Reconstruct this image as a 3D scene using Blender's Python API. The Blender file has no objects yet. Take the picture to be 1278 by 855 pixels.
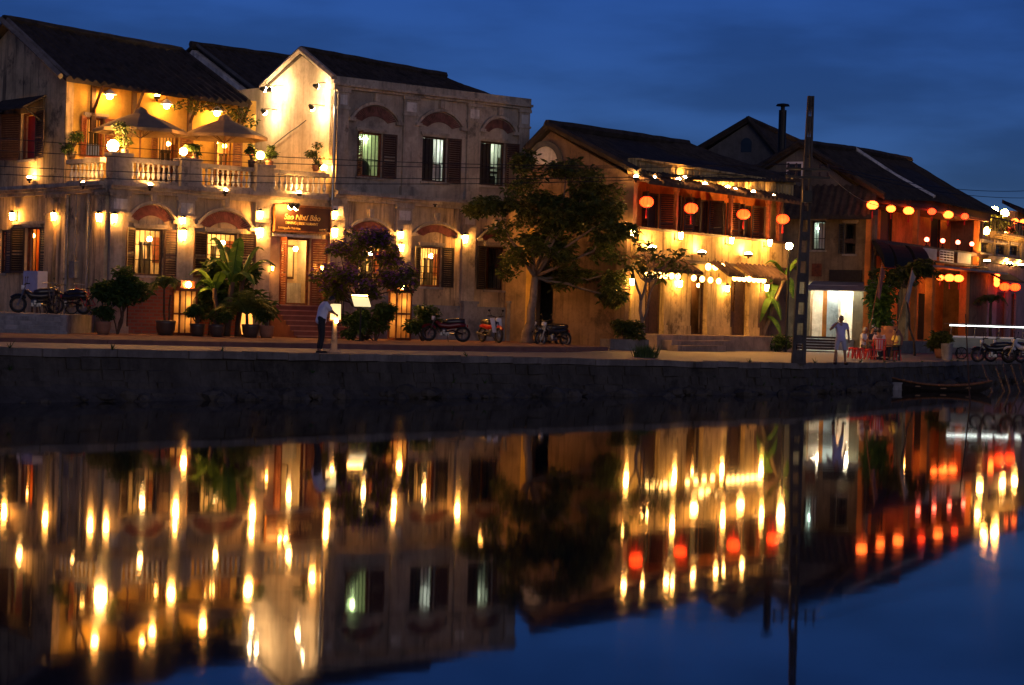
import bpy, bmesh, math, random
from mathutils import Vector, Matrix
random.seed(7)
C = bpy.context.scene.collection
R = math.radians
PI = math.pi

# ------------------------------------------------------------------ camera geometry (photo measured at 1278 x 855)
FPX, EYE, PITCH, ROLL = 2600.0, 2.35, 0.0125, 0.030
ZG = 1.25                       # street level at the houses, above the water at 0
_F = Vector((0, math.cos(PITCH), -math.sin(PITCH)))
_U0 = Vector((0, math.sin(PITCH), math.cos(PITCH)))
_X = Vector((1, 0, 0))
_R = _X * math.cos(ROLL) + _U0 * math.sin(ROLL)
_U = _U0 * math.cos(ROLL) - _X * math.sin(ROLL)
CAM = Vector((0, 0, EYE))

def ray(px, py):
    return _F + _R * ((px - 639) / FPX) - _U * ((py - 427.5) / FPX)

def at(px, py, D):
    d = ray(px, py)
    return CAM + d * (D / d.y)

# quay edge: polyline X, Y, z
QUAY = [(-75, -17, 1.24), (-40, 19.6, 1.24), (-12, 48.9, 1.235), (0, 61.4, 1.13), (5, 66.6, 1.06), (10, 71.9, 1.0),
        (16.7, 85, 0.97), (24.6, 101, 0.97), (42, 140, 1.0), (90, 240, 1.1)]

def quay_near(x, y):
    best = (1e9, 1.2, 0)
    for (a, b) in zip(QUAY, QUAY[1:]):
        dx, dy = b[0] - a[0], b[1] - a[1]
        L2 = dx * dx + dy * dy
        t = max(0, min(1, ((x - a[0]) * dx + (y - a[1]) * dy) / L2))
        qx, qy = a[0] + t * dx, a[1] + t * dy
        d = math.hypot(x - qx, y - qy)
        if d < best[0]:
            s = (dx * (y - a[1]) - dy * (x - a[0])) / math.sqrt(L2)
            best = (d, a[2] + t * (b[2] - a[2]), s)
    return best

def gz(x, y):
    d, z, s = quay_near(x, y)
    k = max(0, min(1, d / 8.0))
    k = k * k * (3 - 2 * k)
    return z + (ZG - z) * k

def gp(px, D):
    """ground point under pixel column px at depth D"""
    p = at(px, 430, D)
    return Vector((p.x, p.y, gz(p.x, p.y)))

# ------------------------------------------------------------------ materials
def nd(nt, typ, **kw):
    n = nt.nodes.new(typ)
    for k, v in kw.items():
        setattr(n, k, v)
    return n

def newmat(name):
    m = bpy.data.materials.new(name)
    m.use_nodes = True
    nt = m.node_tree
    b = nt.nodes['Principled BSDF']
    return m, nt, b

def flat(name, col, rough=0.7, metal=0.0, var=0.12, scale=3.0):
    m, nt, b = newmat(name)
    tc = nd(nt, 'ShaderNodeTexCoord')
    no = nd(nt, 'ShaderNodeTexNoise')
    no.inputs['Scale'].default_value = scale
    no.inputs['Detail'].default_value = 5
    nt.links.new(tc.outputs['Object'], no.inputs['Vector'])
    mp = nd(nt, 'ShaderNodeMapRange')
    mp.inputs[1].default_value, mp.inputs[2].default_value = 0.3, 0.7
    mp.inputs[3].default_value, mp.inputs[4].default_value = 1 - var * 2, 1 + var
    nt.links.new(no.outputs['Fac'], mp.inputs[0])
    mx = nd(nt, 'ShaderNodeMix', data_type='RGBA', blend_type='MULTIPLY')
    mx.inputs['Factor'].default_value = 1
    mx.inputs['A'].default_value = (*col, 1)
    nt.links.new(mp.outputs[0], mx.inputs['B'])
    nt.links.new(mx.outputs['Result'], b.inputs['Base Color'])
    b.inputs['Roughness'].default_value = rough
    b.inputs['Metallic'].default_value = metal
    return m

def plaster(name, col, stain, amount=0.55, streak=1.0, scale=0.9, bump=0.25, col2=None):
    """old lime plaster: patchy tone, dark mould patches and vertical run-off streaks"""
    m, nt, b = newmat(name)
    L = nt.links.new
    geo = nd(nt, 'ShaderNodeNewGeometry')
    def noise(sc, mapping=None, det=6, rough=0.6):
        n = nd(nt, 'ShaderNodeTexNoise')
        n.inputs['Scale'].default_value = sc
        n.inputs['Detail'].default_value = det
        n.inputs['Roughness'].default_value = rough
        if mapping:
            mp = nd(nt, 'ShaderNodeMapping')
            mp.inputs['Scale'].default_value = mapping
            L(geo.outputs['Position'], mp.inputs['Vector'])
            L(mp.outputs[0], n.inputs['Vector'])
        else:
            L(geo.outputs['Position'], n.inputs['Vector'])
        return n.outputs['Fac']
    def ramp(fac, a, c):
        r = nd(nt, 'ShaderNodeMapRange', interpolation_type='SMOOTHSTEP')
        r.inputs[1].default_value, r.inputs[2].default_value = a, c
        L(fac, r.inputs[0])
        return r.outputs[0]
    def mix(fac, A, B):
        x = nd(nt, 'ShaderNodeMix', data_type='RGBA')
        if isinstance(fac, float): x.inputs['Factor'].default_value = fac
        else: L(fac, x.inputs['Factor'])
        for s, v in (('A', A), ('B', B)):
            if isinstance(v, tuple): x.inputs[s].default_value = (*v, 1)
            else: L(v, x.inputs[s])
        return x.outputs['Result']
    def mul(a, k):
        x = nd(nt, 'ShaderNodeMath', operation='MULTIPLY')
        L(a, x.inputs[0])
        if isinstance(k, float): x.inputs[1].default_value = k
        else: L(k, x.inputs[1])
        return x.outputs[0]
    big = noise(scale, None, 6, 0.65)
    c2 = col2 or tuple(min(1, c * 1.25) for c in col)
    base = mix(ramp(big, 0.35, 0.65), tuple(c * 0.75 for c in col), c2)
    fine = noise(9, None, 8, 0.7)
    base = mix(mul(ramp(fine, 0.45, 0.7), 0.35), base, tuple(c * 0.55 for c in col))
    st = noise(1.0, (2.6, 2.6, 0.22), 7, 0.65)
    base = mix(mul(ramp(st, 0.5, 0.68), amount * streak), base, stain)
    s2 = noise(1.0, (6.5, 6.5, 0.30), 6, 0.7)
    base = mix(mul(ramp(s2, 0.54, 0.66), amount * streak * 0.8), base, tuple(c * 0.8 for c in stain))
    mo = noise(0.75, None, 9, 0.72)
    base = mix(mul(ramp(mo, 0.53, 0.66), amount), base, stain)
    L(base, b.inputs['Base Color'])
    b.inputs['Roughness'].default_value = 0.92
    b.inputs['Specular IOR Level'].default_value = 0.2
    bp = nd(nt, 'ShaderNodeBump')
    bp.inputs['Strength'].default_value = bump
    bp.inputs['Distance'].default_value = 0.03
    L(fine, bp.inputs['Height'])
    L(bp.outputs[0], b.inputs['Normal'])
    return m

def foliage_mat(name, c1, c2, c3=None):
    m, nt, b = newmat(name)
    L = nt.links.new
    geo = nd(nt, 'ShaderNodeNewGeometry')
    cr = nd(nt, 'ShaderNodeValToRGB')
    cr.color_ramp.elements[0].color = (*c1, 1)
    cr.color_ramp.elements[1].color = (*c2, 1)
    if c3:
        e = cr.color_ramp.elements.new(0.8)
        e.color = (*c2, 1)
        cr.color_ramp.elements[2].color = (*c3, 1)
    L(geo.outputs['Random Per Island'], cr.inputs[0])
    L(cr.outputs[0], b.inputs['Base Color'])
    b.inputs['Roughness'].default_value = 0.55
    b.inputs['Specular IOR Level'].default_value = 0.3
    tr = nd(nt, 'ShaderNodeBsdfTranslucent')
    L(cr.outputs[0], tr.inputs[0])
    ms = nd(nt, 'ShaderNodeMixShader')
    ms.inputs[0].default_value = 0.3
    L(b.outputs[0], ms.inputs[1]); L(tr.outputs[0], ms.inputs[2])
    L(ms.outputs[0], nt.nodes['Material Output'].inputs['Surface'])
    return m

def brick_mat(name, c1, c2, mortar, scale=1.0):
    m, nt, b = newmat(name)
    L = nt.links.new
    tc = nd(nt, 'ShaderNodeTexCoord')
    mp = nd(nt, 'ShaderNodeMapping')
    mp.inputs['Rotation'].default_value = (R(90), 0, 0)
    br = nd(nt, 'ShaderNodeTexBrick')
    br.inputs['Color1'].default_value = (*c1, 1); br.inputs['Color2'].default_value = (*c2, 1)
    br.inputs['Mortar'].default_value = (*mortar, 1)
    br.inputs['Scale'].default_value = scale
    br.inputs['Mortar Size'].default_value = 0.02
    br.inputs['Brick Width'].default_value = 0.3; br.inputs['Row Height'].default_value = 0.12
    L(tc.outputs['Object'], mp.inputs['Vector']); L(mp.outputs[0], br.inputs['Vector'])
    L(br.outputs['Color'], b.inputs['Base Color'])
    b.inputs['Roughness'].default_value = 0.9
    return m

def emit(name, col, strength, base=None):
    m, nt, b = newmat(name)
    b.inputs['Base Color'].default_value = (*(base or (0.6, 0.55, 0.45)), 1)
    b.inputs['Emission Color'].default_value = (*col, 1)
    b.inputs['Emission Strength'].default_value = strength
    b.inputs['Roughness'].default_value = 0.5
    return m

WARM = (1.0, 0.41, 0.075)
M = {}
M['plaster_cream'] = plaster('aged_cream_plaster', (0.56, 0.42, 0.25), (0.06, 0.05, 0.045), 0.8, 1.0, 0.8)
M['plaster_house'] = plaster('grey_cream_plaster', (0.40, 0.34, 0.275), (0.075, 0.065, 0.06), 0.55, 0.45, 0.55)
M['plaster_gable'] = plaster('pale_gable_plaster', (0.58, 0.47, 0.33), (0.2, 0.14, 0.08), 0.35, 0.9, 0.6)
M['plaster_ochre'] = plaster('ochre_plaster', (0.52, 0.34, 0.085), (0.2, 0.12, 0.04), 0.3, 0.7, 0.7)
M['plaster_trim'] = plaster('grey_trim_plaster', (0.42, 0.36, 0.29), (0.05, 0.045, 0.045), 0.75, 0.55, 1.5)
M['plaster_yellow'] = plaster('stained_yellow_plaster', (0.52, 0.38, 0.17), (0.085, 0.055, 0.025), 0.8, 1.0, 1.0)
M['plinth_tan'] = plaster('tan_plinth', (0.36, 0.27, 0.19), (0.12, 0.09, 0.06), 0.5, 0.5, 1.2)
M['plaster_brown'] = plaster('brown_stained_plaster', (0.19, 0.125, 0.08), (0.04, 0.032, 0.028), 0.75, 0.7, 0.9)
M['plaster_orange'] = plaster('orange_plaster', (0.66, 0.22, 0.05), (0.3, 0.1, 0.03), 0.35, 0.7, 0.8)
M['plaster_dull'] = plaster('dull_ochre_wall', (0.27, 0.19, 0.11), (0.08, 0.06, 0.045), 0.5, 0.8, 0.9)
M['plaster_dark'] = plaster('dark_grey_gable', (0.11, 0.105, 0.10), (0.04, 0.04, 0.04), 0.5, 0.6, 0.8)
M['plaster_mauve'] = plaster('mauve_plaster', (0.33, 0.22, 0.22), (0.12, 0.08, 0.08), 0.4, 0.7, 0.8)
M['plaster_white'] = plaster('whitewashed_plaster', (0.6, 0.58, 0.54), (0.12, 0.12, 0.12), 0.6, 0.7, 0.8)
M['plaster_inner'] = plaster('interior_plaster', (0.6, 0.47, 0.28), (0.35, 0.22, 0.1), 0.3, 0.3, 0.9, 0.1)
M['stone'] = plaster('quay_stone', (0.08, 0.072, 0.062), (0.022, 0.021, 0.019), 0.7, 0.5, 1.2, 0.7)
M['concrete'] = plaster('weathered_concrete', (0.19, 0.17, 0.155), (0.06, 0.055, 0.05), 0.5, 0.6, 1.2, 0.4)
M['cement'] = plaster('blue_grey_cement', (0.23, 0.23, 0.24), (0.06, 0.06, 0.06), 0.6, 0.6, 1.4, 0.3)
M['tile'] = plaster('old_roof_tile', (0.05, 0.041, 0.036), (0.012, 0.012, 0.011), 0.7, 0.3, 2.5, 0.5)
M['tile_warm'] = plaster('brown_roof_tile', (0.09, 0.055, 0.04), (0.025, 0.02, 0.018), 0.6, 0.3, 2.5, 0.5)
M['brick'] = brick_mat('red_brick', (0.30, 0.085, 0.055), (0.22, 0.06, 0.04), (0.2, 0.13, 0.1))
M['fan_brick'] = flat('fan_brick', (0.25, 0.075, 0.06), 0.9, var=0.2, scale=6)
M['fan_brick_worn'] = flat('worn_fan_brick', (0.17, 0.075, 0.06), 0.9, var=0.3, scale=4)
M['pole_concrete'] = plaster('dark_pole_concrete', (0.085, 0.075, 0.07), (0.03, 0.03, 0.03), 0.5, 0.6, 1.2, 0.4)
M['wood'] = flat('dark_brown_wood', (0.075, 0.035, 0.02), 0.6, var=0.25, scale=8)
M['wood_red'] = flat('red_brown_wood', (0.20, 0.055, 0.022), 0.55, var=0.25, scale=8)
M['wood_black'] = flat('blackened_wood', (0.028, 0.021, 0.018), 0.6, var=0.2, scale=8)
M['wood_warm'] = flat('varnished_wood', (0.22, 0.095, 0.03), 0.45, var=0.25, scale=8)
M['iron'] = flat('black_iron', (0.02, 0.02, 0.02), 0.5, 0.6)
M['steel'] = flat('dull_steel', (0.2, 0.2, 0.21), 0.35, 0.9)
M['rubber'] = flat('tyre_rubber', (0.018, 0.018, 0.018), 0.85)
M['black_paint'] = flat('black_paint', (0.02, 0.02, 0.025), 0.25)
M['red_paint'] = flat('red_paint', (0.42, 0.02, 0.015), 0.3)
M['white_paint'] = flat('white_paint', (0.72, 0.72, 0.72), 0.4)
M['red_plastic'] = flat('red_plastic', (0.6, 0.025, 0.02), 0.4)
M['gold'] = flat('gold_letter', (0.85, 0.62, 0.22), 0.45)
M['sign_board'] = flat('sign_board', (0.055, 0.017, 0.009), 0.5)
M['canvas'] = flat('brown_canvas', (0.28, 0.19, 0.11), 0.85)
M['black_cloth'] = flat('black_cloth', (0.008, 0.008, 0.009), 0.95)
M['grey_sheet'] = flat('grey_tin', (0.25, 0.26, 0.29), 0.5)
M['clay'] = flat('clay_pot', (0.30, 0.13, 0.07), 0.8)
M['dark_pot'] = flat('dark_glazed_pot', (0.07, 0.045, 0.035), 0.4)
M['bark'] = plaster('tree_bark', (0.22, 0.17, 0.13), (0.06, 0.05, 0.04), 0.6, 0.8, 3.0, 0.6)
M['bark_dark'] = plaster('dark_bark', (0.09, 0.065, 0.05), (0.03, 0.025, 0.02), 0.6, 0.8, 3.0, 0.6)
M['leaf'] = foliage_mat('tree_leaf', (0.03, 0.05, 0.012), (0.085, 0.115, 0.027), (0.14, 0.15, 0.04))
M['leaf_deep'] = foliage_mat('deep_green_leaf', (0.02, 0.05, 0.012), (0.065, 0.12, 0.03))
M['leaf_bright'] = foliage_mat('banana_leaf', (0.04, 0.11, 0.02), (0.10, 0.20, 0.035))
M['leaf_palm'] = foliage_mat('palm_leaf', (0.045, 0.085, 0.02), (0.10, 0.15, 0.04))
M['flower_purple'] = foliage_mat('purple_flower', (0.06, 0.03, 0.14), (0.20, 0.085, 0.32))
M['flower_red'] = foliage_mat('red_flower', (0.4, 0.04, 0.05), (0.6, 0.12, 0.12))
M['glass_dark'] = flat('dark_glass', (0.02, 0.022, 0.025), 0.12)
M['skin'] = flat('skin', (0.33, 0.17, 0.10), 0.6, var=0.05)
M['hair'] = flat('black_hair', (0.012, 0.010, 0.010), 0.5)
M['grey_hair'] = flat('grey_hair', (0.4, 0.38, 0.36), 0.6)
M['eye'] = flat('eye', (0.02, 0.015, 0.012), 0.2)
# light sources
M['bulb'] = emit('lamp_glass', WARM, 290)
M['bulb_soft'] = emit('lamp_glass_soft', WARM, 80)
M['bulb_room'] = emit('room_bulb_glass', (1.0, 0.55, 0.17), 330)
M['bulb_shop'] = emit('shophouse_lamp_glass', (1.0, 0.46, 0.095), 360)
M['bulb_paper'] = emit('paper_lamp_bulb', (1.0, 0.45, 0.10), 30)
_m, _nt, _b = newmat('lamp_paper')
_b.inputs['Base Color'].default_value = (.55, .4, .2, 1); _b.inputs['Roughness'].default_value = .8
_t = nd(_nt, 'ShaderNodeBsdfTranslucent'); _t.inputs[0].default_value = (.85, .62, .34, 1)
_x = nd(_nt, 'ShaderNodeMixShader'); _x.inputs[0].default_value = .7
_nt.links.new(_b.outputs[0], _x.inputs[1]); _nt.links.new(_t.outputs[0], _x.inputs[2]); _nt.links.new(_x.outputs[0], _nt.nodes['Material Output'].inputs['Surface'])
M['lamp_paper'] = _m
M['bulb_gable'] = emit('gable_flood_glass', (1.0, 0.64, 0.31), 430)
M['bulb_hot'] = emit('flood_glass', (1.0, 0.46, 0.11), 520)
M['bulb_yellow'] = emit('small_lantern_silk', (1.0, 0.5, 0.12), 14)
M['lantern_red'] = emit('red_lantern_silk', (1.0, 0.036, 0.004), 9.0, (0.6, 0.05, 0.03))
M['lantern_orange'] = emit('orange_lantern_silk', (1.0, 0.115, 0.014), 10.5, (0.6, 0.2, 0.05))
M['lantern_dim'] = emit('dim_red_lantern_silk', (1.0, 0.04, 0.008), 7.0, (0.6, 0.05, 0.03))
M['red_bulb'] = emit('red_bulb', (1.0, 0.10, 0.05), 22)
M['panel_glow'] = emit('lit_paper_panel', (1.0, 0.36, 0.055), 2.1)
M['sign_lit'] = emit('lit_menu', (1.0, 0.8, 0.38), 1.0)
M['tube_white'] = emit('fluorescent_tube', (0.85, 1.0, 0.88), 75)
M['tube_green'] = emit('green_fluorescent_tube', (0.72, 1.0, 0.42), 75)
M['tube_cool'] = emit('cool_fluorescent_tube', (0.7, 1.0, 0.85), 40)
M['tube_trail'] = emit('light_trail_tube', (0.9, 1.0, 0.92), 7)
M['tube_warm'] = emit('warm_white_tube', (1.0, 0.88, 0.58), 240)

# ------------------------------------------------------------------ mesh builder
class MB:
    def __init__(s):
        s.v, s.f = [], []
    def poly(s, pts):
        i = len(s.v)
        s.v += [tuple(p) for p in pts]
        s.f.append(tuple(range(i, i + len(pts))))
        return s
    def box(s, x0, y0, z0, x1, y1, z1):
        if x0 > x1: x0, x1 = x1, x0
        if y0 > y1: y0, y1 = y1, y0
        if z0 > z1: z0, z1 = z1, z0
        i = len(s.v)
        s.v += [(x0,y0,z0),(x1,y0,z0),(x1,y1,z0),(x0,y1,z0),(x0,y0,z1),(x1,y0,z1),(x1,y1,z1),(x0,y1,z1)]
        for q in ((3,2,1,0),(4,5,6,7),(0,1,5,4),(1,2,6,5),(2,3,7,6),(3,0,4,7)):
            s.f.append(tuple(i + k for k in q))
        return s
    def prism(s, pts, y0, y1):
        """polygon in x,z extruded along y"""
        n, i = len(pts), len(s.v)
        s.v += [(x, y0, z) for x, z in pts] + [(x, y1, z) for x, z in pts]
        s.f.append(tuple(range(i, i + n)))
        s.f.append(tuple(range(i + 2 * n - 1, i + n - 1, -1)))
        for k in range(n):
            a, b = k, (k + 1) % n
            s.f.append((i + a, i + n + a, i + n + b, i + b))
        return s
    def slab(s, pts, th):
        """polygon (3d points) thickened downward by th"""
        n, i = len(pts), len(s.v)
        s.v += [tuple(p) for p in pts] + [(p[0], p[1], p[2] - th) for p in pts]
        s.f.append(tuple(range(i, i + n)))
        s.f.append(tuple(range(i + 2 * n - 1, i + n - 1, -1)))
        for k in range(n):
            a, b = k, (k + 1) % n
            s.f.append((i + a, i + n + a, i + n + b, i + b))
        return s
    def tube(s, pts, r, n=6, cap=True):
        pts = [Vector(p) for p in pts]
        rr = r if isinstance(r, (list, tuple)) else [r] * len(pts)
        base = len(s.v)
        prev = None
        for k, p in enumerate(pts):
            if k == 0: t = pts[1] - p
            elif k == len(pts) - 1: t = p - pts[k - 1]
            else: t = pts[k + 1] - pts[k - 1]
            t.normalize()
            if prev is None:
                a = t.cross(Vector((0, 0, 1)))
                if a.length < 1e-3: a = t.cross(Vector((1, 0, 0)))
            else:
                a = prev - t * prev.dot(t)
            a.normalize(); prev = a
            b = t.cross(a)
            for j in range(n):
                q = p + (a * math.cos(2*PI*j/n) + b * math.sin(2*PI*j/n)) * rr[k]
                s.v.append(tuple(q))
        for k in range(len(pts) - 1):
            for j in range(n):
                a = base + k*n + j; b = base + k*n + (j+1) % n
                s.f.append((a, b, b + n, a + n))
        if cap:
            s.f.append(tuple(base + j for j in range(n))[::-1])
            s.f.append(tuple(base + (len(pts)-1)*n + j for j in range(n)))
        return s
    def lathe(s, prof, c=(0,0,0), n=12, sx=1.0, sy=1.0):
        base = len(s.v)
        for r, z in prof:
            for j in range(n):
                s.v.append((c[0] + r*sx*math.cos(2*PI*j/n), c[1] + r*sy*math.sin(2*PI*j/n), c[2] + z))
        for k in range(len(prof) - 1):
            for j in range(n):
                a = base + k*n + j; b = base + k*n + (j+1) % n
                s.f.append((a, b, b + n, a + n))
        s.f.append(tuple(base + j for j in range(n))[::-1])
        s.f.append(tuple(base + (len(prof)-1)*n + j for j in range(n)))
        return s
    def sphere(s, c, rx, ry=None, rz=None, n=12, m=8):
        ry = ry or rx; rz = rz or rx
        prof = [(max(0.02, math.sin(PI*k/m)), -math.cos(PI*k/m)) for k in range(m + 1)]
        base = len(s.v)
        for r, z in prof:
            for j in range(n):
                s.v.append((c[0] + r*rx*math.cos(2*PI*j/n), c[1] + r*ry*math.sin(2*PI*j/n), c[2] + z*rz))
        for k in range(m):
            for j in range(n):
                a = base + k*n + j; b = base + k*n + (j+1) % n
                s.f.append((a, b, b + n, a + n))
        s.f.append(tuple(base + j for j in range(n))[::-1])
        s.f.append(tuple(base + m*n + j for j in range(n)))
        return s
    def grid_wall(s, u0, u1, z0, z1, th, holes, top=None):
        """flat wall u0..u1, z0..z1, front at y=0, back at y=th, with rectangular holes (a,b,c,d)=(u0,u1,z0,z1)"""
        us = sorted({u0, u1, *[h[0] for h in holes], *[h[1] for h in holes]})
        zs = sorted({z0, z1, *[h[2] for h in holes], *[h[3] for h in holes]})
        us = [u for u in us if u0 <= u <= u1]; zs = [z for z in zs if z0 <= z <= z1]
        for a, b in zip(us, us[1:]):
            for c, d in zip(zs, zs[1:]):
                um, zm = (a+b)/2, (c+d)/2
                if any(h[0] < um < h[1] and h[2] < zm < h[3] for h in holes): continue
                s.poly([(a,0,c),(b,0,c),(b,0,d),(a,0,d)])
                s.poly([(a,th,c),(a,th,d),(b,th,d),(b,th,c)])
        for a, b, c, d in holes:
            s.poly([(a,0,c),(a,0,d),(a,th,d),(a,th,c)])
            s.poly([(b,0,c),(b,th,c),(b,th,d),(b,0,d)])
            s.poly([(a,0,d),(b,0,d),(b,th,d),(a,th,d)])
            s.poly([(a,0,c),(a,th,c),(b,th,c),(b,0,c)])
        s.poly([(u0,0,z0),(u0,0,z1),(u0,th,z1),(u0,th,z0)])
        s.poly([(u1,0,z0),(u1,th,z0),(u1,th,z1),(u1,0,z1)])
        s.poly([(u0,0,z1),(u1,0,z1),(u1,th,z1),(u0,th,z1)])
        return s
    def mesh(s, name, mat, smooth=False):
        me = bpy.data.meshes.new(name)
        me.from_pydata(s.v, [], s.f)
        if mat is not None:
            me.materials.append(mat)
        bm = bmesh.new(); bm.from_mesh(me)
        bmesh.ops.remove_doubles(bm, verts=bm.verts, dist=1e-5)
        bmesh.ops.recalc_face_normals(bm, faces=bm.faces)
        bm.to_mesh(me); bm.free()
        if smooth:
            for p in me.polygons: p.use_smooth = True
        return me
    def build(s, name, mat, parent=None, loc=(0,0,0), rz=0.0, smooth=False):
        return link(name, s.mesh(name, mat, smooth), parent, loc, rz)

def link(name, me, parent=None, loc=(0,0,0), rz=0.0):
    o = bpy.data.objects.new(name, me)
    C.objects.link(o)
    o.location = loc; o.rotation_euler = (0, 0, rz)
    if parent is not None: o.parent = parent
    return o

def tag(o, label=None, cat=None, group=None, kind=None):
    if label: o['label'] = label
    if cat: o['category'] = cat
    if group: o['group'] = group
    if kind: o['kind'] = kind
    return o

def thing(name, label, cat, loc=(0,0,0), rz=0.0, group=None):
    o = bpy.data.objects.new(name, None)
    C.objects.link(o)
    o.empty_display_size = 0.3
    o.location = loc; o.rotation_euler = (0, 0, rz)
    return tag(o, label, cat, group)

def copy_tree(o, parent=None, **kw):
    c = o.copy(); C.objects.link(c)
    if parent is not None: c.parent = parent
    for ch in list(o.children): copy_tree(ch, c)
    return c

def dup(proto, loc, rz, label, group=None):
    c = copy_tree(proto)
    c.location = loc; c.rotation_euler = (0, 0, rz)
    c['label'] = label
    if group: c['group'] = group
    return c

class Wall:
    """a wall plane of a house: local x along it, y into the house, z up from street level"""
    def __init__(s, house, loc=(0,0,0), rz=0.0):
        s.h, s.loc, s.rz = house, loc, rz
        s.mat = (Matrix.Translation(house.location) @ Matrix.Rotation(house.rotation_euler.z, 4, 'Z')
                 @ Matrix.Translation(loc) @ Matrix.Rotation(rz, 4, 'Z'))
        s.inv = s.mat.inverted()
        s.yaw = house.rotation_euler.z + rz
    def p(s, px, py, w=0.0):
        o = s.inv @ CAM; d = s.inv.to_3x3() @ ray(px, py)
        t = (w - o.y) / d.y
        return o + d * t
    def u(s, px, w=0.0, py=300):
        return s.p(px, py, w).x
    def z(s, px, py, w=0.0):
        return s.p(px, py, w).z
    def rect(s, x0, y0, x1, y1, w=0.0):
        """(u0,u1,z0,z1) of the opening whose bottom/top are read at its middle column"""
        xm = (x0 + x1) / 2
        return (s.u(x0, w, (y0+y1)/2), s.u(x1, w, (y0+y1)/2), s.z(xm, y1, w), s.z(xm, y0, w))
    def world(s, p):
        return s.mat @ Vector(p)
    def add(s, mb, name, mat, parent=None, smooth=False):
        if parent is None: return mb.build(name, mat, s.h, s.loc, s.rz, smooth)
        return mb.build(name, mat, parent, smooth=smooth)

# ------------------------------------------------------------------ house details
_sh = {}
def shutter_mesh(w, h, mat):
    k = (round(w, 2), round(h, 2), mat.name)
    if k in _sh: return _sh[k]
    w, h = k[0], k[1]
    b = MB()
    f = 0.07
    b.box(0, -.02, 0, f, .02, h); b.box(w - f, -.02, 0, w, .02, h)
    for z0, z1 in ((0, f), (h - f, h), (h*.45 - f/2, h*.45 + f/2)):
        b.box(f, -.02, z0, w - f, .02, z1)
    n = int(h / 0.09)
    for i in range(n):
        z = f + (h - 2*f) * (i + .5) / n
        if abs(z - h*.45) < f*.7: continue
        b.poly([(f, -.02, z - .035), (w - f, -.02, z - .035), (w - f, .018, z + .035), (f, .018, z + .035)])
    _sh[k] = b.mesh('shutter', mat)
    return _sh[k]

def window(W, r, mat, left=None, right=None, bars=0, rails=(), lintel=True, wid=None, lab=None, sill=True, depth=.1, closed=False, smat=None, name='window'):
    """r=(u0,u1,z0,z1). left/right: opening angle in degrees of each shutter (180 = flat on the wall), None = no shutter"""
    u0, u1, z0, z1 = r
    f = .07
    b = MB()
    b.box(u0, depth, z0, u0+f, depth+.08, z1); b.box(u1-f, depth, z0, u1, depth+.08, z1)
    b.box(u0+f, depth, z0, u1-f, depth+.08, z0+f); b.box(u0+f, depth, z1-f, u1-f, depth+.08, z1)
    win = W.add(b, name, mat)
    if lab: win['label'] = lab
    if bars:
        q = MB()
        for i in range(bars):
            x = u0+f + (u1-u0-2*f) * (i+1)/(bars+1)
            q.box(x-.012, depth+.03, z0+f, x+.012, depth+.055, z1-f)
        for t in rails:
            z = z0 + (z1-z0)*t
            q.box(u0+f, depth+.056, z-.015, u1-f, depth+.075, z+.015)
        W.add(q, 'window_grille', M['iron'], win)
    sw = wid or (u1-u0)/2
    sm = smat or mat
    me = shutter_mesh(sw, z1-z0, sm)
    if left is not None:
        link('shutter', me, win, (u0, -.03 if left > 5 else .06, z0), R(-left) if not closed else 0)
    if right is not None:
        o = link('shutter', me, win, (u1, -.03 if right > 5 else .06, z0), R(180 + right) if not closed else R(180))
    if lintel:
        q = MB(); q.box(u0-.12, -.1, z1+.06, u1+.12, 0, z1+.16); q.box(u0-.06, -.05, z1, u1+.06, 0, z1+.06)
        W.add(q, 'lintel', M['plaster_trim'], win)
    if sill:
        q = MB(); q.box(u0-.08, -.08, z0-.09, u1+.08, 0, z0)
        W.add(q, 'sill', M['plaster_trim'], win)
    return win

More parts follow.
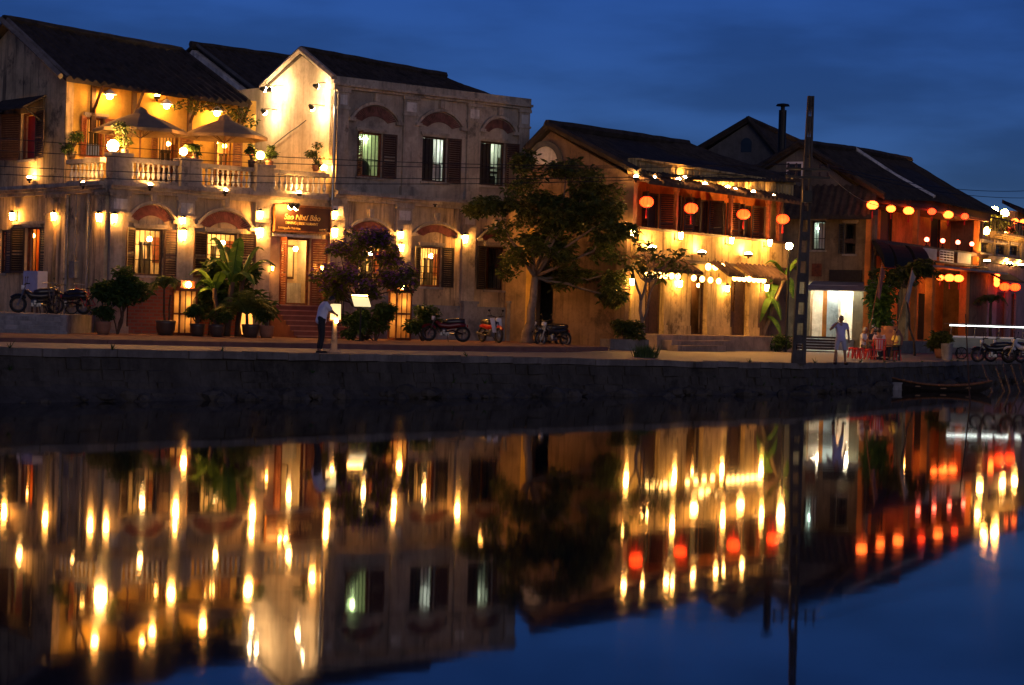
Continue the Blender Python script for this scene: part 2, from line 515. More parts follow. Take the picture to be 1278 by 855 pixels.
def room(W, r, th, deep, mat, lamp=None, lampmat=None, grow=.7, up=.5, down=.5, lampw=None, lampu=None):
    """a real room behind an opening, with its own lamp"""
    u0, u1, z0, z1 = r[0]-grow, r[1]+grow, r[2]-down, r[3]+up
    a, c = th + .004, th + deep
    ce = W.world(((r[0]+r[1])/2, 0, (r[2]+r[3])/2)); dl = W.inv.to_3x3() @ (ce - CAM)
    k = dl.x / dl.y                      # how far the line of sight slides along the wall per metre of depth
    if k > 0: u1 = max(u1, r[1] + k*c*.85)
    else: u0 = min(u0, r[0] + k*c*.85)
    b = MB()
    b.poly([(u0,c,z0),(u1,c,z0),(u1,c,z1),(u0,c,z1)])
    b.poly([(u0,a,z0),(u0,c,z0),(u0,c,z1),(u0,a,z1)])
    b.poly([(u1,a,z0),(u1,a,z1),(u1,c,z1),(u1,c,z0)])
    b.poly([(u0,a,z0),(u1,a,z0),(u1,c,z0),(u0,c,z0)])
    b.poly([(u0,a,z1),(u0,c,z1),(u1,c,z1),(u1,a,z1)])
    ro = W.add(b, 'room', mat)
    if lamp == 'ball' and 1.0 < deep < 1.8:      # a dark shelf and a hanging seen against the lit back wall
        q = MB(); uc = (r[0]+r[1])/2 + k*c; hw = (r[1]-r[0])/2
        q.box(uc-hw*.75, c-.22, r[2]-.02, uc-hw*.1, c-.02, r[2]+(r[3]-r[2])*.38)
        q.box(uc-hw*.7, c-.2, r[2]+(r[3]-r[2])*.38, uc-hw*.62, c-.04, r[2]+(r[3]-r[2])*.7); q.box(uc-hw*.2, c-.2, r[2]+(r[3]-r[2])*.38, uc-hw*.12, c-.04, r[2]+(r[3]-r[2])*.7)
        q.box(uc-hw*.75, c-.22, r[2]+(r[3]-r[2])*.7, uc-hw*.08, c-.02, r[2]+(r[3]-r[2])*.74)
        W.add(q, 'room_shelf', M['wood_black'], ro)
        q = MB(); q.box(uc+hw*.2, c-.06, r[2]+(r[3]-r[2])*.3, uc+hw*.75, c-.02, r[2]+(r[3]-r[2])*.86)
        W.add(q, 'room_picture', M['wood_red'], ro)
    if lamp:
        lw = lampw if lampw is not None else a + deep*.5
        lu = lampu if lampu is not None else (r[0]+r[1])/2 + k*lw
        q = MB()
        if lamp == 'tube': q.tube([(lu-.5, lw, z1-.2), (lu+.5, lw, z1-.2)], .035, 6)
        elif lamp == 'wall': q.tube([(lu-.45, c-.12, z1-.35), (lu+.45, c-.12, z1-.35)], .04, 6)
        else: q.sphere((lu, lw, z1-.45), .085, n=10, m=6)
        W.add(q, 'room_lamp', lampmat, ro)
    return ro

def arc_pts(uL, uR, zs, zc, n=20):
    c, h = (uR-uL)/2, zc-zs
    Rr = (c*c + h*h) / (2*h)
    um, zo = (uL+uR)/2, zc-Rr
    a = math.asin(min(1, c/Rr))
    if h > c: a = PI - a
    return [(um + Rr*math.sin(-a + 2*a*i/n), zo + Rr*math.cos(-a + 2*a*i/n)) for i in range(n+1)]

def arch(W, uL, uR, zs, zc, key=True, mat=None, fan='fan_brick'):
    """moulded arch hood with a fan of radial bricks beneath it"""
    b = MB()
    o = arc_pts(uL, uR, zs, zc); um = (uL+uR)/2
    i_ = arc_pts(uL+.11, uR-.11, zs, zc-.11)
    for k in range(len(o)-1):
        b.prism([o[k], o[k+1], i_[k+1], i_[k]], -.13, 0)
    b.box(uL-.1, -.15, zs-.13, uL+.2, 0, zs-.002); b.box(uR-.2, -.15, zs-.13, uR+.1, 0, zs-.002)
    am = W.add(b, 'arch_moulding', mat or M['plaster_trim'])
    q = MB()
    n = 26
    w_o = arc_pts(uL+.15, uR-.15, zs+.0, zc-.15, n)
    s_ = (uR-uL)/2
    w_i = arc_pts(um-s_*.52, um+s_*.52, zs-.1, zs-.1+(zc-zs)*.34, n)
    for k in range(n):
        def L(p, t, a, c): return (a[0]+(c[0]-a[0])*t, a[1]+(c[1]-a[1])*t)
        a0 = L(0, .1, w_o[k], w_o[k+1]); a1 = L(0, .9, w_o[k], w_o[k+1])
        c0 = L(0, .1, w_i[k], w_i[k+1]); c1 = L(0, .9, w_i[k], w_i[k+1])
        q.prism([a0, a1, c1, c0], -.035, 0)
    W.add(q, 'brick_fan', M[fan], am)
    if key:
        q = MB(); q.box(um-.1, -.17, zc+.01, um+.1, 0, zc+.32)
        W.add(q, 'keystone', M['plaster_trim'], am)
    return am

def pilaster(W, u0, u1, z0, z1, proud=.14, cap=True, panel=True, mat=None):
    b = MB()
    b.box(u0, -proud, z0, u1, 0, z1)
    b.box(u0-.06, -proud-.06, z0, u1+.06, 0, z0+.35)
    if cap:
        b.box(u0-.05, -proud-.05, z1-.12, u1+.05, 0, z1)
        b.box(u0-.04, -proud-.04, z1-.75, u1+.04, 0, z1-.66)
    p = W.add(b, 'pilaster', mat or M['plaster_trim'])
    if panel:
        q = MB(); q.box(u0+.1, -proud-.02, z1-.58, u1-.1, -proud, z1-.22)
        W.add(q, 'pilaster_panel', M['plaster_white'], p)
    return p

def cornice(W, u0, u1, z, steps=((.16,.12),(.28,.1),(.4,.14)), mat=None, name='cornice', ret=0.0):
    b = MB(); zz = z
    for proud, h in steps:
        b.box(u0-ret*proud, -proud, zz, u1, 0, zz+h); zz += h
    return W.add(b, name, mat or M['plaster_trim'])

_bal = {}
def balustrade(W, u0, u1, z0, z1, w=0.0, n=9):
    b = MB()
    b.box(u0, w-.16, z1-.16, u1, w+.16, z1); b.box(u0, w-.13, z0, u1, w+.13, z0+.12)
    ba = W.add(b, 'balustrade', M['plaster_trim'])
    h = z1-.16-z0-.12
    k = round(h, 2)
    if k not in _bal:
        pr = [(.05,0),(.05,.06),(.03,.1),(.055,.2),(.078,.34),(.06,.5),(.034,.66),(.03,.78),(.05,.86),(.05,1.0)]
        _bal[k] = MB().lathe([(r*1.05, z*h) for r, z in pr], n=8).mesh('baluster', M['plaster_white'], True)
    for i in range(n):
        link('baluster', _bal[k], ba, (u0+(u1-u0)*(i+.5)/n, w, z0+.12))
    return ba

def roof(house, name, el, er, rl, rr, mat, th=.14, pitch=.36, amp=.08, rows=10, sag=0.0):
    """ribbed tile slope between an eave line and a ridge line (local points)"""
    el, er, rl, rr = map(Vector, (el, er, rl, rr))
    n = max(4, int((er-el).length / pitch)) * 4
    b = MB(); W_ = n + 1
    for j in range(rows+1):
        t = j / rows
        for i in range(n+1):
            s_ = i / n
            p = (el.lerp(er, s_)).lerp(rl.lerp(rr, s_), t)
            ph = (i % 4)
            z = amp * (1 if ph in (1, 2) else 0) + random.uniform(-.022, .022)
            z -= sag * math.sin(PI*t) * .5 + sag*math.sin(PI*s_)
            b.v.append((p.x, p.y, p.z + z))
    for j in range(rows):
        for i in range(n):
            a = j*W_ + i
            b.f.append((a, a+1, a+1+W_, a+W_))
    base = len(b.v)
    for p in (el, er, rr, rl):
        b.v.append((p.x, p.y, p.z - th))
    b.f.append((base, base+3, base+2, base+1))
    b.f.append(tuple(range(0, W_)) + (base+1, base))
    top = rows*W_
    b.f.append(tuple(range(top, top+W_))[::-1] + (base+3, base+2))
    b.f.append(tuple(k*W_ for k in range(rows+1))[::-1] + (base, base+3)[::1])
    b.f.append(tuple(k*W_ + n for k in range(rows+1)) + (base+2, base+1))
    me = bpy.data.meshes.new(name); me.from_pydata(b.v, [], b.f); me.materials.append(mat)
    return link(name, me, house)

def ridge(house, parent, a, b_, mat, w=.16, h=.2):
    a, b_ = Vector(a), Vector(b_)
    q = MB(); n = 14
    pts = [a.lerp(b_, i/n) + Vector((0, 0, .06 + random.uniform(-.015, .015))) for i in range(n+1)]
    q.tube(pts, w, 6)
    return q.build('ridge_cap', mat, parent)
SKY_TINT = (0.32, 0.40, 0.90, 1); SKY_STRENGTH = 0.072
# ================================================================== HOUSE A: corner house with terrace, HOUSE B: gabled house
YAB = R(40)
A0 = Vector((-14.1, 72.3, ZG))
eAB = Vector((math.cos(YAB), math.sin(YAB), 0)); bAB = Vector((-math.sin(YAB), math.cos(YAB), 0))
uB = 9.37
B0 = A0 + eAB * uB
HA = thing('corner_house', 'cream corner house with lamp lit upstairs terrace and tiled roof', 'house', A0, YAB)
HB = thing('gabled_house', 'long grey cream house with floodlit gable and brick arched bays', 'house', B0, YAB)

FA = Wall(HA)                       # street front, lower storey
SA = Wall(HA, (0, 0, 0), R(-90))    # side wall, u runs from -depth (back) to 0 (front corner)
TH = .3
ZT = 5.36                           # terrace floor
# ---- A, lower front
rA1 = FA.rect(168, 285.5, 204, 344); rA2 = FA.rect(258, 290.5, 297, 347); rAd = FA.rect(349, 297, 387, 381)
ZD = rAd[2]
holes = [rA1, rA2, rAd]
b = MB(); b.grid_wall(0, uB, 0, ZT-.36, TH, holes); FA.add(b, 'front_wall', M['plaster_cream'])
for r in (rA1, rA2): room(FA, r, TH, 1.3, M['plaster_inner'], 'ball', M['bulb_room'], lampw=.95, grow=.3, up=.12)
rr_ = room(FA, rAd, TH, 1.9, M['plaster_inner'], 'ball', M['bulb_room'], grow=.3, down=.0, up=.1, lampw=1.5)
window(FA, rA1, M['wood'], 150, 172, bars=4, rails=(.33,.66))
window(FA, rA2, M['wood'], 168, 165, bars=5, rails=(.25,.5,.75))
window(FA, (rAd[0], rAd[1], ZD+.02, rAd[3]), M['wood_red'], 100, 150, lintel=False, sill=False, name='doorway', wid=.62)
for (xl, xr, ys, xc, yc) in ((157, 219, 273, 188, 251), (243, 315, 282, 280, 259)):
    arch(FA, FA.u(xl), FA.u(xr), FA.z((xl+xr)/2, ys), FA.z(xc, yc))
for x0, x1 in ((135, 158), (219, 240), (316, 335)):
    pilaster(FA, FA.u(x0), FA.u(x1), 0, ZT-.36)
cornice(FA, -.1, uB-.42, ZT-.36)
# interior furniture seen through the door: mirror and bench, shelf behind window
b = MB(); b.box(rAd[0]+1.62, 2.12, ZD+1.0, rAd[0]+2.06, 2.19, ZD+2.3); mi = FA.add(b, 'wall_mirror', M['wood'])
tag(mi)
b = MB(); b.box(rAd[0]+1.70, 2.105, ZD+1.09, rAd[0]+1.98, 2.118, ZD+2.21); FA.add(b, 'mirror_glass', M['plaster_inner'], mi)
b = MB(); b.box(rAd[0]+1.5, 1.9, ZD+.01, rAd[1]+1.35, 2.15, ZD+.85); FA.add(b, 'white_clothed_table', M['plaster_white'])
b = MB(); x_ = rAd[1]+1.2; b.tube([(x_, 1.7, ZD), (x_+.06, 1.7, ZD+.5), (x_-.02, 1.7, ZD+.95), (x_-.3, 1.7, ZD+.98)], .03, 6); FA.add(b, 'chair_arm', M['wood_black'])
# brick plinth below the windows
for x0, x1 in ((160, 217), (243, 312)):
    b = MB(); b.box(FA.u(x0)+.02, -.09, 0, FA.u(x1), 0, rA1[2]-.32); b.box(FA.u(x0)+.02, -.14, rA1[2]-.42, FA.u(x1), 0, rA1[2]-.319)
    FA.add(b, 'brick_plinth', M['brick'])
# sign board over the door
# ---- terrace slab + balustrade
b = MB(); b.box(.32, 0, ZT-.35, uB-.01, 5.9, ZT); HAf = FA.add(b, 'terrace_floor', M['concrete'])
zr = 6.24
def pier(W, u0, u1, z0, z1, w=0.0, name='terrace_pier'):
    b = MB(); b.box(u0, w-.24, z0, u1, w+.24, z1+.02); b.box(u0-.05, w-.29, z1+.02, u1+.05, w+.29, z1+.13)
    b.box(u0-.04, w-.28, z0, u1+.04, w+.28, z0+.14)
    return W.add(b, name, M['plaster_trim'])
for x0, x1 in ((134, 158), (220, 244), (314, 335)):
    pier(FA, FA.u(x0), FA.u(x1), ZT+.002, zr)
for x0, x1, n in ((158, 220, 9), (244, 314, 10), (335, 408, 10)):
    balustrade(FA, FA.u(x0)+.05, FA.u(x1)-.05, ZT+.002, zr, .02, n)
# ---- A, side wall (lower and upper), gable
rS1 = SA.rect(31, 284, 50, 341); rS0 = SA.rect(-1, 287, 8, 341); rSu = SA.rect(26, 141, 45, 199)
tb = 12.6
WA_ = 3.35                      # set-back of the upper storey
b = MB(); b.grid_wall(-tb, 0, 0, ZT-.36, TH, [rS1, rS0])
SA.add(b, 'side_wall', M['plaster_cream'])
zeA = FA.p(85, 98, 2.73).z; apA = FA.p(5, 25, 7.7); zE = zeA + .25
b = MB(); b.grid_wall(-tb, -WA_, ZT-.36, zE, TH, [rSu]); SA.add(b, 'upper_side_wall', M['plaster_cream'])
b = MB(); b.prism([(-tb, zE+.001), (-WA_, zE+.001), (-7.7, apA.z-.16)], 0, TH); SA.add(b, 'gable', M['plaster_cream'])
room(SA, rSu, TH, .8, M['plaster_inner'], 'ball', M['bulb_soft'], up=.2, down=.3, grow=.3)
room(SA, rS1, TH, .8, M['plaster_orange'], 'ball', M['bulb_soft'], up=.2, down=.3, grow=.2)
room(SA, rS0, TH, .8, M['plaster_inner'], 'ball', M['bulb'], up=.2, down=.3, grow=.2)
window(SA, rS1, M['wood_red'], 165, 178, bars=3, wid=(rS1[1]-rS1[0])*.62, smat=M['wood_black'])
w0 = window(SA, rS0, M['wood_black'], None, 168, bars=2, rails=(.15,.3,.45,.6,.75,.9), lintel=False, smat=M['wood_black'], wid=.8)
w1 = window(SA, rSu, M['wood_red'], 160, 170, bars=0, lintel=False, smat=M['wood'], wid=1.0)
b = MB(); b.box(rSu[0]+.1, .24, rSu[2]+.08, rSu[1]-.25, .27, rSu[3]-.08); SA.add(b, 'red_blind', M['red_plastic'], w1)
# awning over the upper side window
ax0, ax1 = SA.u(3, 0, 130), SA.u(58, 0, 130); az = SA.z(30, 122)
b = MB()
b.slab([(ax0, -.95, az-.5), (ax1, -.95, az-.5), (ax1, -.01, az), (ax0, -.01, az)], .07)
aw = SA.add(b, 'window_awning', M['tile'])
for x in (ax0+.15, ax1-.15):
    b = MB(); b.tube([(x, -.03, az-1.0), (x, -.8, az-.52)], .035); b.tube([(x, -.05, az-1.05), (x, -.05, az-.1)], .03); b.tube([(x,-.8,az-.5),(x,-.05,az-.5)], .03)
    SA.add(b, 'awning_bracket', M['wood_black'], aw)
for t0, t1 in ((SA.u(59, 0, 320), SA.u(70, 0, 320)), (SA.u(74, 0, 320), SA.u(84, 0, 320))):
    pilaster(SA, t0, t1, 0, ZT-.36, panel=False, mat=M['plaster_cream'])
for x_ in (-1.35, -2.9):
    b = MB(); b.tube([(x_, -.07, .5), (x_, -.07, ZT-.4)], .05, 6); SA.add(b, 'drain_pipe', M['cement'])
b = MB(); b.box(-2.5, -.16, 2.0, -2.1, -.002, 2.6); b.tube([(-2.3, -.05, 2.6), (-2.3, -.05, ZT-.4)], .02, 5); SA.add(b, 'meter_box', M['cement'])
pilaster(SA, -.95, -.05, 0, ZT-.36, panel=False, mat=M['plaster_cream'])
cornice(SA, -tb, .0, ZT-.36, name='side_cornice')
b = MB(); b.box(SA.u(82, 0, 215), -.2, ZT+.001, SA.u(84.5, 0, 215), .2, zr); 
balustrade(SA, -WA_+.05, -.82, ZT+.002, zr, .2, 8)
b = MB(); b.box(SA.u(18, 0, 283)-.0, -.12, rS1[3]+.12, SA.u(62,0,283), 0, rS1[3]+.22); SA.add(b, 'side_lintel', M['plaster_trim'])
# ---- A, upper front wall behind the terrace (yaw +5)
UA = Wall(HA, (0.02, WA_, 0), R(5))
LU = 8.55
rU1 = UA.rect(107, 147, 130, 197); rU2 = UA.rect(196, 165, 224, 207); rU3 = UA.rect(270, 168, 290, 210)
rU2 = (rU2[0], rU2[1], ZT+.02, rU2[3]); rU3 = (rU3[0], rU3[1], ZT+.02, rU3[3])
zuw = 9.15
b = MB(); b.grid_wall(.3, LU, ZT, zuw, TH, [rU1, rU2, rU3]); UA.add(b, 'terrace_wall', M['plaster_ochre'])
for r in (rU1, rU2, rU3):
    room(UA, r, TH, 1.2, M['plaster_inner'], 'ball', M['bulb_soft'], up=.1, down=0.0, grow=.2)
window(UA, rU1, M['wood_red'], 150, 150, bars=5, rails=(.36,))
window(UA, rU2, M['wood_warm'], 150, 160, bars=5, rails=(.3,), sill=False)
window(UA, rU3, M['wood_warm'], 140, 160, bars=0, sill=False, name='terrace_doorway')
b = MB(); b.box(rU1[0]+.07, .2, rU1[2]+.07, rU1[1]-.07, .22, rU1[2]+(rU1[3]-rU1[2])*.34); UA.add(b, 'blue_blind', flat('blue_cloth', (.1,.16,.42), .7))
for x in (115, 166, 236, 299):
    u = UA.u(x, 0, 140)
    b = MB(); b.box(u-.09, -.1, ZT+2.0, u+.09, 0, zuw-.05); b.tube([(u, -.08, zuw-1.1), (u, -.62, zuw-.22)], .06, 6); b.tube([(u, 0, zuw-.2), (u, -.72, zuw-.2)], .055, 6)
    UA.add(b, 'eave_bracket', M['wood'])
# ---- A roof
el = FA.p(83, 97, 2.73); er = FA.p(310, 129.5, 3.3); rl = FA.p(4, 25, 7.7); rr = FA.p(226, 65, 8.25)
rA = roof(HA, 'roof', el, er, rl, rr, M['tile'], sag=.06)
ridge(HA, rA, rl, rr, M['tile'])
bl = Vector((rl.x, 13.0, el.z)); br = Vector((rr.x, 13.4, el.z))
roof(HA, 'back_roof', br, bl, rr, rl, M['tile'])
b = MB()
for (p, q) in ((el, rl),):
    d = (q-p)
    b.tube([p + Vector((-.1, .25, .06)), p.lerp(q, .5) + Vector((-.1, 0, .02)), q + Vector((-.1, 0, .02))], .12, 4)
    b.tube([p + Vector((.12, .1, .06)), q + Vector((.12, 0, .08))], .08, 6)
b.build('verge', M['concrete'], rA)
b = MB(); b.tube([er + Vector((0, 0, .05)), rr + Vector((0, 0, .05))], .13, 6); b.build('end_verge', M['tile'], rA)
# back and far walls
b = MB(); b.box(TH, 12.3, 0, 9.0, 12.6, zeA); b.box(9.0, 5.9, 0, 9.3, 12.6, zeA-.3); b.build('rear_wall', M['plaster_cream'], HA)

# ================================================================== HOUSE B
FB = Wall(HB); SB = Wall(HB, (0, 0, 0), R(-90))
zc = FB.z(412, 249); zp = 9.92
LB = FB.u(656, 0, 300)
rW = [FB.rect(446, 165.5, 477, 221), FB.rect(527, 171, 558, 227), FB.rect(599, 177, 630, 232)]
rL = [FB.rect(446, 304, 478, 358), FB.rect(524, 308, 551, 358), FB.rect(606, 308, 630, 362)]
b = MB(); b.grid_wall(0, LB, 0, zc, TH, rL); FB.add(b, 'front_wall', M['plaster_cream'])
b = MB(); b.grid_wall(0, LB, zc, zp-.45, TH, rW); FB.add(b, 'upper_front_wall', M['plaster_house'])
# rooms and windows upstairs
gr = M['plaster_white']
room(FB, rW[0], TH, 1.8, gr, 'wall', M['tube_green'], up=.3, down=.4, grow=.6)
room(FB, rW[1], TH, 1.8, gr, 'wall', M['tube_white'], up=.3, down=.4, grow=.6)
room(FB, rW[2], TH, 1.8, gr, 'wall', M['tube_cool'], up=.3, down=.4, grow=.6)
window(FB, rW[0], M['wood_red'], 110, 172, bars=5, rails=(.4,), wid=.62, smat=M['wood'])
window(FB, rW[1], M['wood'], None, 172, bars=5, rails=(.4,.43), wid=.62)
w3 = window(FB, rW[2], M['wood'], None, 168, bars=5, rails=(.4,.43), wid=.62)
for k, r in ((1, rW[1]), (2, rW[2])):      # the leaf that is still closed
    um = r[0] + (r[1]-r[0])*.52
    b = MB(); b.box(r[0]+.07, .19, r[2]+.07, um, .23, r[3]-.07); FB.add(b, 'closed_leaf', M['wood_black'])
b = MB(); b.box(rW[1][0]+(rW[1][1]-rW[1][0])*.54, .24, rW[1][2]+.1, rW[1][1]-.09, .27, rW[1][2]+.72); FB.add(b, 'half_curtain', M['plaster_white'])
b = MB(); b.box(rW[2][0]+(rW[2][1]-rW[2][0])*.54, .5, rW[2][2]+.55, rW[2][1]+.3, .9, rW[2][2]+.62); b.box(rW[2][0]+.8, 1.2, rW[2][2]-.2, rW[2][1]+.5, 1.5, rW[2][2]+.5); FB.add(b, 'room_table', M['wood_black'])
b = MB(); b.sphere((rW[0][0]+.30, .55, rW[0][2]+.75), .14, .1, .42); b.sphere((rW[0][0]+.36, .5, rW[0][2]+1.3), .12, .1, .16); FB.add(b, 'room_plant', M['leaf_deep'])
b = MB(); b.sphere((rW[0][0]+.75, .75, rW[0][2]+.3), .36, .3, .42); FB.add(b, 'room_armchair', M['wood_black'])
# rooms downstairs
for r, m in ((rL[0], 'bulb_room'), (rL[1], 'bulb_room')):
    room(FB, r, TH, 1.3, M['plaster_inner'], 'ball', M[m], up=.12, down=.4, grow=.4)
room(FB, rL[2], TH, 1.6, M['plaster_orange'], None, up=.3, down=.3, grow=.3)
window(FB, rL[0], M['wood'], 165, 168, bars=4, rails=(.5,))
window(FB, rL[1], M['wood_red'], 150, 172, bars=6, rails=(.2,.35,.5), smat=M['wood_black'])
window(FB, rL[2], M['wood'], 172, 172, bars=3, smat=M['wood_black'])
for (xl, xr, ys, xc, yc) in ((431, 489, 288, 460, 271.5), (513, 573, 292, 543, 276), (595, 641, 298, 618, 283)):
    arch(FB, FB.u(xl), FB.u(xr), FB.z((xl+xr)/2, ys), FB.z(xc, yc))
for (xl, xr, ys, xc, yc) in ((432, 494, 149, 463, 127), (515, 574, 156, 545, 135.5), (595, 640, 162.5, 618, 144)):
    arch(FB, FB.u(xl), FB.u(xr), FB.z((xl+xr)/2, ys), FB.z(xc, yc), fan='fan_brick_worn')
for x0, x1 in ((409, 427), (492, 511), (575, 591), (642, 655)):
    pilaster(FB, FB.u(x0)+ (.02 if x0 < 410 else 0), FB.u(x1), 0, zc-.02)
for x0, x1 in ((415, 429), (498, 516), (578, 594), (642, 655)):
    pilaster(FB, FB.u(x0), FB.u(x1), zc+.36, zp-.46, proud=.1)
cornice(FB, 0, LB, zc-.02)
cornice(FB, 0, LB, zp-.45, steps=((.12,.1),(.24,.1),(.1,.25)), name='parapet')
for x0, x1 in ((575, 592), (632, 652)):
    b = MB(); b.box(FB.u(x0), -.32, 0, FB.u(x1), -.15, FB.z((x0+x1)/2, 379)); b.box(FB.u(x0)-.05, -.36, FB.z((x0+x1)/2, 379), FB.u(x1)+.05, -.15, FB.z((x0+x1)/2, 379)+.1)
    FB.add(b, 'cement_plinth', M['cement'])
b = MB(); b.box(FB.u(493), -.1, 0, LB, 0, 1.45); b.box(FB.u(430), -.1, 0, FB.u(489), 0, 1.75); FB.add(b, 'base_course', M['cement'])
b = MB(); b.tube([(FB.u(411.2), -.1, 0), (FB.u(411.2), -.1, zp-.6)], .05, 6); FB.add(b, 'drain_pipe', M['steel'])
# gable side facing the terrace
ap = FB.p(370, 66, 2.13)
ap = Vector((0, 2.2, 10.95))
b = MB(); b.grid_wall(-10.5, -.002, 0, zp-.1, TH, []); SB.add(b, 'side_wall', M['plaster_gable'])
b = MB(); b.prism([(-4.72, zp-.099), (-.05, zp-.099), (-2.2, 10.93)], 0, TH); SB.add(b, 'gable', M['plaster_gable'])
r0 = Vector((-.12, 2.2, 11.02)); r1 = Vector((6.95, 2.2, 10.68))
eB0 = Vector((-.12, .02, zp-.02)); eB1 = Vector((8.0, .02, zp-.1))
rB = roof(HB, 'roof', eB0, eB1, r0, r1, M['tile'], sag=.05)
ridge(HB, rB, r0, r1, M['tile'])
roof(HB, 'back_roof', Vector((8.0, 4.9, zp-.2)), Vector((-.12, 4.9, zp-.1)), r1, r0, M['tile'])
b = MB()
b.tube([(-.1, -.05, zp-.08), (-.1, 2.2, 11.08)], .13, 6); b.tube([(-.1, 2.2, 11.08), (-.1, 4.9, zp-.08)], .13, 6)
b.build('verge', M['plaster_trim'], rB)
b = MB(); b.box(-.14, -.16, zp-.5, .5, .3, zp-.3); b.box(-.2, -.2, zp-.3, .55, .3, zp-.14); b.build('eave_corbel', M['plaster_trim'], HB)
b = MB(); b.poly([(.0, .3, zp-.12), (LB, .3, zp-.12), (LB, 10.5, zp-.12), (0, 10.5, zp-.12)]); b.box(LB-.3, .31, 0, LB, 10.5, zp-.14); b.box(.3, 10.2, 0, LB-.3, 10.5, zp-.14)
b.build('rear_wall', M['plaster_house'], HB)

# sign board over the door (a thing that hangs on the wall)
sx0, sx1 = FA.u(339), FA.u(407); sz0, sz1 = FA.z(373, 288.5), FA.z(373, 259)
ctr = FA.world(((sx0+sx1)/2, -.18, sz0))
SG = thing('sign_board', 'dark red wooden restaurant sign with gold lettering over the house door', 'sign', ctr, YAB)
hw, hh = (sx1-sx0)/2, sz1-sz0
b = MB(); b.box(-hw, -.04, 0, hw, .04, hh); b.build('board', M['sign_board'], SG)
b = MB(); b.box(-hw-.05, -.07, hh, hw+.05, .05, hh+.07); b.box(-hw-.05, -.07, -.07, hw+.05, .05, 0); b.box(-hw-.05, -.07, 0, -hw, .05, hh); b.box(hw, -.07, 0, hw+.05, .05, hh)
b.build('board_frame', M['wood_warm'], SG)
def lettering(parent, txt, size, x, z, mat, y=-.05, sx=1.0, shear=0.0, align='CENTER'):
    cu = bpy.data.curves.new('lettering', 'FONT'); cu.body = txt; cu.size = size; cu.align_x = align; cu.extrude = .008; cu.shear = shear
    t = bpy.data.objects.new('tmp_lettering', cu); C.objects.link(t)
    bpy.context.view_layer.update()
    me = bpy.data.meshes.new_from_object(t.evaluated_get(bpy.context.evaluated_depsgraph_get()))
    bpy.data.objects.remove(t)
    me.materials.clear(); me.materials.append(mat)
    o = link('lettering', me, parent, (x, y, z))
    o.rotation_euler = (R(90), 0, 0); o.scale = (sx, 1, 1)
    return o
lettering(SG, 'Sao Như Bảo', .29, -hw*.04, hh*.46, M['gold'], sx=1.0, shear=.25)
lettering(SG, 'DINING | RESTAURANT', .145, -hw*.04, hh*.26, M['gold'], sx=.95)
lettering(SG, '119 Nguyễn Thái Học', .11, -hw*.5, hh*.05, M['gold'])
lettering(SG, 'Hội An', .11, hw*.75, hh*.04, M['gold'])
b = MB(); b.box(rAd[0]-.45, -.16, rAd[3]+.02, rAd[1]+.35, 0, rAd[3]+.12); FA.add(b, 'door_lintel', M['plaster_white'])

# door steps
nst = 7
M['step_red'] = flat('red_stone_step', (.20,.075,.06), .8); M['step_highlight'] = flat('highlight_nosing', (.42,.22,.17), .7)
ST = thing('entrance_stairs', 'broad red stone stairs climbing to the open house door', 'stairs', FA.world(((rAd[0]+rAd[1])/2, 0, 0)), YAB)
sw = (FA.u(396)-FA.u(335))/2
for i in range(nst):
    z1 = ZD*(nst-i)/nst
    y0 = -.32*(i+1) - .1
    b = MB(); b.box(-sw-.05*i, y0, 0, sw+.05*i, y0+.32 - (0.0 if i else -.1), z1-.05); b.box(-sw-.05*i-.02, y0-.03, z1-.05, sw+.05*i+.02, y0+.32 - (0.0 if i else -.1), z1)
    so_ = b.build('step', M['step_red'], ST)
    b = MB(); b.box(-sw-.05*i-.03, y0-.045, z1-.035, sw+.05*i+.03, y0+.10, z1+.006); b.build('nosing_highlight', M['step_highlight'], so_)  # nosing coloured paler to stand for lamplight on the tread edges

# ================================================================== building K behind A (white gable)
K0 = at(318, 118, 92.0); K0 = Vector((K0.x, K0.y, ZG))
HK = thing('rear_house', 'dark house with pale blue white gable rising behind the corner house', 'house', K0, YAB)
SK = Wall(HK, (0, 0, 0), R(-90))
pa = SK.p(240, 57); pe = SK.p(318, 118); hz = pe.z
half = pe.x - pa.x
b = MB(); b.prism([(pa.x-half, 0), (0, 0), (0, hz-.2), (pa.x, pa.z-.2), (pa.x-half, hz-.2)], 0, .3); SK.add(b, 'gable_wall', M['plaster_white'])
b = MB(); b.box(.31, .2, 0, 8, half*2-.2, hz-.3); b.build('body_wall', M['plaster_dark'], HK)
fk = roof(HK, 'roof', (.25, -.2, hz-.1), (8, -.2, hz-.1), (.25, half, pa.z), (8, half, pa.z-.1), M['tile'])
ridge(HK, fk, (-.1, half, pa.z), (8, half, pa.z-.1), M['tile'])
roof(HK, 'back_roof', (8, 2*half+.2, hz-.1), (-.1, 2*half+.2, hz-.1), (8, half, pa.z-.1), (-.1, half, pa.z), M['tile'])
b = MB(); b.tube([(.2, -.1, hz+.05), (.2, half, pa.z+.08), (.2, 2*half+.2, hz)], .09, 6); b.build('verge', M['plaster_dark'], HK)

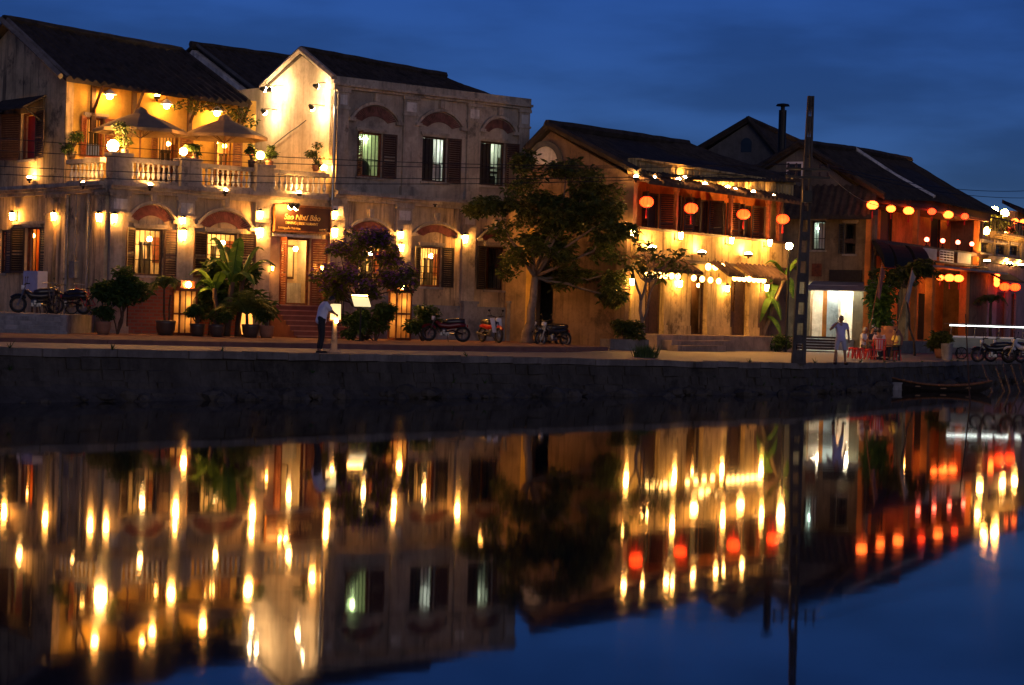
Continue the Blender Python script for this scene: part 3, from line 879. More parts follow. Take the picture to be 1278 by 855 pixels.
# ================================================================== HOUSE C
YC = R(56)
C0 = Vector((4.52, 80.5, ZG))
HC = thing('lantern_restaurant', 'yellow two storey shophouse hung with red lanterns under a dark tiled roof', 'house', C0, YC)
FC = Wall(HC); SC = Wall(HC, (0, 0, 0), R(-90))
LC = 13.6
zpl = FC.z(875, 418)
G = [FC.rect(805, 343, 826, 417), FC.rect(862, 343, 880, 418), FC.rect(912, 346, 932, 418)]
G = [(a, b_, zpl+.01, d) for a, b_, c, d in G]
zb0 = FC.z(875, 326); zb1 = FC.z(875, 294); ze = FC.z(875, 236)
b = MB(); b.grid_wall(0, FC.u(947), 0, zb0, TH, G); FC.add(b, 'shop_wall', M['plaster_yellow'])
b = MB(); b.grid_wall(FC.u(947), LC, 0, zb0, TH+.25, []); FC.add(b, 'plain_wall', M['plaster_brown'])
b = MB(); b.grid_wall(0, LC, zb0, zb1, TH, []); FC.add(b, 'balcony_front', M['plaster_yellow'])
b = MB(); b.box(0, -.12, zb1, LC, .3, zb1+.1); b.box(0, -.18, zb0-.12, LC, 0, zb0); FC.add(b, 'balcony_ledge', M['wood'])
# ground floor doors
for i, r in enumerate(G):
    room(FC, r, TH, .7, M['plaster_brown'], 'ball', M['bulb_soft'], up=.05, down=.0, grow=.15)
    w_ = window(FC, r, M['wood'], None, None, lintel=False, sill=False, name='shop_doorway', wid=(r[1]-r[0])*.48)
    if i != 1:
        b = MB(); x0, x1 = r[0]+.07, r[1]-.07
        xm = x0 + (x1-x0)*.42
        b.box(xm, .14, r[2]+.05, x1, .2, r[3]-.07); FC.add(b, 'door_leaf', M['wood'], w_)
        b = MB(); b.box(x0, .14, r[2]+.05, xm-.02, .18, r[2]+1.0)
        for k in range(7): b.box(x0, .145, r[2]+1.2+k*.22, xm-.02, .175, r[2]+1.24+k*.22)
        b.box((x0+xm)/2-.02, .15, r[2]+1.0, (x0+xm)/2+.02, .17, r[3]-.1)
        FC.add(b, 'lattice_leaf', M['wood'], w_)
    else:
        b = MB(); b.sphere(((r[0]+r[1])/2-.05, 1.5, zpl+1.75), .34, .1, .45); FC.add(b, 'room_picture', M['plaster_orange'], w_)
        b = MB(); b.box(r[0]+.1, 1.2, zpl+.0, r[1]-.1, 1.7, zpl+.9); FC.add(b, 'room_cabinet', M['wood_black'], w_)
# pillars between doors, slightly proud
for x0, x1 in ((828, 860), (882, 911), (934, 946)):
    pilaster(FC, FC.u(x0), FC.u(x1), zpl+.01, zb0-.13, proud=.12, panel=False, cap=False, mat=M['plaster_yellow'])
pilaster(FC, .0, FC.u(803), 0, zb0-.13, proud=.06, panel=False, cap=False, mat=M['plaster_yellow'])
# upper gallery: recessed wall with louvred doors, posts, beam
gd = 1.1
zg0 = zb1-.55
doors = [(796,803),(811,822),(833,842),(868,881),(889,903),(909,916),(923,934),(941,953),(960,966)]
dh = []
for x0, x1 in ((801, 822), (840, 853), (866, 884), (890, 906), (922, 938), (948, 962)):
    a, b_ = FC.u(x0, gd, 270), FC.u(x1, gd, 270)
    dh.append((a, b_, zg0+.02, zg0+2.15))
GW = Wall(HC, (0, gd, 0), 0)
b = MB(); b.grid_wall(.3, LC-.3, zg0, ze+.2, .2, dh); GW.add(b, 'gallery_wall', M['plaster_orange'])
for i, r in enumerate(dh):
    w_ = window(GW, r, M['wood'], 130 if i % 2 == 0 else 105, 120, lintel=False, sill=False, depth=.02, name='gallery_doorway', wid=(r[1]-r[0])*.5)
    b = MB(); b.box(r[0]+.07, .12, r[2], r[1]-.07, .16, r[3]-.07); GW.add(b, 'dark_leaf', M['wood_black'], w_)
b = MB(); b.box(.3, TH, zg0-.15, LC-.3, gd, zg0); b.build('gallery_floor', M['wood'], HC)
for x in (792, 843.5, 912, 959, 972):
    u = FC.u(x, .1, 270)
    b = MB(); b.box(u-.07, .04, zb1+.1, u+.07, .18, ze); b.box(u-.11, .0, ze-.2, u+.11, .22, ze-.002)
    FC.add(b, 'gallery_post', M['wood_red'])
b = MB(); b.box(0, -.02, ze, LC, .26, ze+.22); FC.add(b, 'gallery_beam', M['wood'])
b = MB(); b.box(0, -.06, ze+.221, LC, .3, ze+.75)
for k in range(28):
    x = .3 + (LC-.6)*k/27
    b.box(x-.1, -.11, ze+.32, x+.1, -.06, ze+.66)
b.box(0, -.16, ze+.751, LC, .3, ze+.84)
FC.add(b, 'eave_frieze', M['plaster_yellow'])
# a narrow tile hood between frieze and gallery
hd = roof(HC, 'gallery_hood', (-.1, -.75, ze-.1), (LC, -.75, ze-.1), (-.1, -.03, ze+.24), (LC, -.03, ze+.24), M['tile_warm'], rows=3, th=.08)
# ground-floor tile awnings
aws = []
for (x0, x1, y) in ((789, 852, 336), (884, 905, 330), (914, 962, 336)):
    u0, u1 = FC.u(x0), FC.u(x1)
    zt = zb0-.02
    aws.append(roof(HC, 'door_hood', (u0, -1.0, zt-.5), (u1, -1.0, zt-.5), (u0, -.19, zt), (u1, -.19, zt), M['tile_warm'], rows=3, th=.08))
# main roof
zEv = FC.p(786, 214, -.3).z
rl = FC.p(680, 156, 3.9); rr = FC.p(858, 179, 3.9)
e0 = Vector((-.25, -.35, zEv)); e1 = Vector((LC+.1, -.35, ze+1.0))
fr = roof(HC, 'roof', e0, e1, Vector((-.25, 3.9, rl.z)), Vector((rr.x, 3.9, rr.z)), M['tile'], sag=.22)
ridge(HC, fr, (-.25, 3.9, rl.z), (rr.x, 3.9, rr.z-.1), M['tile'], .2)
roof(HC, 'back_roof', Vector((LC, 6.6, zEv)), Vector((-.25, 4.9, rl.z-.95)), Vector((rr.x, 3.9, rr.z)), Vector((-.25, 3.9, rl.z)), M['tile'])
b = MB(); b.tube([(-.22, -.35, zEv+.05), (-.22, 3.9, rl.z+.05), (-.22, 4.9, rl.z-.9)], .15, 6); b.build('verge', M['tile'], fr)
# side wall with doorway and round arched attic window
rCd = SC.rect(669, 335, 690, 425); rCd = (rCd[0], rCd[1], .02, rCd[3])
zs_ = zEv-.2
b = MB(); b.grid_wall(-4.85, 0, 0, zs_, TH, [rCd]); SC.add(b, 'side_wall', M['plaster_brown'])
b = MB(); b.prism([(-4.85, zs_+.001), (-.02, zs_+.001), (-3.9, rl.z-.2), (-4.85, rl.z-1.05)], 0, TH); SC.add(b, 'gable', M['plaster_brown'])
room(SC, rCd, TH, 2.0, M['plaster_dark'], None, up=.1, down=0, grow=.1)
aL, aR = SC.u(659, 0, 200), SC.u(703, 0, 200)
b = MB()
o_ = arc_pts(aL, aR, SC.z(681, 205), SC.z(681, 176)); i_ = arc_pts(aL+.22, aR-.22, SC.z(681, 205), SC.z(681, 176)-.22)
for k in range(len(o_)-1): b.prism([o_[k], o_[k+1], i_[k+1], i_[k]], -.12, 0)
am = SC.add(b, 'attic_arch', M['plaster_dark'])
b = MB(); b.prism(i_, -.03, 0); SC.add(b, 'attic_panel', M['plaster_white'], am)
b = MB(); b.box(-4.84, -.04, 0, rCd[0]-.15, 0, SC.z(658, 285)); SC.add(b, 'orange_side_panel', M['plaster_ochre'])
b = MB(); b.box(-.5, -.3, 0, -.05, 0, 4.4); SC.add(b, 'corner_buttress', M['plaster_brown'])
b = MB(); b.box(.31, 6.4, 0, LC, 6.6, zEv); b.box(LC-.3, .4, 0, LC, 6.4, zEv+.2); b.box(0.0, 4.86, 0, .3, 6.4, rl.z-1.2); b.build('rear_wall', M['plaster_dull'], HC)
# plinth and steps
PL = thing('shop_plinth', 'low stone plinth with front steps below the yellow shophouse doors', 'plinth', C0, YC)
b = MB(); b.box(-.1, -1.3, -.1, LC-1.5, -.002, zpl); b.build('plinth_base', M['plinth_tan'], PL)
b = MB(); b.box(FC.u(838, -1.75, 428), -1.75, -.1, FC.u(918, -1.75, 428), -1.302, zpl*.66); b.build('step', M['plinth_tan'], PL)
b = MB(); b.box(FC.u(846, -2.2, 433), -2.2, -.1, FC.u(906, -2.2, 433), -1.752, zpl*.33); b.build('step', M['plinth_tan'], PL)

# ================================================================== HOUSES E / F
YF = R(60)
F0 = Vector((17.1, 99.0, ZG))
HF = thing('veranda_house', 'orange walled house with lantern hung upstairs veranda and long dark roof', 'house', F0, YF)
FF = Wall(HF); SF = Wall(HF, (0, 0, 0), R(-90))
LF = 17.8
zE1 = FF.z(1090, 243); zE2 = FF.z(1228, 262)
zfl = FF.z(1150, 306); zce = zE1-.35
vd = 2.1
# upper veranda
VW = Wall(HF, (0, vd, 0), 0)
dr = []
for x0, x1 in ((1099, 1114), (1162, 1174), (1187, 1197)):
    dr.append((VW.u(x0, 0, 280), VW.u(x1, 0, 280), zfl+.02, zfl+2.35))
b = MB(); b.grid_wall(.25, LF-.25, zfl-.2, zce+.3, .25, dr); VW.add(b, 'veranda_wall', M['plaster_orange'])
for r in dr:
    w_ = window(VW, r, M['wood_black'], None, None, lintel=False, sill=False, depth=.02, name='veranda_doorway', wid=(r[1]-r[0])*.5)
    b = MB(); b.box(r[0]+.07, .14, r[2], r[1]-.07, .18, r[3]-.07); VW.add(b, 'dark_leaf', M['wood_black'], w_)
b = MB(); b.box(0, .02, zfl-.22, LF, vd, zfl); b.build('veranda_floor', M['wood'], HF)
b = MB(); b.box(0, .02, zce+.05, LF, vd, zce+.15); b.build('veranda_ceiling', M['wood_red'], HF)
for x, wd in ((1087, .2), (1145.5, .3), (1221.5, .3)):
    u = FF.u(x, .1, 270)
    b = MB(); b.box(u-wd/2, .05, 0, u+wd/2, .3, zce+.04); FF.add(b, 'veranda_column', M['plaster_orange'])
b = MB(); b.prism([(0, zce+.16), (LF, zce+.16), (LF, zE2+.16), (0, zE1+.1)], -.05, .3); FF.add(b, 'eave_beam', M['wood'])
M['louvre_paint'] = flat('blue_white_louvre', (.45,.45,.52), .5)
# balcony parapet: solid at one end, white lattice panels at the other
zb = FF.z(1170, 328)
u1_, u2_ = FF.u(1146, 0, 315), FF.u(1222, 0, 315)
b = MB(); b.box(0, -.04, zb, u1_, .04, zfl-.02); b.box(u1_, -.03, zb, LF, .03, zb+.1); b.box(u1_, -.03, zfl-.12, LF, .03, zfl-.02); FF.add(b, 'balcony_parapet', M['wood'])
for i, (x0, x1, lat) in enumerate(((1151, 1168, 0), (1172, 1189, 1), (1194, 1211, 0))):
    a, c_ = FF.u(x0, 0, 315), FF.u(x1, 0, 315)
    b = MB()
    if lat:
        for k in range(5): b.box(a+(c_-a)*k/4-.03, -.05, zb+.12, a+(c_-a)*k/4+.03, -.032, zfl-.14)
        for k in range(5): 
            z = zb+.12+(zfl-.26-zb)*k/4; b.box(a, -.07, z-.03, c_, -.051, z+.03)
        FF.add(b, 'lattice_panel', M['white_paint'])
    else:
        n = 9
        for k in range(n):
            z = zb+.12+(zfl-.26-zb)*k/n; b.box(a, -.06, z, c_, -.032, z+.085)
        FF.add(b, 'louvre_panel', M['louvre_paint'])
b = MB(); b.box(u1_-.4, -1.0, zb-.3, LF+.4, -.05, zb-.22); FF.add(b, 'shop_canopy', M['grey_sheet'])
# ground floor
GF = Wall(HF, (0, 2.4, 0), 0)
dg = []
for x0, x1 in ((1120, 1130), (1146, 1160), (1182, 1191)):
    dg.append((GF.u(x0, 0, 380), GF.u(x1, 0, 380), .5, 3.0))
b = MB(); b.grid_wall(.25, LF-.25, 0, zfl-.23, .25, dg); GF.add(b, 'shop_back_wall', M['plaster_orange'])
for r in dg:
    b = MB(); b.box(r[0], .1, r[2], r[1], .16, r[3]); GF.add(b, 'shop_door', M['wood_black'])
b = MB(); b.box(0, -.9, -.1, LF, 2.38, .48); b.build('shop_floor', M['concrete'], HF)
for x, wd in ((1131, .45), (1163, .4), (1206, .55)):
    u = FF.u(x, .1, 370)
    b = MB(); b.box(u-wd/2, .02, .48, u+wd/2, .4, zb-.05); FF.add(b, 'shop_pillar', M['plaster_orange'] if x > 1140 else M['plaster_yellow'])
b = MB(); b.box(FF.u(1206, .1, 370)+.3, .0, .481, LF, .3, zb-.05); FF.add(b, 'end_wall', M['plaster_brown'])
b = MB(); b.box(LF-.25, .31, 0, LF, 6.8, zE2); b.box(.31, 6.8, 0, LF, 7.1, zE2+.3); b.build('rear_wall', M['plaster_dull'], HF)
# roof over E and F
sE = SF.p(1000, 180)                               # apex on the side plane
wr = -sE.x
zr0 = sE.z
rF1 = FF.p(1066, 188, wr); rF2 = FF.p(1136, 201, wr)
eF0 = Vector((-.3, -.5, zE1-.1)); eF1 = Vector((LF+.3, -.5, FF.p(1231, 263, -.5).z))
mid_e = FF.p(1166, 247.5, -.5)
mainr = roof(HF, 'roof', eF0, Vector((mid_e.x, -.5, mid_e.z)), Vector((-.3, wr, zr0)), Vector((rF1.x, wr, rF1.z)), M['tile'], sag=.12)
r2_ = roof(HF, 'lower_roof', Vector((mid_e.x+.02, -.5, mid_e.z)), eF1, Vector((rF1.x+.02, wr, rF1.z)), Vector((rF2.x, wr, rF2.z)), M['tile'], sag=.15)
b = MB(); b.tube([(mid_e.x, -.5, mid_e.z+.06), Vector((mid_e.x, -.5, mid_e.z)).lerp(Vector((rF1.x, wr, rF1.z)), .5) + Vector((0,0,-.02)), (rF1.x, wr, rF1.z+.12)], .12, 6); b.build('pale_verge', M['plaster_white'], r2_)
ridge(HF, mainr, (-.3, wr, zr0), (rF1.x, wr, rF1.z), M['tile'], .18)
ridge(HF, r2_, (rF1.x, wr, rF1.z), (rF2.x, wr, rF2.z), M['tile'], .18)
roof(HF, 'back_roof', Vector((LF, 2*wr+.3, zE2)), Vector((-.3, 2*wr+.3, zE1)), Vector((rF2.x, wr, rF2.z-.1)), Vector((-.3, wr, zr0-.02)), M['tile'])
b = MB(); b.tube([(-.28, -.5, zE1), (-.28, wr, zr0+.06), (-.28, 2*wr, zE1+.4)], .14, 6); b.build('verge', M['tile'], mainr)
# E side wall: gable, lean-to, side room windows, white shop opening
zle = SF.z(1040, 268)
q1 = SF.rect(1013, 276, 1030, 312); q2 = SF.rect(1054, 279, 1068, 317); q3 = SF.rect(1011, 359, 1064, 418)
q3 = (q3[0], q3[1], .5, q3[3])
b = MB(); b.grid_wall(-7.2, -.02, 0, zle-.02, TH, [q1, q2, q3]); SF.add(b, 'side_wall', M['plaster_dull'])
b = MB(); b.prism([(-7.2, zle-.019), (-.02, zle-.019), (-.02, zE1-.3), (sE.x, zr0-.2), (-7.2, zE1+.3)], 0, TH); SF.add(b, 'gable', M['plaster_dark'])
roof(HF, 'lean_to_roof', Vector((-.9, -.1, zle-.12)), Vector((-.9, 7.3, zle-.12)), Vector((-.02, -.1, SF.z(1040, 232))), Vector((-.02, 7.3, SF.z(1040, 232))), M['tile'], rows=4)
room(SF, q1, TH, 2.0, M['plaster_white'], 'wall', M['tube_cool'], up=.1, down=.3, grow=.2)
room(SF, q2, TH, 1.2, M['plaster_dark'], None, up=.1, down=.1, grow=.1)
shop_ = room(SF, q3, TH, 1.7, M['plaster_white'], None, up=.2, down=0, grow=.0)
for w_ in (.55, 1.3):
    b = MB(); b.tube([(q3[0]+.05, w_, q3[3]-.02), (q3[1]-.2, w_, q3[3]-.02)], .04, 6); SF.add(b, 'shop_tube', M['tube_warm'], shop_)
window(SF, q1, M['wood_black'], None, None, bars=3, rails=(.4,))
window(SF, q2, M['wood_black'], 165, None, bars=2)
b = MB(); b.box(q1[1]-.42, .2, q1[2]+.1, q1[1]-.1, .23, q1[3]-.08); SF.add(b, 'pale_curtain', M['white_paint'])
u = SF.u(1039, 0, 390)
b = MB(); b.box(u-.28, -.02, .5, u+.28, .28, q3[3]); SF.add(b, 'shop_column', M['plaster_white'])
b = MB(); b.box(q3[0]+.6, 1.0, .5, q3[0]+1.1, 1.4, 1.25); b.lathe([(.0,1.25),(.22,1.3),(.28,1.5),(.2,1.75),(.1,1.85)], (q3[0]+.85, 1.2, 0)); SF.add(b, 'shop_urn', M['wood'])
b = MB(); b.slab([(SF.u(1006, -1.0, 350), -1.3, q3[3]-.12), (SF.u(1100, -1.0, 355)+.3, -1.3, q3[3]-.12), (SF.u(1100, -1.0, 355)+.3, -.01, q3[3]+.3), (SF.u(1006, -1, 350), -.01, q3[3]+.3)], .06)
SF.add(b, 'tin_awning', M['grey_sheet'])
x0, x1 = SF.u(1036, 0, 342), SF.u(1076, 0, 342)
b = MB(); b.box(x0, -.12, SF.z(1056, 351), x1, -.01, SF.z(1056, 337)); SF.add(b, 'blank_fascia', M['wood_black'])
b = MB(); b.box(SF.u(1014, 0, 335), -.1, SF.z(1020, 345), SF.u(1026, 0, 335), -.01, SF.z(1020, 329)); SF.add(b, 'notice_board', M['wood_red'])
b = MB(); b.box(-5.2, -1.5, -.1, -.9, -.01, .48); b.box(-4.9, -1.9, -.1, -1.2, -1.502, .3); b.box(-4.6, -2.3, -.1, -1.5, -1.902, .14); SF.add(b, 'shop_step', M['plaster_white'])
# attic window in the near gable and its lattice
r = SF.rect(982, 202, 1003, 223)
b = MB(); b.box(r[0], -.06, r[2], r[1], -.01, r[2]+.1); b.box(r[0], -.06, r[3]-.1, r[1], -.01, r[3]); b.box(r[0], -.06, r[2]+.1, r[0]+.1, -.01, r[3]-.1); b.box(r[1]-.1, -.06, r[2]+.1, r[1], -.01, r[3]-.1)
aw_ = SF.add(b, 'attic_window', M['white_paint'])
b = MB(); b.box(r[0]+.1, -.03, r[2]+.1, r[1]-.1, -.005, r[3]-.1); SF.add(b, 'pane', M['glass_dark'], aw_)

# E1: tall dark gable behind
E0 = at(1010, 300, 108.5); E0 = Vector((E0.x, E0.y, ZG))
HE = thing('dark_gable_house', 'tall unlit grey gabled house with a stovepipe behind the lantern shophouse', 'house', E0, R(62))
SE = Wall(HE, (0, 0, 0), R(-90))
pa = SE.p(935, 150); pl_ = SE.p(871, 192); pr_ = SE.p(1060, 250)
zz = pl_.z
b = MB(); b.prism([(pl_.x, 0), (0, 0), (0, pr_.z), (pa.x, pa.z-.15), (pl_.x, pl_.z-.15)], 0, .3); SE.add(b, 'gable_wall', M['plaster_dark'])
r = SE.rect(925, 172, 938, 190)
b = MB(); b.prism(arc_pts(r[0], r[1], r[2]+.35, r[3], 10) + [(r[1], r[2]), (r[0], r[2])], -.02, 0); n1 = SE.add(b, 'gable_niche', M['glass_dark'])
wA = -pa.x
er_ = Wall(HE).p(1066, 187, wA)
L_E = 13
f_ = roof(HE, 'roof', (-.2, -.3, pr_.z), (L_E, -.3, pr_.z-.4), (-.2, wA, pa.z), (L_E, wA, pa.z-.9), M['tile'], sag=.1)
ridge(HE, f_, (-.2, wA, pa.z), (L_E, wA, pa.z-.9), M['tile'])
roof(HE, 'back_roof', (L_E, -pl_.x+.3, pl_.z-.1), (-.2, -pl_.x+.3, pl_.z), (L_E, wA, pa.z-.9), (-.2, wA, pa.z), M['tile'])
b = MB(); b.tube([(-.16, -.3, pr_.z+.05), (-.16, wA, pa.z+.08), (-.16, -pl_.x+.3, pl_.z+.05)], .16, 6); b.build('verge', M['tile'], f_)
b = MB(); b.box(.31, .2, 0, L_E, -pl_.x-.2, pl_.z-.5); b.build('body_wall', M['plaster_dark'], HE)
# stovepipe
ch = at(975, 200, 107.0); ct = at(976.5, 129, 107.0)
b = MB(); hgt = ct.z-ch.z+1.4
b.lathe([(.2, 0), (.2, hgt-.35)], n=12); b.lathe([(.11, hgt-.35), (.11, hgt-.12)], n=8); b.lathe([(.36, hgt-.14), (.3, hgt-.04), (.05, hgt)], n=12)
so = b.build('stovepipe', M['iron'], None, (ch.x, ch.y, ch.z-1.4), smooth=False)
tag(so, 'tall black stovepipe with flat cap above the dark gabled house', 'chimney')

# ================================================================== HOUSE G (far, yellow, globe lamps)
YG = R(62)
G0 = F0 + Vector((math.cos(YF), math.sin(YF), 0)) * (LF + .15)
HG = thing('terrace_house', 'yellow floodlit house with globe lamps on its planted roof terrace', 'house', G0, YG)
FG = Wall(HG)
LG = 14
zt_ = FG.z(1250, 299); zm = FG.z(1250, 330)
gw = [FG.rect(1224, 303, 1237, 316), FG.rect(1243, 305, 1255, 318), FG.rect(1260, 306, 1271, 319)]
gd_ = [FG.rect(1244, 365, 1256, 395), FG.rect(1262, 367, 1268, 395)]
gd_ = [(a, b_, .3, d) for a, b_, c, d in gd_]
b = MB(); b.grid_wall(0, LG, zm, zt_, TH, gw); FG.add(b, 'upper_wall', M['plaster_yellow'])
b = MB(); b.grid_wall(0, LG, 0, zm, TH, gd_); FG.add(b, 'ground_wall', M['plaster_mauve'])
for r in gw:
    window(FG, r, M['wood_black'], None, None, bars=3, rails=(.5,))
    b = MB(); b.box(r[0]+.07, .19, r[2]+.07, r[1]-.07, .22, r[3]-.07); FG.add(b, 'dark_glass', M['glass_dark'])
for r in gd_:
    window(FG, r, M['wood_red'], None, None, lintel=False, sill=False, name='shop_doorway')
    b = MB(); b.box(r[0]+.07, .16, r[2], r[1]-.07, .2, r[3]-.07); FG.add(b, 'door_leaf', M['wood_red'])
cornice(FG, 0, LG, zm, name='string_course'); cornice(FG, 0, LG, zt_, name='terrace_cornice', mat=M['plaster_yellow'])
for x in (1240, 1257.5, 1274):
    u = FG.u(x, 0, 312); b = MB(); b.box(u-.18, -.08, zm+.37, u+.18, 0, zt_-.02); FG.add(b, 'upper_pilaster', M['plaster_yellow'])
b = MB(); b.box(0, .31, zt_-.1, LG, 6, zt_+.02); b.box(LG-.3, .31, 0, LG, 6, zt_-.11); b.box(.01, 5.7, 0, LG, 6, zt_-.11); b.box(.01, .31, 0, .3, 5.69, zt_-.11); b.build('terrace_deck', M['concrete'], HG)
# upper pavilion
uP = FG.u(1266, 1.5, 280)
b = MB(); b.box(uP, 1.5, zt_+.03, LG, 2.6, zt_+2.1); b.build('pavilion_wall', M['plaster_yellow'], HG)
rp = roof(HG, 'pavilion_roof', (uP-.2, 1.0, zt_+2.05), (LG+.3, 1.0, zt_+2.05), (uP+3.6, 3.2, zt_+2.9), (LG+.3, 3.2, zt_+2.9), M['tile'], rows=4)
b = MB()
for k in range(18):
    u = .1 + (uP-.3)*k/17; b.box(u-.03, .05, zt_+.4, u+.03, .11, zt_+1.1)
b.box(0, .04, zt_+1.1, uP-.1, .12, zt_+1.18)
FG.add(b, 'terrace_railing', M['iron'])
# dark ground awning
a_, c_ = FG.u(1246, -.8, 345), FG.u(1275, -.8, 345)
b = MB(); b.slab([(a_, -1.0, FG.z(1260, 352)), (c_, -1.0, FG.z(1260, 352)), (c_, -.02, FG.z(1260, 341)), (a_, -.02, FG.z(1260, 341))], .06); FG.add(b, 'dark_awning', M['black_cloth'])
# distant continuing houses past the frame keep the street closed
H2 = thing('far_house', 'dim brown house closing the street beyond the globe lamp house', 'house', G0 + Vector((math.cos(YG), math.sin(YG), 0))*(LG+.2), R(66))
b = MB(); b.box(0, 0, 0, 16, 8, 6.2); b.build('body_wall', M['plaster_brown'], H2)
roof(H2, 'roof', (-.2, -.6, 6.1), (16, -.6, 6.1), (-.2, 4, 8.2), (16, 4, 8.2), M['tile'])
# ================================================================== GROUND, QUAY, WATER
def offset_pts(d):
    """points a distance d inland from the quay edge line"""
    out = []
    for i, q in enumerate(QUAY):
        a = QUAY[max(0, i-1)]; c = QUAY[min(len(QUAY)-1, i+1)]
        dx, dy = c[0]-a[0], c[1]-a[1]; L = math.hypot(dx, dy)
        out.append((q[0] - dy/L*d, q[1] + dx/L*d))
    return out
# refine the quay line
_Q = []
for a, c in zip(QUAY, QUAY[1:]):
    n = max(1, int(math.hypot(c[0]-a[0], c[1]-a[1]) / 2.0))
    for k in range(n):
        t = k/n; _Q.append(tuple(a[i]+(c[i]-a[i])*t for i in range(3)))
_Q.append(QUAY[-1])
QUAY_F = _Q
def offs(d):
    out = []
    for i, q in enumerate(QUAY_F):
        a = QUAY_F[max(0, i-1)]; c = QUAY_F[min(len(QUAY_F)-1, i+1)]
        dx, dy = c[0]-a[0], c[1]-a[1]; L = math.hypot(dx, dy)
        out.append((q[0] - dy/L*d, q[1] + dx/L*d))
    return out
gm, nt, bs = newmat('dusty_street')
L_ = nt.links.new
geo = nd(nt, 'ShaderNodeNewGeometry')
n1 = nd(nt, 'ShaderNodeTexNoise'); n1.inputs['Scale'].default_value = .45; n1.inputs['Detail'].default_value = 9; n1.inputs['Roughness'].default_value = .7
n2 = nd(nt, 'ShaderNodeTexNoise'); n2.inputs['Scale'].default_value = 7; n2.inputs['Detail'].default_value = 6
L_(geo.outputs['Position'], n1.inputs['Vector']); L_(geo.outputs['Position'], n2.inputs['Vector'])
mx = nd(nt, 'ShaderNodeMix', data_type='RGBA'); mx.inputs['A'].default_value = (.18,.15,.135,1); mx.inputs['B'].default_value = (.30,.255,.23,1)
L_(n1.outputs['Fac'], mx.inputs['Factor'])
mx2 = nd(nt, 'ShaderNodeMix', data_type='RGBA', blend_type='MULTIPLY'); mx2.inputs['Factor'].default_value = .5
L_(mx.outputs['Result'], mx2.inputs['A']); L_(n2.outputs['Fac'], mx2.inputs['B'])
L_(mx2.outputs['Result'], bs.inputs['Base Color'])
bs.inputs['Roughness'].default_value = .72
bp = nd(nt, 'ShaderNodeBump'); bp.inputs['Strength'].default_value = .3; bp.inputs['Distance'].default_value = .02
L_(n2.outputs['Fac'], bp.inputs['Height']); L_(bp.outputs[0], bs.inputs['Normal'])
M['street'] = gm

b = MB()
rows = [0, .6, 1.5, 3, 5, 8, 12, 20, 40, 90, 400, 3000]
for d in rows:
    for i, (x, y) in enumerate(offs(d)):
        z = QUAY_F[i][2]; k = min(1, d/8); k = k*k*(3-2*k)
        b.v.append((x, y, z + (ZG-z)*k))
nq = len(QUAY_F)
for j in range(len(rows)-1):
    for i in range(nq-1):
        a = j*nq+i; b.f.append((a, a+1, a+1+nq, a+nq))
o = b.build('ground', M['street'], smooth=True); tag(o, 'pinkish dusty riverside street running behind the quay', kind='structure')

def raw_(mb, name, m):
    me = bpy.data.meshes.new(name); me.from_pydata([tuple(v) for v in mb.v], [], mb.f); me.materials.append(M[m]); return link(name, me)
# quay wall: capping stones over a battered, irregular stone face
b = MB()
prof = [(.06, .0), (-.1, -.001), (-.1, -.16), (-.03, -.17), (-.09, -.5), (-.22, -.85), (-.55, -1.15), (-1.1, -1.5)]
cap = MB()
rng = random.Random(3)
for j, (dd, dz) in enumerate(prof[3:]):
    for i, (x, y) in enumerate(offs(dd)):
        q = QUAY_F[i]
        jz = rng.uniform(-.05, .05) if j else 0
        jx = rng.uniform(-.09, .09) if j else 0
        b.v.append((x+jx, y+jx, q[2]+dz+jz))
for j in range(len(prof)-4):
    for i in range(nq-1):
        a = j*nq+i; b.f.append((a, a+1, a+1+nq, a+nq))
o = b.build('embankment_wall', M['stone']); tag(o, 'dark mossy stone embankment wall between street and river', 'wall')
o1, o2 = offs(.5), offs(-.1)
b = MB()
for i in range(nq-1):
    for t0, t1 in ((.004, .5), (.512, .996)):
        ja, jb, jx = rng.uniform(-.02, .02), rng.uniform(-.02, .02), rng.uniform(-.05, .05)
        def P_(o_, t, dz): return (o_[i][0]+(o_[i+1][0]-o_[i][0])*t, o_[i][1]+(o_[i+1][1]-o_[i][1])*t, QUAY_F[i][2]+(QUAY_F[i+1][2]-QUAY_F[i][2])*t+dz)
        q = [P_(o1,t0,.03+ja), P_(o2,t0,.03+ja), P_(o2,t1,.03+jb), P_(o1,t1,.03+jb)]
        q[1] = (q[1][0]+jx, q[1][1]-jx, q[1][2]); q[2] = (q[2][0]+jx*.6, q[2][1]-jx*.6, q[2][2])
        b.slab(q, .19)
cp = b.build('coping_edge', M['concrete'], o)
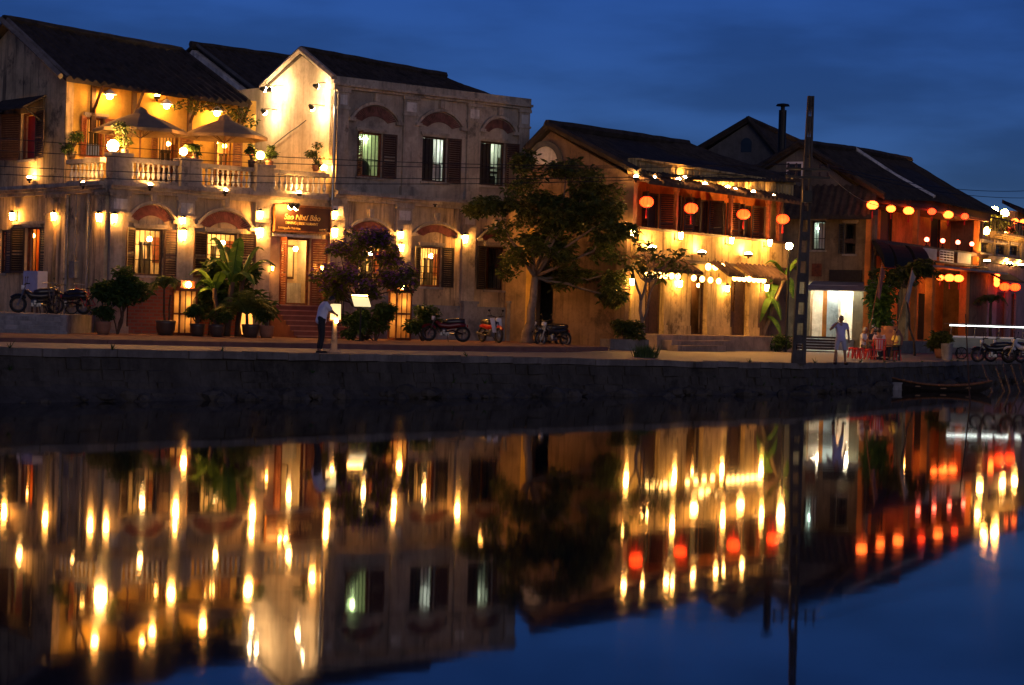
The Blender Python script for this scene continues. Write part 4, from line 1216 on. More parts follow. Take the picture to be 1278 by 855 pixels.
# coursed stones of the wall face and tufts of weed
rng = random.Random(5)
def along(dist, dd, dz):
    d = dist
    for a, c in zip(QUAY_F, QUAY_F[1:]):
        L = math.hypot(c[0]-a[0], c[1]-a[1])
        if d <= L:
            t = d/L; ux, uy = (c[0]-a[0])/L, (c[1]-a[1])/L
            return Vector((a[0]+(c[0]-a[0])*t - uy*dd, a[1]+(c[1]-a[1])*t + ux*dd, a[2]+(c[2]-a[2])*t + dz))
        d -= L
tot = sum(math.hypot(c[0]-a[0], c[1]-a[1]) for a, c in zip(QUAY_F, QUAY_F[1:]))
sb_ = MB()
for k, (zt2, zb2, off) in enumerate(((-.20,-.46,-.06), (-.48,-.74,-.12), (-.76,-1.02,-.24), (-1.03,-1.28,-.42))):
    s_ = 78 - rng.random()
    while s_ < min(tot-30, 200):
        L = rng.uniform(.35, 1.0); pr = rng.uniform(0, .10); g = .03
        if rng.random() > .08:
            j = lambda: rng.uniform(-.025, .025)
            q = [along(s_+g, off-pr+j(), zb2+j()), along(s_+L-g, off-pr+j(), zb2+j()), along(s_+L-g, off-pr+.04+j(), zt2+j()), along(s_+g, off-pr+.04+j(), zt2+j())]
            bk = [along(s_+g, off+.25, zb2), along(s_+L-g, off+.25, zb2), along(s_+L-g, off+.25, zt2), along(s_+g, off+.25, zt2)]
            i = len(sb_.v); sb_.v += [tuple(v) for v in q+bk]
            sb_.f += [(i,i+1,i+2,i+3),(i,i+4,i+5,i+1),(i+1,i+5,i+6,i+2),(i+2,i+6,i+7,i+3),(i+3,i+7,i+4,i)]
        s_ += L
sb_.build('stone_cladding', M['stone'], o)
wd_ = MB()
for _ in range(46):
    s_ = rng.uniform(84, 160); c0 = along(s_, rng.choice((-.08, .25, -.2)), rng.choice((.02, -.5, -.75)))
    for _ in range(14):
        a = rng.uniform(0, 2*PI); L = rng.uniform(.08, .26)
        wd_.poly([c0 + Vector((-.012, 0, 0)), c0 + Vector((.012, 0, 0)), c0 + Vector((math.cos(a)*L*.6, math.sin(a)*L*.6, L*rng.uniform(.3,1)))])
weeds = raw_(wd_, 'weeds', 'leaf_deep'); tag(weeds, 'small weeds sprouting from the quay joints', kind='stuff')
# rocks and debris at the waterline
rb = MB(); rng = random.Random(11)
def rock(mb, c, r):
    i0 = len(mb.v)
    mb.sphere(c, r*rng.uniform(.8,1.5), r*rng.uniform(.7,1.2), r*rng.uniform(.5,.9), 7, 5)
    for k in range(i0, len(mb.v)):
        v = mb.v[k]; mb.v[k] = (v[0]+rng.uniform(-.15,.15)*r, v[1]+rng.uniform(-.15,.15)*r, v[2]+rng.uniform(-.15,.15)*r)
foot = offs(-.55)
for i in range(nq):
    x, y = foot[i]
    if y < 40 or y > 110: continue
    for k in range(7):
        t = rng.random()
        x2, y2 = foot[min(nq-1, i+1)]
        rock(rb, (x+(x2-x)*t+rng.uniform(-.4,.3), y+(y2-y)*t+rng.uniform(-.4,.3), rng.uniform(-.08,.12)), rng.choice((.1,.14,.2,.3)))
o = rb.build('rubble', M['stone']); tag(o, 'dark rubble along the foot of the quay', kind='stuff')

# river
wm, nt, bs = newmat('river_water')
L_ = nt.links.new
bs.inputs['Base Color'].default_value = (.006, .010, .016, 1)
bs.inputs['Roughness'].default_value = .034
bs.inputs['IOR'].default_value = 1.24
bs.inputs['Specular Tint'].default_value = (1.0, .86, .46, 1)
geo = nd(nt, 'ShaderNodeNewGeometry')
mp = nd(nt, 'ShaderNodeMapping'); mp.inputs['Scale'].default_value = (.35, .22, 1)
L_(geo.outputs['Position'], mp.inputs['Vector'])
na = nd(nt, 'ShaderNodeTexNoise'); na.inputs['Scale'].default_value = 1.2; na.inputs['Detail'].default_value = 4; na.inputs['Roughness'].default_value = .55
L_(mp.outputs[0], na.inputs['Vector'])
bp = nd(nt, 'ShaderNodeBump'); bp.inputs['Strength'].default_value = .055; bp.inputs['Distance'].default_value = .034
L_(na.outputs['Fac'], bp.inputs['Height']); L_(bp.outputs[0], bs.inputs['Normal'])
b = MB()
b.poly([(-600, -300, 0), (900, -300, 0), (900, 900, 0), (-600, 900, 0)])
o = b.build('river', wm); tag(o, 'calm dark river mirroring the lit houses', kind='structure')

# kerbed forecourt in front of houses A and B
kerb = [at(-120, 428, 54), at(0, 428, 57), at(130, 429, 58.5), at(270, 431, 60.6), at(400, 434, 63), at(560, 437, 66.5), at(700, 439, 71), at(752, 436, 75)]
back = [FA.world((FB.u(655)+uB+.5, -.02, 0)), FA.world((-.0, -.02, 0)), Vector((-26, 84, 0)), Vector((-40, 70, 0))]
pts = [(p.x, p.y) for p in kerb] + [(p.x, p.y) for p in back]
zf = ZG+.10
b = MB(); b.slab([(x, y, zf) for x, y in pts], .5)
o = b.build('sidewalk', plaster('brick_forecourt', (.22,.11,.085), (.06,.045,.04), .5, .1, .9, .4)); tag(o, 'reddish paved forecourt before the corner house', kind='structure')
b = MB()
for a, c in zip(kerb, kerb[1:]):
    d = (Vector((c.x-a.x, c.y-a.y, 0))).normalized(); nrm = Vector((d.y, -d.x, 0))
    p0 = Vector((a.x, a.y, 0)); p1 = Vector((c.x, c.y, 0))
    q = [p0+nrm*.22, p1+nrm*.22, p1+nrm*.003, p0+nrm*.003]
    b.slab([(v.x, v.y, zf+.012) for v in q], .4)
o = b.build('kerb', flat('red_kerb', (.20,.09,.07), .85)); tag(o, 'long red kerb of the forecourt', kind='structure')

# raised platform with steps at the side of house A
pp = [(-33, 61), (-20.6, 65.6), (-14.6, 68.2), (-14.5, 72.2)]
pw = SA.world((-11, -.02, 0)); pp += [(pw.x, pw.y), (-34, 82)]
zp_ = ZG+.72
b = MB(); b.slab([(x, y, zp_) for x, y in pp], zp_-ZG-.05+.2)
o = b.build('side_terrace', M['cement']); tag(o, 'raised concrete terrace beside the corner house', kind='structure')
SS = thing('terrace_steps', 'wide dark stone steps up to the raised terrace with parked bikes', 'steps', (-17.6, 66.9, zf), math.atan2(2.6, 6.0))
for i in range(4):
    b = MB(); b.box(-3.3+.05*i, -.38*(4-i)-.01, 0, 3.0, -.38*(3-i)-.012, (zp_-zf)*(i+.8)/4.4)
    b.build('step', M['cement'], SS)
b = MB(); b.box(-4.4, -1.1, 0, -3.3, -.01, .85); b.build('step_pier', M['concrete'], SS)

# ================================================================== VEGETATION
def leaves(mb, centers, n, size, rng, flat_=.6, elong=2.0):
    """diamond leaves scattered through clumps [(cx,cy,cz,rx,ry,rz)]"""
    wts = [c[3]*c[4]*c[5] for c in centers]
    for c, k in zip(centers, wts):
        m = int(n * k / sum(wts))
        for _ in range(m):
            while True:
                x, y, z = rng.uniform(-1,1), rng.uniform(-1,1), rng.uniform(-1,1)
                r = x*x+y*y+z*z
                if r < 1 and rng.random() < .25 + .75*r: break
            p = Vector((c[0]+x*c[3], c[1]+y*c[4], c[2]+z*c[5]))
            yaw = rng.uniform(0, 2*PI); tilt = rng.uniform(-1.0, .5)
            d = Vector((math.cos(yaw)*math.cos(tilt), math.sin(yaw)*math.cos(tilt), math.sin(tilt)))
            s_ = d.cross(Vector((0,0,1))); s_.normalize()
            roll = rng.uniform(-.7, .7); up = s_.cross(d)
            s_ = s_*math.cos(roll) + up*math.sin(roll)
            L = size * rng.uniform(.45, 1.6); w = L/elong
            nrm = s_.cross(d)*L*.12
            i = len(mb.v)
            mb.v += [tuple(p), tuple(p+d*L*.45+s_*w*.5+nrm), tuple(p+d*L), tuple(p+d*L*.45-s_*w*.5+nrm)]
            mb.f += [(i, i+1, i+2), (i, i+2, i+3)]
def raw(mb, name, mat, parent):
    me = bpy.data.meshes.new(name); me.from_pydata(mb.v, [], mb.f); me.materials.append(mat)
    return link(name, me, parent)
def clumps(rng, c, R_, n, r):
    out = []
    for _ in range(n):
        while True:
            x, y, z = (rng.uniform(-1,1) for _ in range(3))
            q = x*x+y*y+z*z
            if .15 < q < 1: break
        k = rng.uniform(.3, 1.15); e = rng.uniform(.85, 1.35)
        out.append((c[0]+x*R_[0]*e, c[1]+y*R_[1]*e, c[2]+z*R_[2]*e, r*k*1.2, r*k*1.2, r*k*.8))
    return out
def limb(mb, a, c, r0, r1, rng, n=5, wob=.12, k=7):
    a, c = Vector(a), Vector(c)
    L = (c-a).length
    pts = [a.lerp(c, i/n) + Vector((rng.uniform(-1,1), rng.uniform(-1,1), rng.uniform(-.5,.5)))*wob*L*.3*(1 if 0 < i < n else 0) for i in range(n+1)]
    mb.tube(pts, [r0+(r1-r0)*i/n for i in range(n+1)], k)
    return pts

def ltree(name, label, base, cl, n, size, mat, trunkmat, r0, fork, rng, cat='tree', stems=None, lean=(0,0)):
    t = thing(name, label, cat, base)
    tb_ = MB()
    f = Vector(fork)
    if stems:
        for s_ in stems: limb(tb_, s_[0], s_[1], s_[2], s_[3], rng)
    else:
        limb(tb_, (0,0,-.05), f, r0, r0*.7, rng, 6, .1, 9)
        tb_.lathe([(r0*1.7, -.05), (r0*1.2, .2), (r0, .5)], n=9)
    for c in sorted(cl, key=lambda q: -q[3])[:16]:
        limb(tb_, f, (c[0], c[1], c[2]), r0*.42, r0*.08, rng, 5, .25, 5)
    tb_.build('trunk', trunkmat, t, smooth=True)
    lb = MB(); leaves(lb, cl, n, size, rng)
    raw(lb, 'crown', mat, t)
    return t

# the big street tree in front of the alley
rng = random.Random(21)
D = 79.5
bt = gp(657, D); bt.z = zf
T1 = lambda px, py, dy=0: at(px, py, D+dy) - bt
spec = [(700,250,58,48),(655,262,40,38),(735,265,48,55),(760,300,32,45),(690,310,52,40),(640,300,40,22),(615,262,28,16),(600,250,18,9),
        (720,345,50,28),(760,345,26,30),(672,225,34,26),(705,215,30,22),(740,228,30,24),(765,262,24,28),(640,330,30,14),(596,262,14,8),(620,285,26,10),(768,372,14,10),(655,205,18,14)]
cl = []
for px, py, wx, wy in spec:
    p = T1(px, py, rng.uniform(-1.2, 1.2)); s_ = D/FPX
    rx, rz = wx*s_*.62, wy*s_*.62
    for _ in range(max(3, int(wx*wy/150))):
        x, z = rng.gauss(0,.55), rng.gauss(0,.55)
        k = rng.uniform(.22,.5)
        cl.append((p.x+x*rx, p.y+rng.uniform(-1.3,1.3), p.z+z*rz, k*1.15, k*1.15, k*.75))
ltree('shade_tree', 'large leafy street tree shading the dark alley between the two houses', bt, cl, 15500, .2, M['leaf'], M['bark'], .19, T1(668, 345), rng)

# bougainvillea by the entrance stairs
D = 74.0; bb = gp(452, D); bb.z = zf
T1 = lambda px, py, dy=0: at(px, py, D+dy) - bb
cl = []; fl = []
for px, py, wx, wy in [(455,325,40,34),(425,340,30,28),(485,345,32,28),(460,360,40,18),(440,308,26,18),(475,318,26,20),(505,352,18,16),(412,352,18,22),(430,372,30,14),(465,300,16,10)]:
    p = T1(px, py, rng.uniform(-.8,.8)); s_ = D/FPX
    for _ in range(5):
        k = rng.uniform(.16,.42)
        c = (p.x+rng.gauss(0,.6)*wx*s_*.75, p.y+rng.uniform(-.8,.8), p.z+rng.gauss(0,.5)*wy*s_*.7, k, k, k*.8)
        cl.append(c)
        if py < 362: fl.append((c[0], c[1]-.1, c[2]+.1, k*1.1, k*1.1, k*.9))
tb = ltree('bougainvillea', 'bougainvillea tree covered in purple flowers beside the entrance stairs', bb, cl, 4300, .18, M['leaf'], M['bark_dark'], .10,
           T1(448, 385), rng, stems=[((0,0,0), T1(448,385), .1, .07), ((.15,.1,0), T1(470,380), .07, .05)])
lb = MB(); leaves(lb, fl, 2100, .12, rng, elong=1.3); raw(lb, 'blossom', M['flower_purple'], tb)

def frond(mb, base, tip, sag, width, leaflets=True, n=11, rng=rng):
    """arched palm frond (separate leaflets) or broad banana leaf (one blade split along the rib)"""
    base, tip = Vector(base), Vector(tip)
    ax = (tip-base)
    side = ax.cross(Vector((0,0,1)))
    if side.length < 1e-4: side = Vector((1,0,0))
    side.normalize()
    P = [base + ax*(i/n) + Vector((0,0,sag*math.sin(PI*.5*(i/n)*1.6)))*1 - Vector((0,0,sag*1.5*(i/n)**3)) for i in range(n+1)]
    for i in range(n):
        a, c = P[i], P[i+1]
        t = (i+.5)/n
        d = (c-a)
        if leaflets:
            if t < .2: continue
            L = width*math.sin(PI*(.15+.8*t))
            for sg in (1,-1):
                for q in (0, .5):
                    o_ = a + d*q
                    e = o_ + side*sg*L*rng.uniform(.8,1.1) + d.normalized()*L*.6 - Vector((0,0,L*rng.uniform(.15,.5)))
                    k = len(mb.v)
                    mb.v += [tuple(o_), tuple(o_ + d*.4), tuple(e)]
                    mb.f.append((k, k+1, k+2))
        else:
            w0 = width*max(.02, math.sin(PI*min(1, .08+.92*i/n)))**.6*.5; w1 = width*max(.02, math.sin(PI*min(1, .08+.92*(i+1)/n)))**.6*.5
            for sg in (1,-1):
                dz = Vector((0,0,-.25))
                sp = rng.uniform(.0,.16)
                k = len(mb.v)
                mb.v += [tuple(a), tuple(a + side*sg*w0 + dz*w0), tuple(a + d*(1-sp) + side*sg*w1 + dz*w1), tuple(c)]
                mb.f.append((k, k+1, k+2, k+3))
    mb.tube(P, [.03*(1-.8*i/n)+.004 for i in range(n+1)], 4, cap=False)

def palm(name, label, base, stems, fr, mat, trunkmat, pot=None, cat='palm', group=None):
    """stems: [(foot, top, r)], fr: [(base, tip, sag, width, leaflets)]"""
    t = thing(name, label, cat, base, 0, group)
    tb_ = MB()
    for f, tp, r in stems: limb(tb_, f, tp, r, r*.75, rng, 5, .06, 7)
    tb_.build('trunk', trunkmat, t, smooth=True)
    lb = MB()
    for q in fr: frond(lb, *q)
    raw(lb, 'foliage', mat, t)
    if pot:
        r, h = pot
        MB().lathe([(r*.7, 0), (r*.95, h*.4), (r, h*.8), (r*1.08, h), (r*.9, h+.01)], n=14).build('pot', M['dark_pot'], t, smooth=True)
    return t

# banana clump before the second arch
D = 73.3; base = gp(286, D); base.z = zf
q = lambda px, py, dy=0: at(px, py, D+dy) - base
palm('banana_plant', 'big banana plant with broad torn leaves before the second arched window', base,
     [(q(283,421), q(290,352), .13), (q(296,421,.3), q(304,345,.3), .11), (q(272,421,-.2), q(268,360,-.3), .10)],
     [(q(290,355), q(262,285,.4), .5, .55, False), (q(290,355), q(300,288,-.3), .25, .6, False), (q(300,350), q(345,322,-.4), .35, .5, False), (q(300,350,.2), q(330,300,.6), .4, .5, False),
      (q(270,362), q(236,332,-.5), .35, .5, False), (q(270,362), q(243,352,.3), .3, .5, False), (q(290,352), q(258,320,-.6), .4, .55, False), (q(290,352), q(318,345,-.7), .35, .55, False), (q(300,350), q(280,300,.5), .3, .5, False), (q(268,360), q(285,335,-.7), .3, .5, False), (q(268,362), q(238,372,-.3), .25, .45, False)],
     M['leaf_bright'], M['bark_dark'], cat='plant')
base = gp(262, 74.2); base.z = zf
q = lambda px, py, dy=0: at(px, py, 74.2+dy) - base
cl = [(*q(px, py, rng.uniform(-.4,.4)), .42, .35, .4) for px, py in ((256,372),(268,352),(280,368),(292,378),(300,362),(248,385),(276,388),(318,375),(328,388),(310,340),(265,335))]
ltree('leafy_garden_tree', 'small dense leafy tree behind the banana plant and feathery palm', base, cl, 2300, .24, M['leaf_deep'], M['bark_dark'], .06, q(272,392), rng)
D = 72.2; base = gp(312, D); base.z = zf
q = lambda px, py, dy=0: at(px, py, D+dy) - base
fr = []
for i in range(34):
    a = rng.uniform(0, PI); L = rng.uniform(28, 50)
    fr.append((q(308, 392), q(308+L*math.cos(a), 396-L*math.sin(a)*.9, rng.uniform(-1,1)), .25, .3, True))
palm('fan_palm', 'arching feathery palm in a pot lit from below near the stairs', base, [(q(308,424), q(308,392), .07)], fr, M['leaf_palm'], M['bark_dark'], pot=(.3,.45))
D = 71.5; base = gp(206, D); base.z = zf
q = lambda px, py, dy=0: at(px, py, D+dy) - base
fr = []
for i in range(16):
    a = rng.uniform(.1, PI-.1); L = rng.uniform(16, 30)
    fr.append((q(205, 360), q(205+L*math.cos(a), 362-L*math.sin(a)*.8, rng.uniform(-.7,.7)), .25, .28, True))
palm('potted_palm', 'slender potted palm standing against the red brick plinth under the first arch', base, [(q(206,412), q(205,360), .045), (q(209,412), q(213,368), .035)], fr, M['leaf_palm'], M['bark_dark'], pot=(.34,.5))

def shrub(name, label, base, cl, n, size, mat, pot=None, cat='shrub', potmat='clay', group=None, stem=None):
    t = thing(name, label, cat, base, 0, group)
    tb_ = MB(); z0 = pot[1]*.9 if pot else -.05
    for c in cl[:7]: limb(tb_, (0,0,z0), c[:3], .03, .012, rng, 4, .15, 5)
    tb_.build('stem', M['bark_dark'], t)
    lb = MB(); leaves(lb, cl, n, size, rng); raw(lb, 'foliage', mat, t)
    if pot:
        r, h = pot
        pm_ = M[rng.choice(('dark_pot', 'dark_pot', 'clay'))]
        MB().lathe([(r*.7, 0), (r*.95, h*.4), (r, h*.8), (r*1.08, h), (r*.9, h+.01)], n=14).build('pot', pm_, t, smooth=True)
    return t
D = 70.0; base = gp(146, D); base.z = zf
shrub('corner_shrub', 'tall dark shrub at the corner of the cream house beside the steps', base, clumps(rng, (0,0,1.45), (.55,.5,.75), 16, .36), 2600, .2, M['leaf_deep'])
for px, dd, h, lab in ((128, 69, .5, 'low dark potted bush by the end of the terrace steps'), (246, 71.5, .55, 'round potted bush between the glowing garden lamp and the banana plant'), (332, 72.3, .5, 'small leafy pot plant at the foot of the entrance stairs'), (270, 71, .35, 'squat dark potted plant under the banana leaves')):
    base = gp(px, dd); base.z = zf
    shrub('potted_bush', lab, base, clumps(rng, (0,0,.5+h*.6), (.28,.28,h*.5), 7, .2), 650, .13, M['leaf_deep'], pot=(.26,.42), group='potted bushes before the corner house')
for px, dd, lab in ((440, 72.5, 'leafy bush below the bougainvillea beside the lit menu'), (468, 73.2, 'dark hedge-like bush between the lit menu and the glowing lamp'), (528, 76.5, 'dark bush against the wall beside the glowing pillar lamp')):
    base = gp(px, dd); base.z = zf
    shrub('garden_bush', lab, base, clumps(rng, (0,0,.65), (.5,.4,.45), 10, .3), 1500, .16, M['leaf_deep'], group='bushes under the house front')
# frangipani in front of the lantern house corner
D = 77.5; base = gp(803, D)
q = lambda px, py, dy=0: at(px, py, D+dy) - base
cl = []
for px, py in [(800,325),(818,318),(835,326),(845,332),(792,335),(812,340),(828,345),(842,316),(785,322),(805,308)]:
    p = q(px, py, rng.uniform(-.5,.5)); k = rng.uniform(.22,.38); cl.append((p.x,p.y,p.z,k*1.3,k,k*.6))
ltree('frangipani', 'slim frangipani tree with forked bare stems before the yellow shophouse corner', base, cl, 330, .26, M['leaf'], M['bark'], .07, q(806,352), rng,
      stems=[((0,0,0), q(800,375), .09, .06), (q(800,375), q(790,338), .055, .03), (q(800,375), q(812,335), .05, .03), (q(803,400), q(820,340,.3), .045, .025)])
D = 77.2; base = gp(778, D)
PB = thing('planter_box', 'long low concrete planter under the shade tree', 'planter', base, R(30))
MB().box(-.8,-.35,-.1,.9,.35,.38).build('box', M['concrete'], PB)
base2 = base + Vector((0,0,.38))
shrub('planter_shrub', 'rounded green shrub growing in the concrete planter', base2, clumps(rng, (0,0,.4), (.6,.35,.35), 9, .3), 1500, .14, M['leaf'])
D = 70.0; base = gp(806, D)
gb = MB()
for i in range(420):
    a = rng.uniform(0,2*PI); r = rng.uniform(0,.42); L = rng.uniform(.25,.6)
    x, y = r*math.cos(a), r*math.sin(a)*.6
    dx, dy = rng.uniform(-.3,.3)+x*.5, rng.uniform(-.3,.3)
    gb.poly([(x-.012,y,0),(x+.012,y,0),(x+dx*L,y+dy*L,L*.85)])
tuft = raw(gb, 'grass_clump', M['leaf_deep'], None); tuft.location = base; tag(tuft, 'dark grass clump growing on the quay edge', 'grass')
# crooked tree + leaves at the end of the yellow shophouse
D = 90.0; base = gp(951, D)
q = lambda px, py, dy=0: at(px, py, D+dy) - base
palm('crooked_tree', 'crooked bright green banana tree leaning beside the end of the yellow shophouse', base, [(q(952,420), q(968,375), .1), (q(968,375), q(980,345), .085), (q(957,420,.4), q(960,370,.5), .08)],
     [(q(980,345), q(955,322,-.3), .3, .5, False), (q(980,345), q(995,330,.3), .3, .5, False), (q(980,345), q(962,345,-.5), .3, .5, False), (q(980,345), q(990,365,-.4), .3, .5, False), (q(960,372), q(945,350,.3), .3, .55, False), (q(960,372), q(975,392,-.4), .3, .6, False), (q(960,372), q(948,395,-.5), .3, .6, False), (q(960,372), q(968,352,.4), .3, .6, False), (q(958,395), q(975,412,-.5), .25, .5, False), (q(980,345), q(1003,318,.2), .3, .5, False)],
     M['leaf_bright'], M['bark'], cat='tree')
base = gp(972, 88); shrub('garden_shrub', 'low shrub at the foot of the crooked banana tree', base, clumps(rng, (0,0,.4), (.5,.4,.3), 8, .3), 900, .16, M['leaf_deep'])
# vines and plants at the veranda house
D = 97.0; base = gp(1142, D)
cl = []
for px, py, k in [(1140,338,.5),(1150,340,.5),(1128,345,.5),(1160,338,.4),(1120,350,.4),(1142,332,.4)]:
    p = at(px, py, D+rng.uniform(-.4,.4)) - base
    cl += [(p.x+rng.gauss(0,.5), p.y+rng.gauss(0,.3), p.z+rng.gauss(0,.3), k*.7, k*.6, k*.5) for _ in range(3)]
q = lambda px, py, dy=0: at(px, py, D+dy) - base
ltree('climbing_vine', 'leafy vine tree overhanging the shop front below the black awnings', base, cl, 1500, .26, M['leaf'], M['bark_dark'], .05, q(1132,360), rng, stems=[((0,0,0), q(1132,360), .06, .04)])
D = 96; base = gp(1100, D)
cl = [((at(px,py,D)-base).x, rng.uniform(-.3,.3), (at(px,py,D)-base).z, .45,.4,.5) for px, py in [(1092,372),(1100,380),(1106,370),(1098,392),(1104,398),(1095,362)]]
shrub('leafy_shrub', 'bright leafy shrub behind the diners at the red stools', base, cl, 1500, .25, M['leaf_bright'])
base = gp(1176, 95.5); shrub('broad_shrub', 'broad bush before the lantern lit shop doorway', base, clumps(rng, (0,0,.8), (.5,.4,.4), 9, .3), 900, .2, M['leaf'], pot=(.35,.45))
for px, dd in ((1236, 112),):
    base = gp(px, dd); q = lambda px, py, dy=0: at(px, py, dd+dy) - base
    fr = []
    for i in range(20):
        a = rng.uniform(0, 2*PI); L = rng.uniform(14, 26)
        fr.append((q(1237,378), q(1237+L*math.cos(a), 378-abs(L*math.sin(a))*.45, rng.uniform(-1,1)), .3, .35, True))
    palm('street_palm', 'spreading palm before the mauve ground floor of the far yellow house', base, [(q(1236,420), q(1237,378), .09)], fr, M['leaf_palm'], M['bark_dark'])
# terrace plants
def pot_plant(W, px, py, w, label, r=.3, n=420, mat='leaf_deep', size=.12, h=.5, group='potted plants along the terrace rail', flower=None):
    p = W.world(W.p(px, py, w))
    t = shrub('pot_plant', label, p, clumps(rng, (0,0,.3+h*.5), (r*.7,r*.7,h*.45), 6, r*.55), n, size, M[mat], pot=(.14,.26), cat='pot plant', group=group)
    if flower:
        lb = MB(); leaves(lb, clumps(rng, (0,0,.35+h*.5), (r*.7,r*.7,h*.4), 4, r*.4), 90, .1, rng, elong=1.2); raw(lb, 'blossom', M[flower], t)
    return t
pot_plant(SA, 90, 198, .2, 'spiky potted plant on the side rail of the terrace', r=.4, h=.8)
pot_plant(FA, 156, 196, .0, 'bushy potted plant beside the big globe lamp on the terrace rail', r=.4, h=.95, n=600, mat='leaf')
pot_plant(FA, 243, 205, .0, 'small potted plant beside the slim globe lamp on the terrace rail', r=.25)
pot_plant(FA, 314, 209, .0, 'reddish potted plant beside the globe lamp post at the terrace rail', r=.22, flower='flower_red')
pot_plant(FA, 336, 210, .0, 'dark potted plant on the rail by the floodlit gable', r=.25)
pot_plant(FA, 394, 214, .0, 'tall spiky potted plant against the floodlit gable', r=.32, h=.85, mat='leaf')
# vine along the terrace eave
b0 = HA.matrix_world
cl = []
for px, py in [(235,128),(250,132),(265,132),(280,136),(292,141),(300,138),(306,148),(222,132),(288,146),(270,128),(245,138),(312,152)]:
    p = UA.world(UA.p(px, py, -.5)); cl.append((p.x, p.y, p.z, .32, .3, .17))
vb = Vector(cl[0][:3]); cl = [(c[0]-vb.x, c[1]-vb.y, c[2]-vb.z, *c[3:]) for c in cl]
EV = thing('eave_vine', 'leafy vine trailing along the tiled eave above the parasols', 'vine', vb)
b = MB(); b.tube([Vector(c[:3]) for c in sorted(cl, key=lambda c: c[0])], .02, 5); b.build('stem', M['bark_dark'], EV)
lb = MB(); leaves(lb, cl, 520, .15, rng); raw(lb, 'foliage', M['leaf'], EV)
for px, py, lab in ((1234, 281, 'bushy plant on the globe lamp terrace near its railing'), (1247, 284, 'spreading plant under the twin globe lamps')):
    p = FG.world(FG.p(px, 299, .9)); p.z = ZG + zt_ + .02
    shrub('terrace_plant', lab, p, clumps(rng, (0,0,.9), (.6,.5,.6), 8, .35), 900, .22, M['leaf'], pot=(.25,.4), group='plants on the far roof terrace')
p = FG.world(FG.p(1254, 296, .3)); p.z = ZG + zt_ + .02
FB_ = shrub('flower_box', 'box of red flowers on the far roof terrace edge', p, clumps(rng, (0,0,.5), (.7,.2,.2), 6, .22), 400, .14, M['leaf_deep'], cat='flowers')
lb = MB(); leaves(lb, clumps(rng, (0,0,.6), (.7,.2,.2), 5, .2), 260, .14, rng, elong=1.2); raw(lb, 'blossom', M['flower_red'], FB_)
# ================================================================== LAMPS
_pm = {}
def pmesh(key, fn, name, mat, smooth=False):
    if key not in _pm:
        b = MB(); fn(b); _pm[key] = b.mesh(name, mat, smooth)
    return _pm[key]

def sconce(W, px, py, label, w=-.22, bright='bulb', group='wall lanterns on the house fronts', s=1.0):
    s *= .85
    p = W.world(W.p(px, py, w))
    t = thing('wall_lantern', label, 'wall lamp', p, W.yaw, group)
    k = round(s, 2)
    link('glass', pmesh(('sg', bright, k), lambda b: b.lathe([(.075*s,-.16*s),(.11*s,.14*s)], n=6), 'glass', M[bright]), t)
    link('lantern_cap', pmesh(('sc', k), lambda b: b.lathe([(.15*s,.142*s),(.13*s,.17*s),(.03*s,.27*s)], n=6), 'lantern_cap', M['iron']), t)
    link('bracket', pmesh(('sb', k, round(w,2)), lambda b: (b.box(-.05,-w-.02,-.2,.05,-w,.2), b.tube([(0,-w-.02,-.12),(0,-w*.5,-.24*s),(0,0,-.24*s),(0,0,-.17*s)], .018, 5)), 'bracket', M['iron']), t)
    return t
def uplight(W, px, py, label, w=-.3, bright='bulb_hot', group='uplights on the ledges', r=.1, tilt=.5):
    p = W.world(W.p(px, py, w))
    t = thing('uplight', label, 'floodlight', p, W.yaw, group)
    def body(b): b.lathe([(r*.6,-.12),(r*1.1,-.1),(r*1.15,.0),(r*1.02,.0)], n=10); b.box(-.03,-.03,-.2,.03,.03,-.12)
    link('housing', pmesh(('ub', r), body, 'housing', M['iron']), t)
    link('glass', pmesh(('ug', bright, r), lambda b: b.lathe([(r,.004),(r*.8,.05),(r*.3,.08)], n=10), 'glass', M[bright]), t)
    return t
def globe(pos, label, r, post, bright='bulb', group='globe lamps', yaw=0):
    t = thing('globe_lamp', label, 'globe lamp', pos, yaw, group)
    link('globe', pmesh(('gl', r, bright), lambda b: b.sphere((0,0,0), r, n=14, m=9), 'globe', M[bright], True), t)
    link('post', pmesh(('gp', r, round(post,2)), lambda b: (b.tube([(0,0,-post),(0,0,-r*.95)], .03, 6), b.lathe([(r*.55,-r*1.05),(r*.6,-r*.9),(r*.3,-r*.86)], n=8), b.lathe([(.12,-post),(.1,-post+.05),(.03,-post+.1)], n=8)), 'post', M['iron']), t)
    return t
def pendant(W, px, py, w, label, drop, bright='bulb', group='pendant lamps under the terrace eave'):
    p = W.world(W.p(px, py, w))
    t = thing('pendant_lamp', label, 'pendant lamp', p, W.yaw, group)
    link('bulb', pmesh(('pb', bright), lambda b: b.sphere((0,0,-.03), .12, n=10, m=7), 'bulb', M[bright], True), t)
    link('lamp_shade', pmesh(('ps',), lambda b: b.lathe([(.26,.02),(.12,.16),(.03,.22)], n=12), 'lamp_shade', M['white_paint']), t)
    link('cord', pmesh(('pc', round(drop,2)), lambda b: b.tube([(0,0,.2),(0,0,drop)], .012, 5), 'cord', M['iron']), t)
    return t
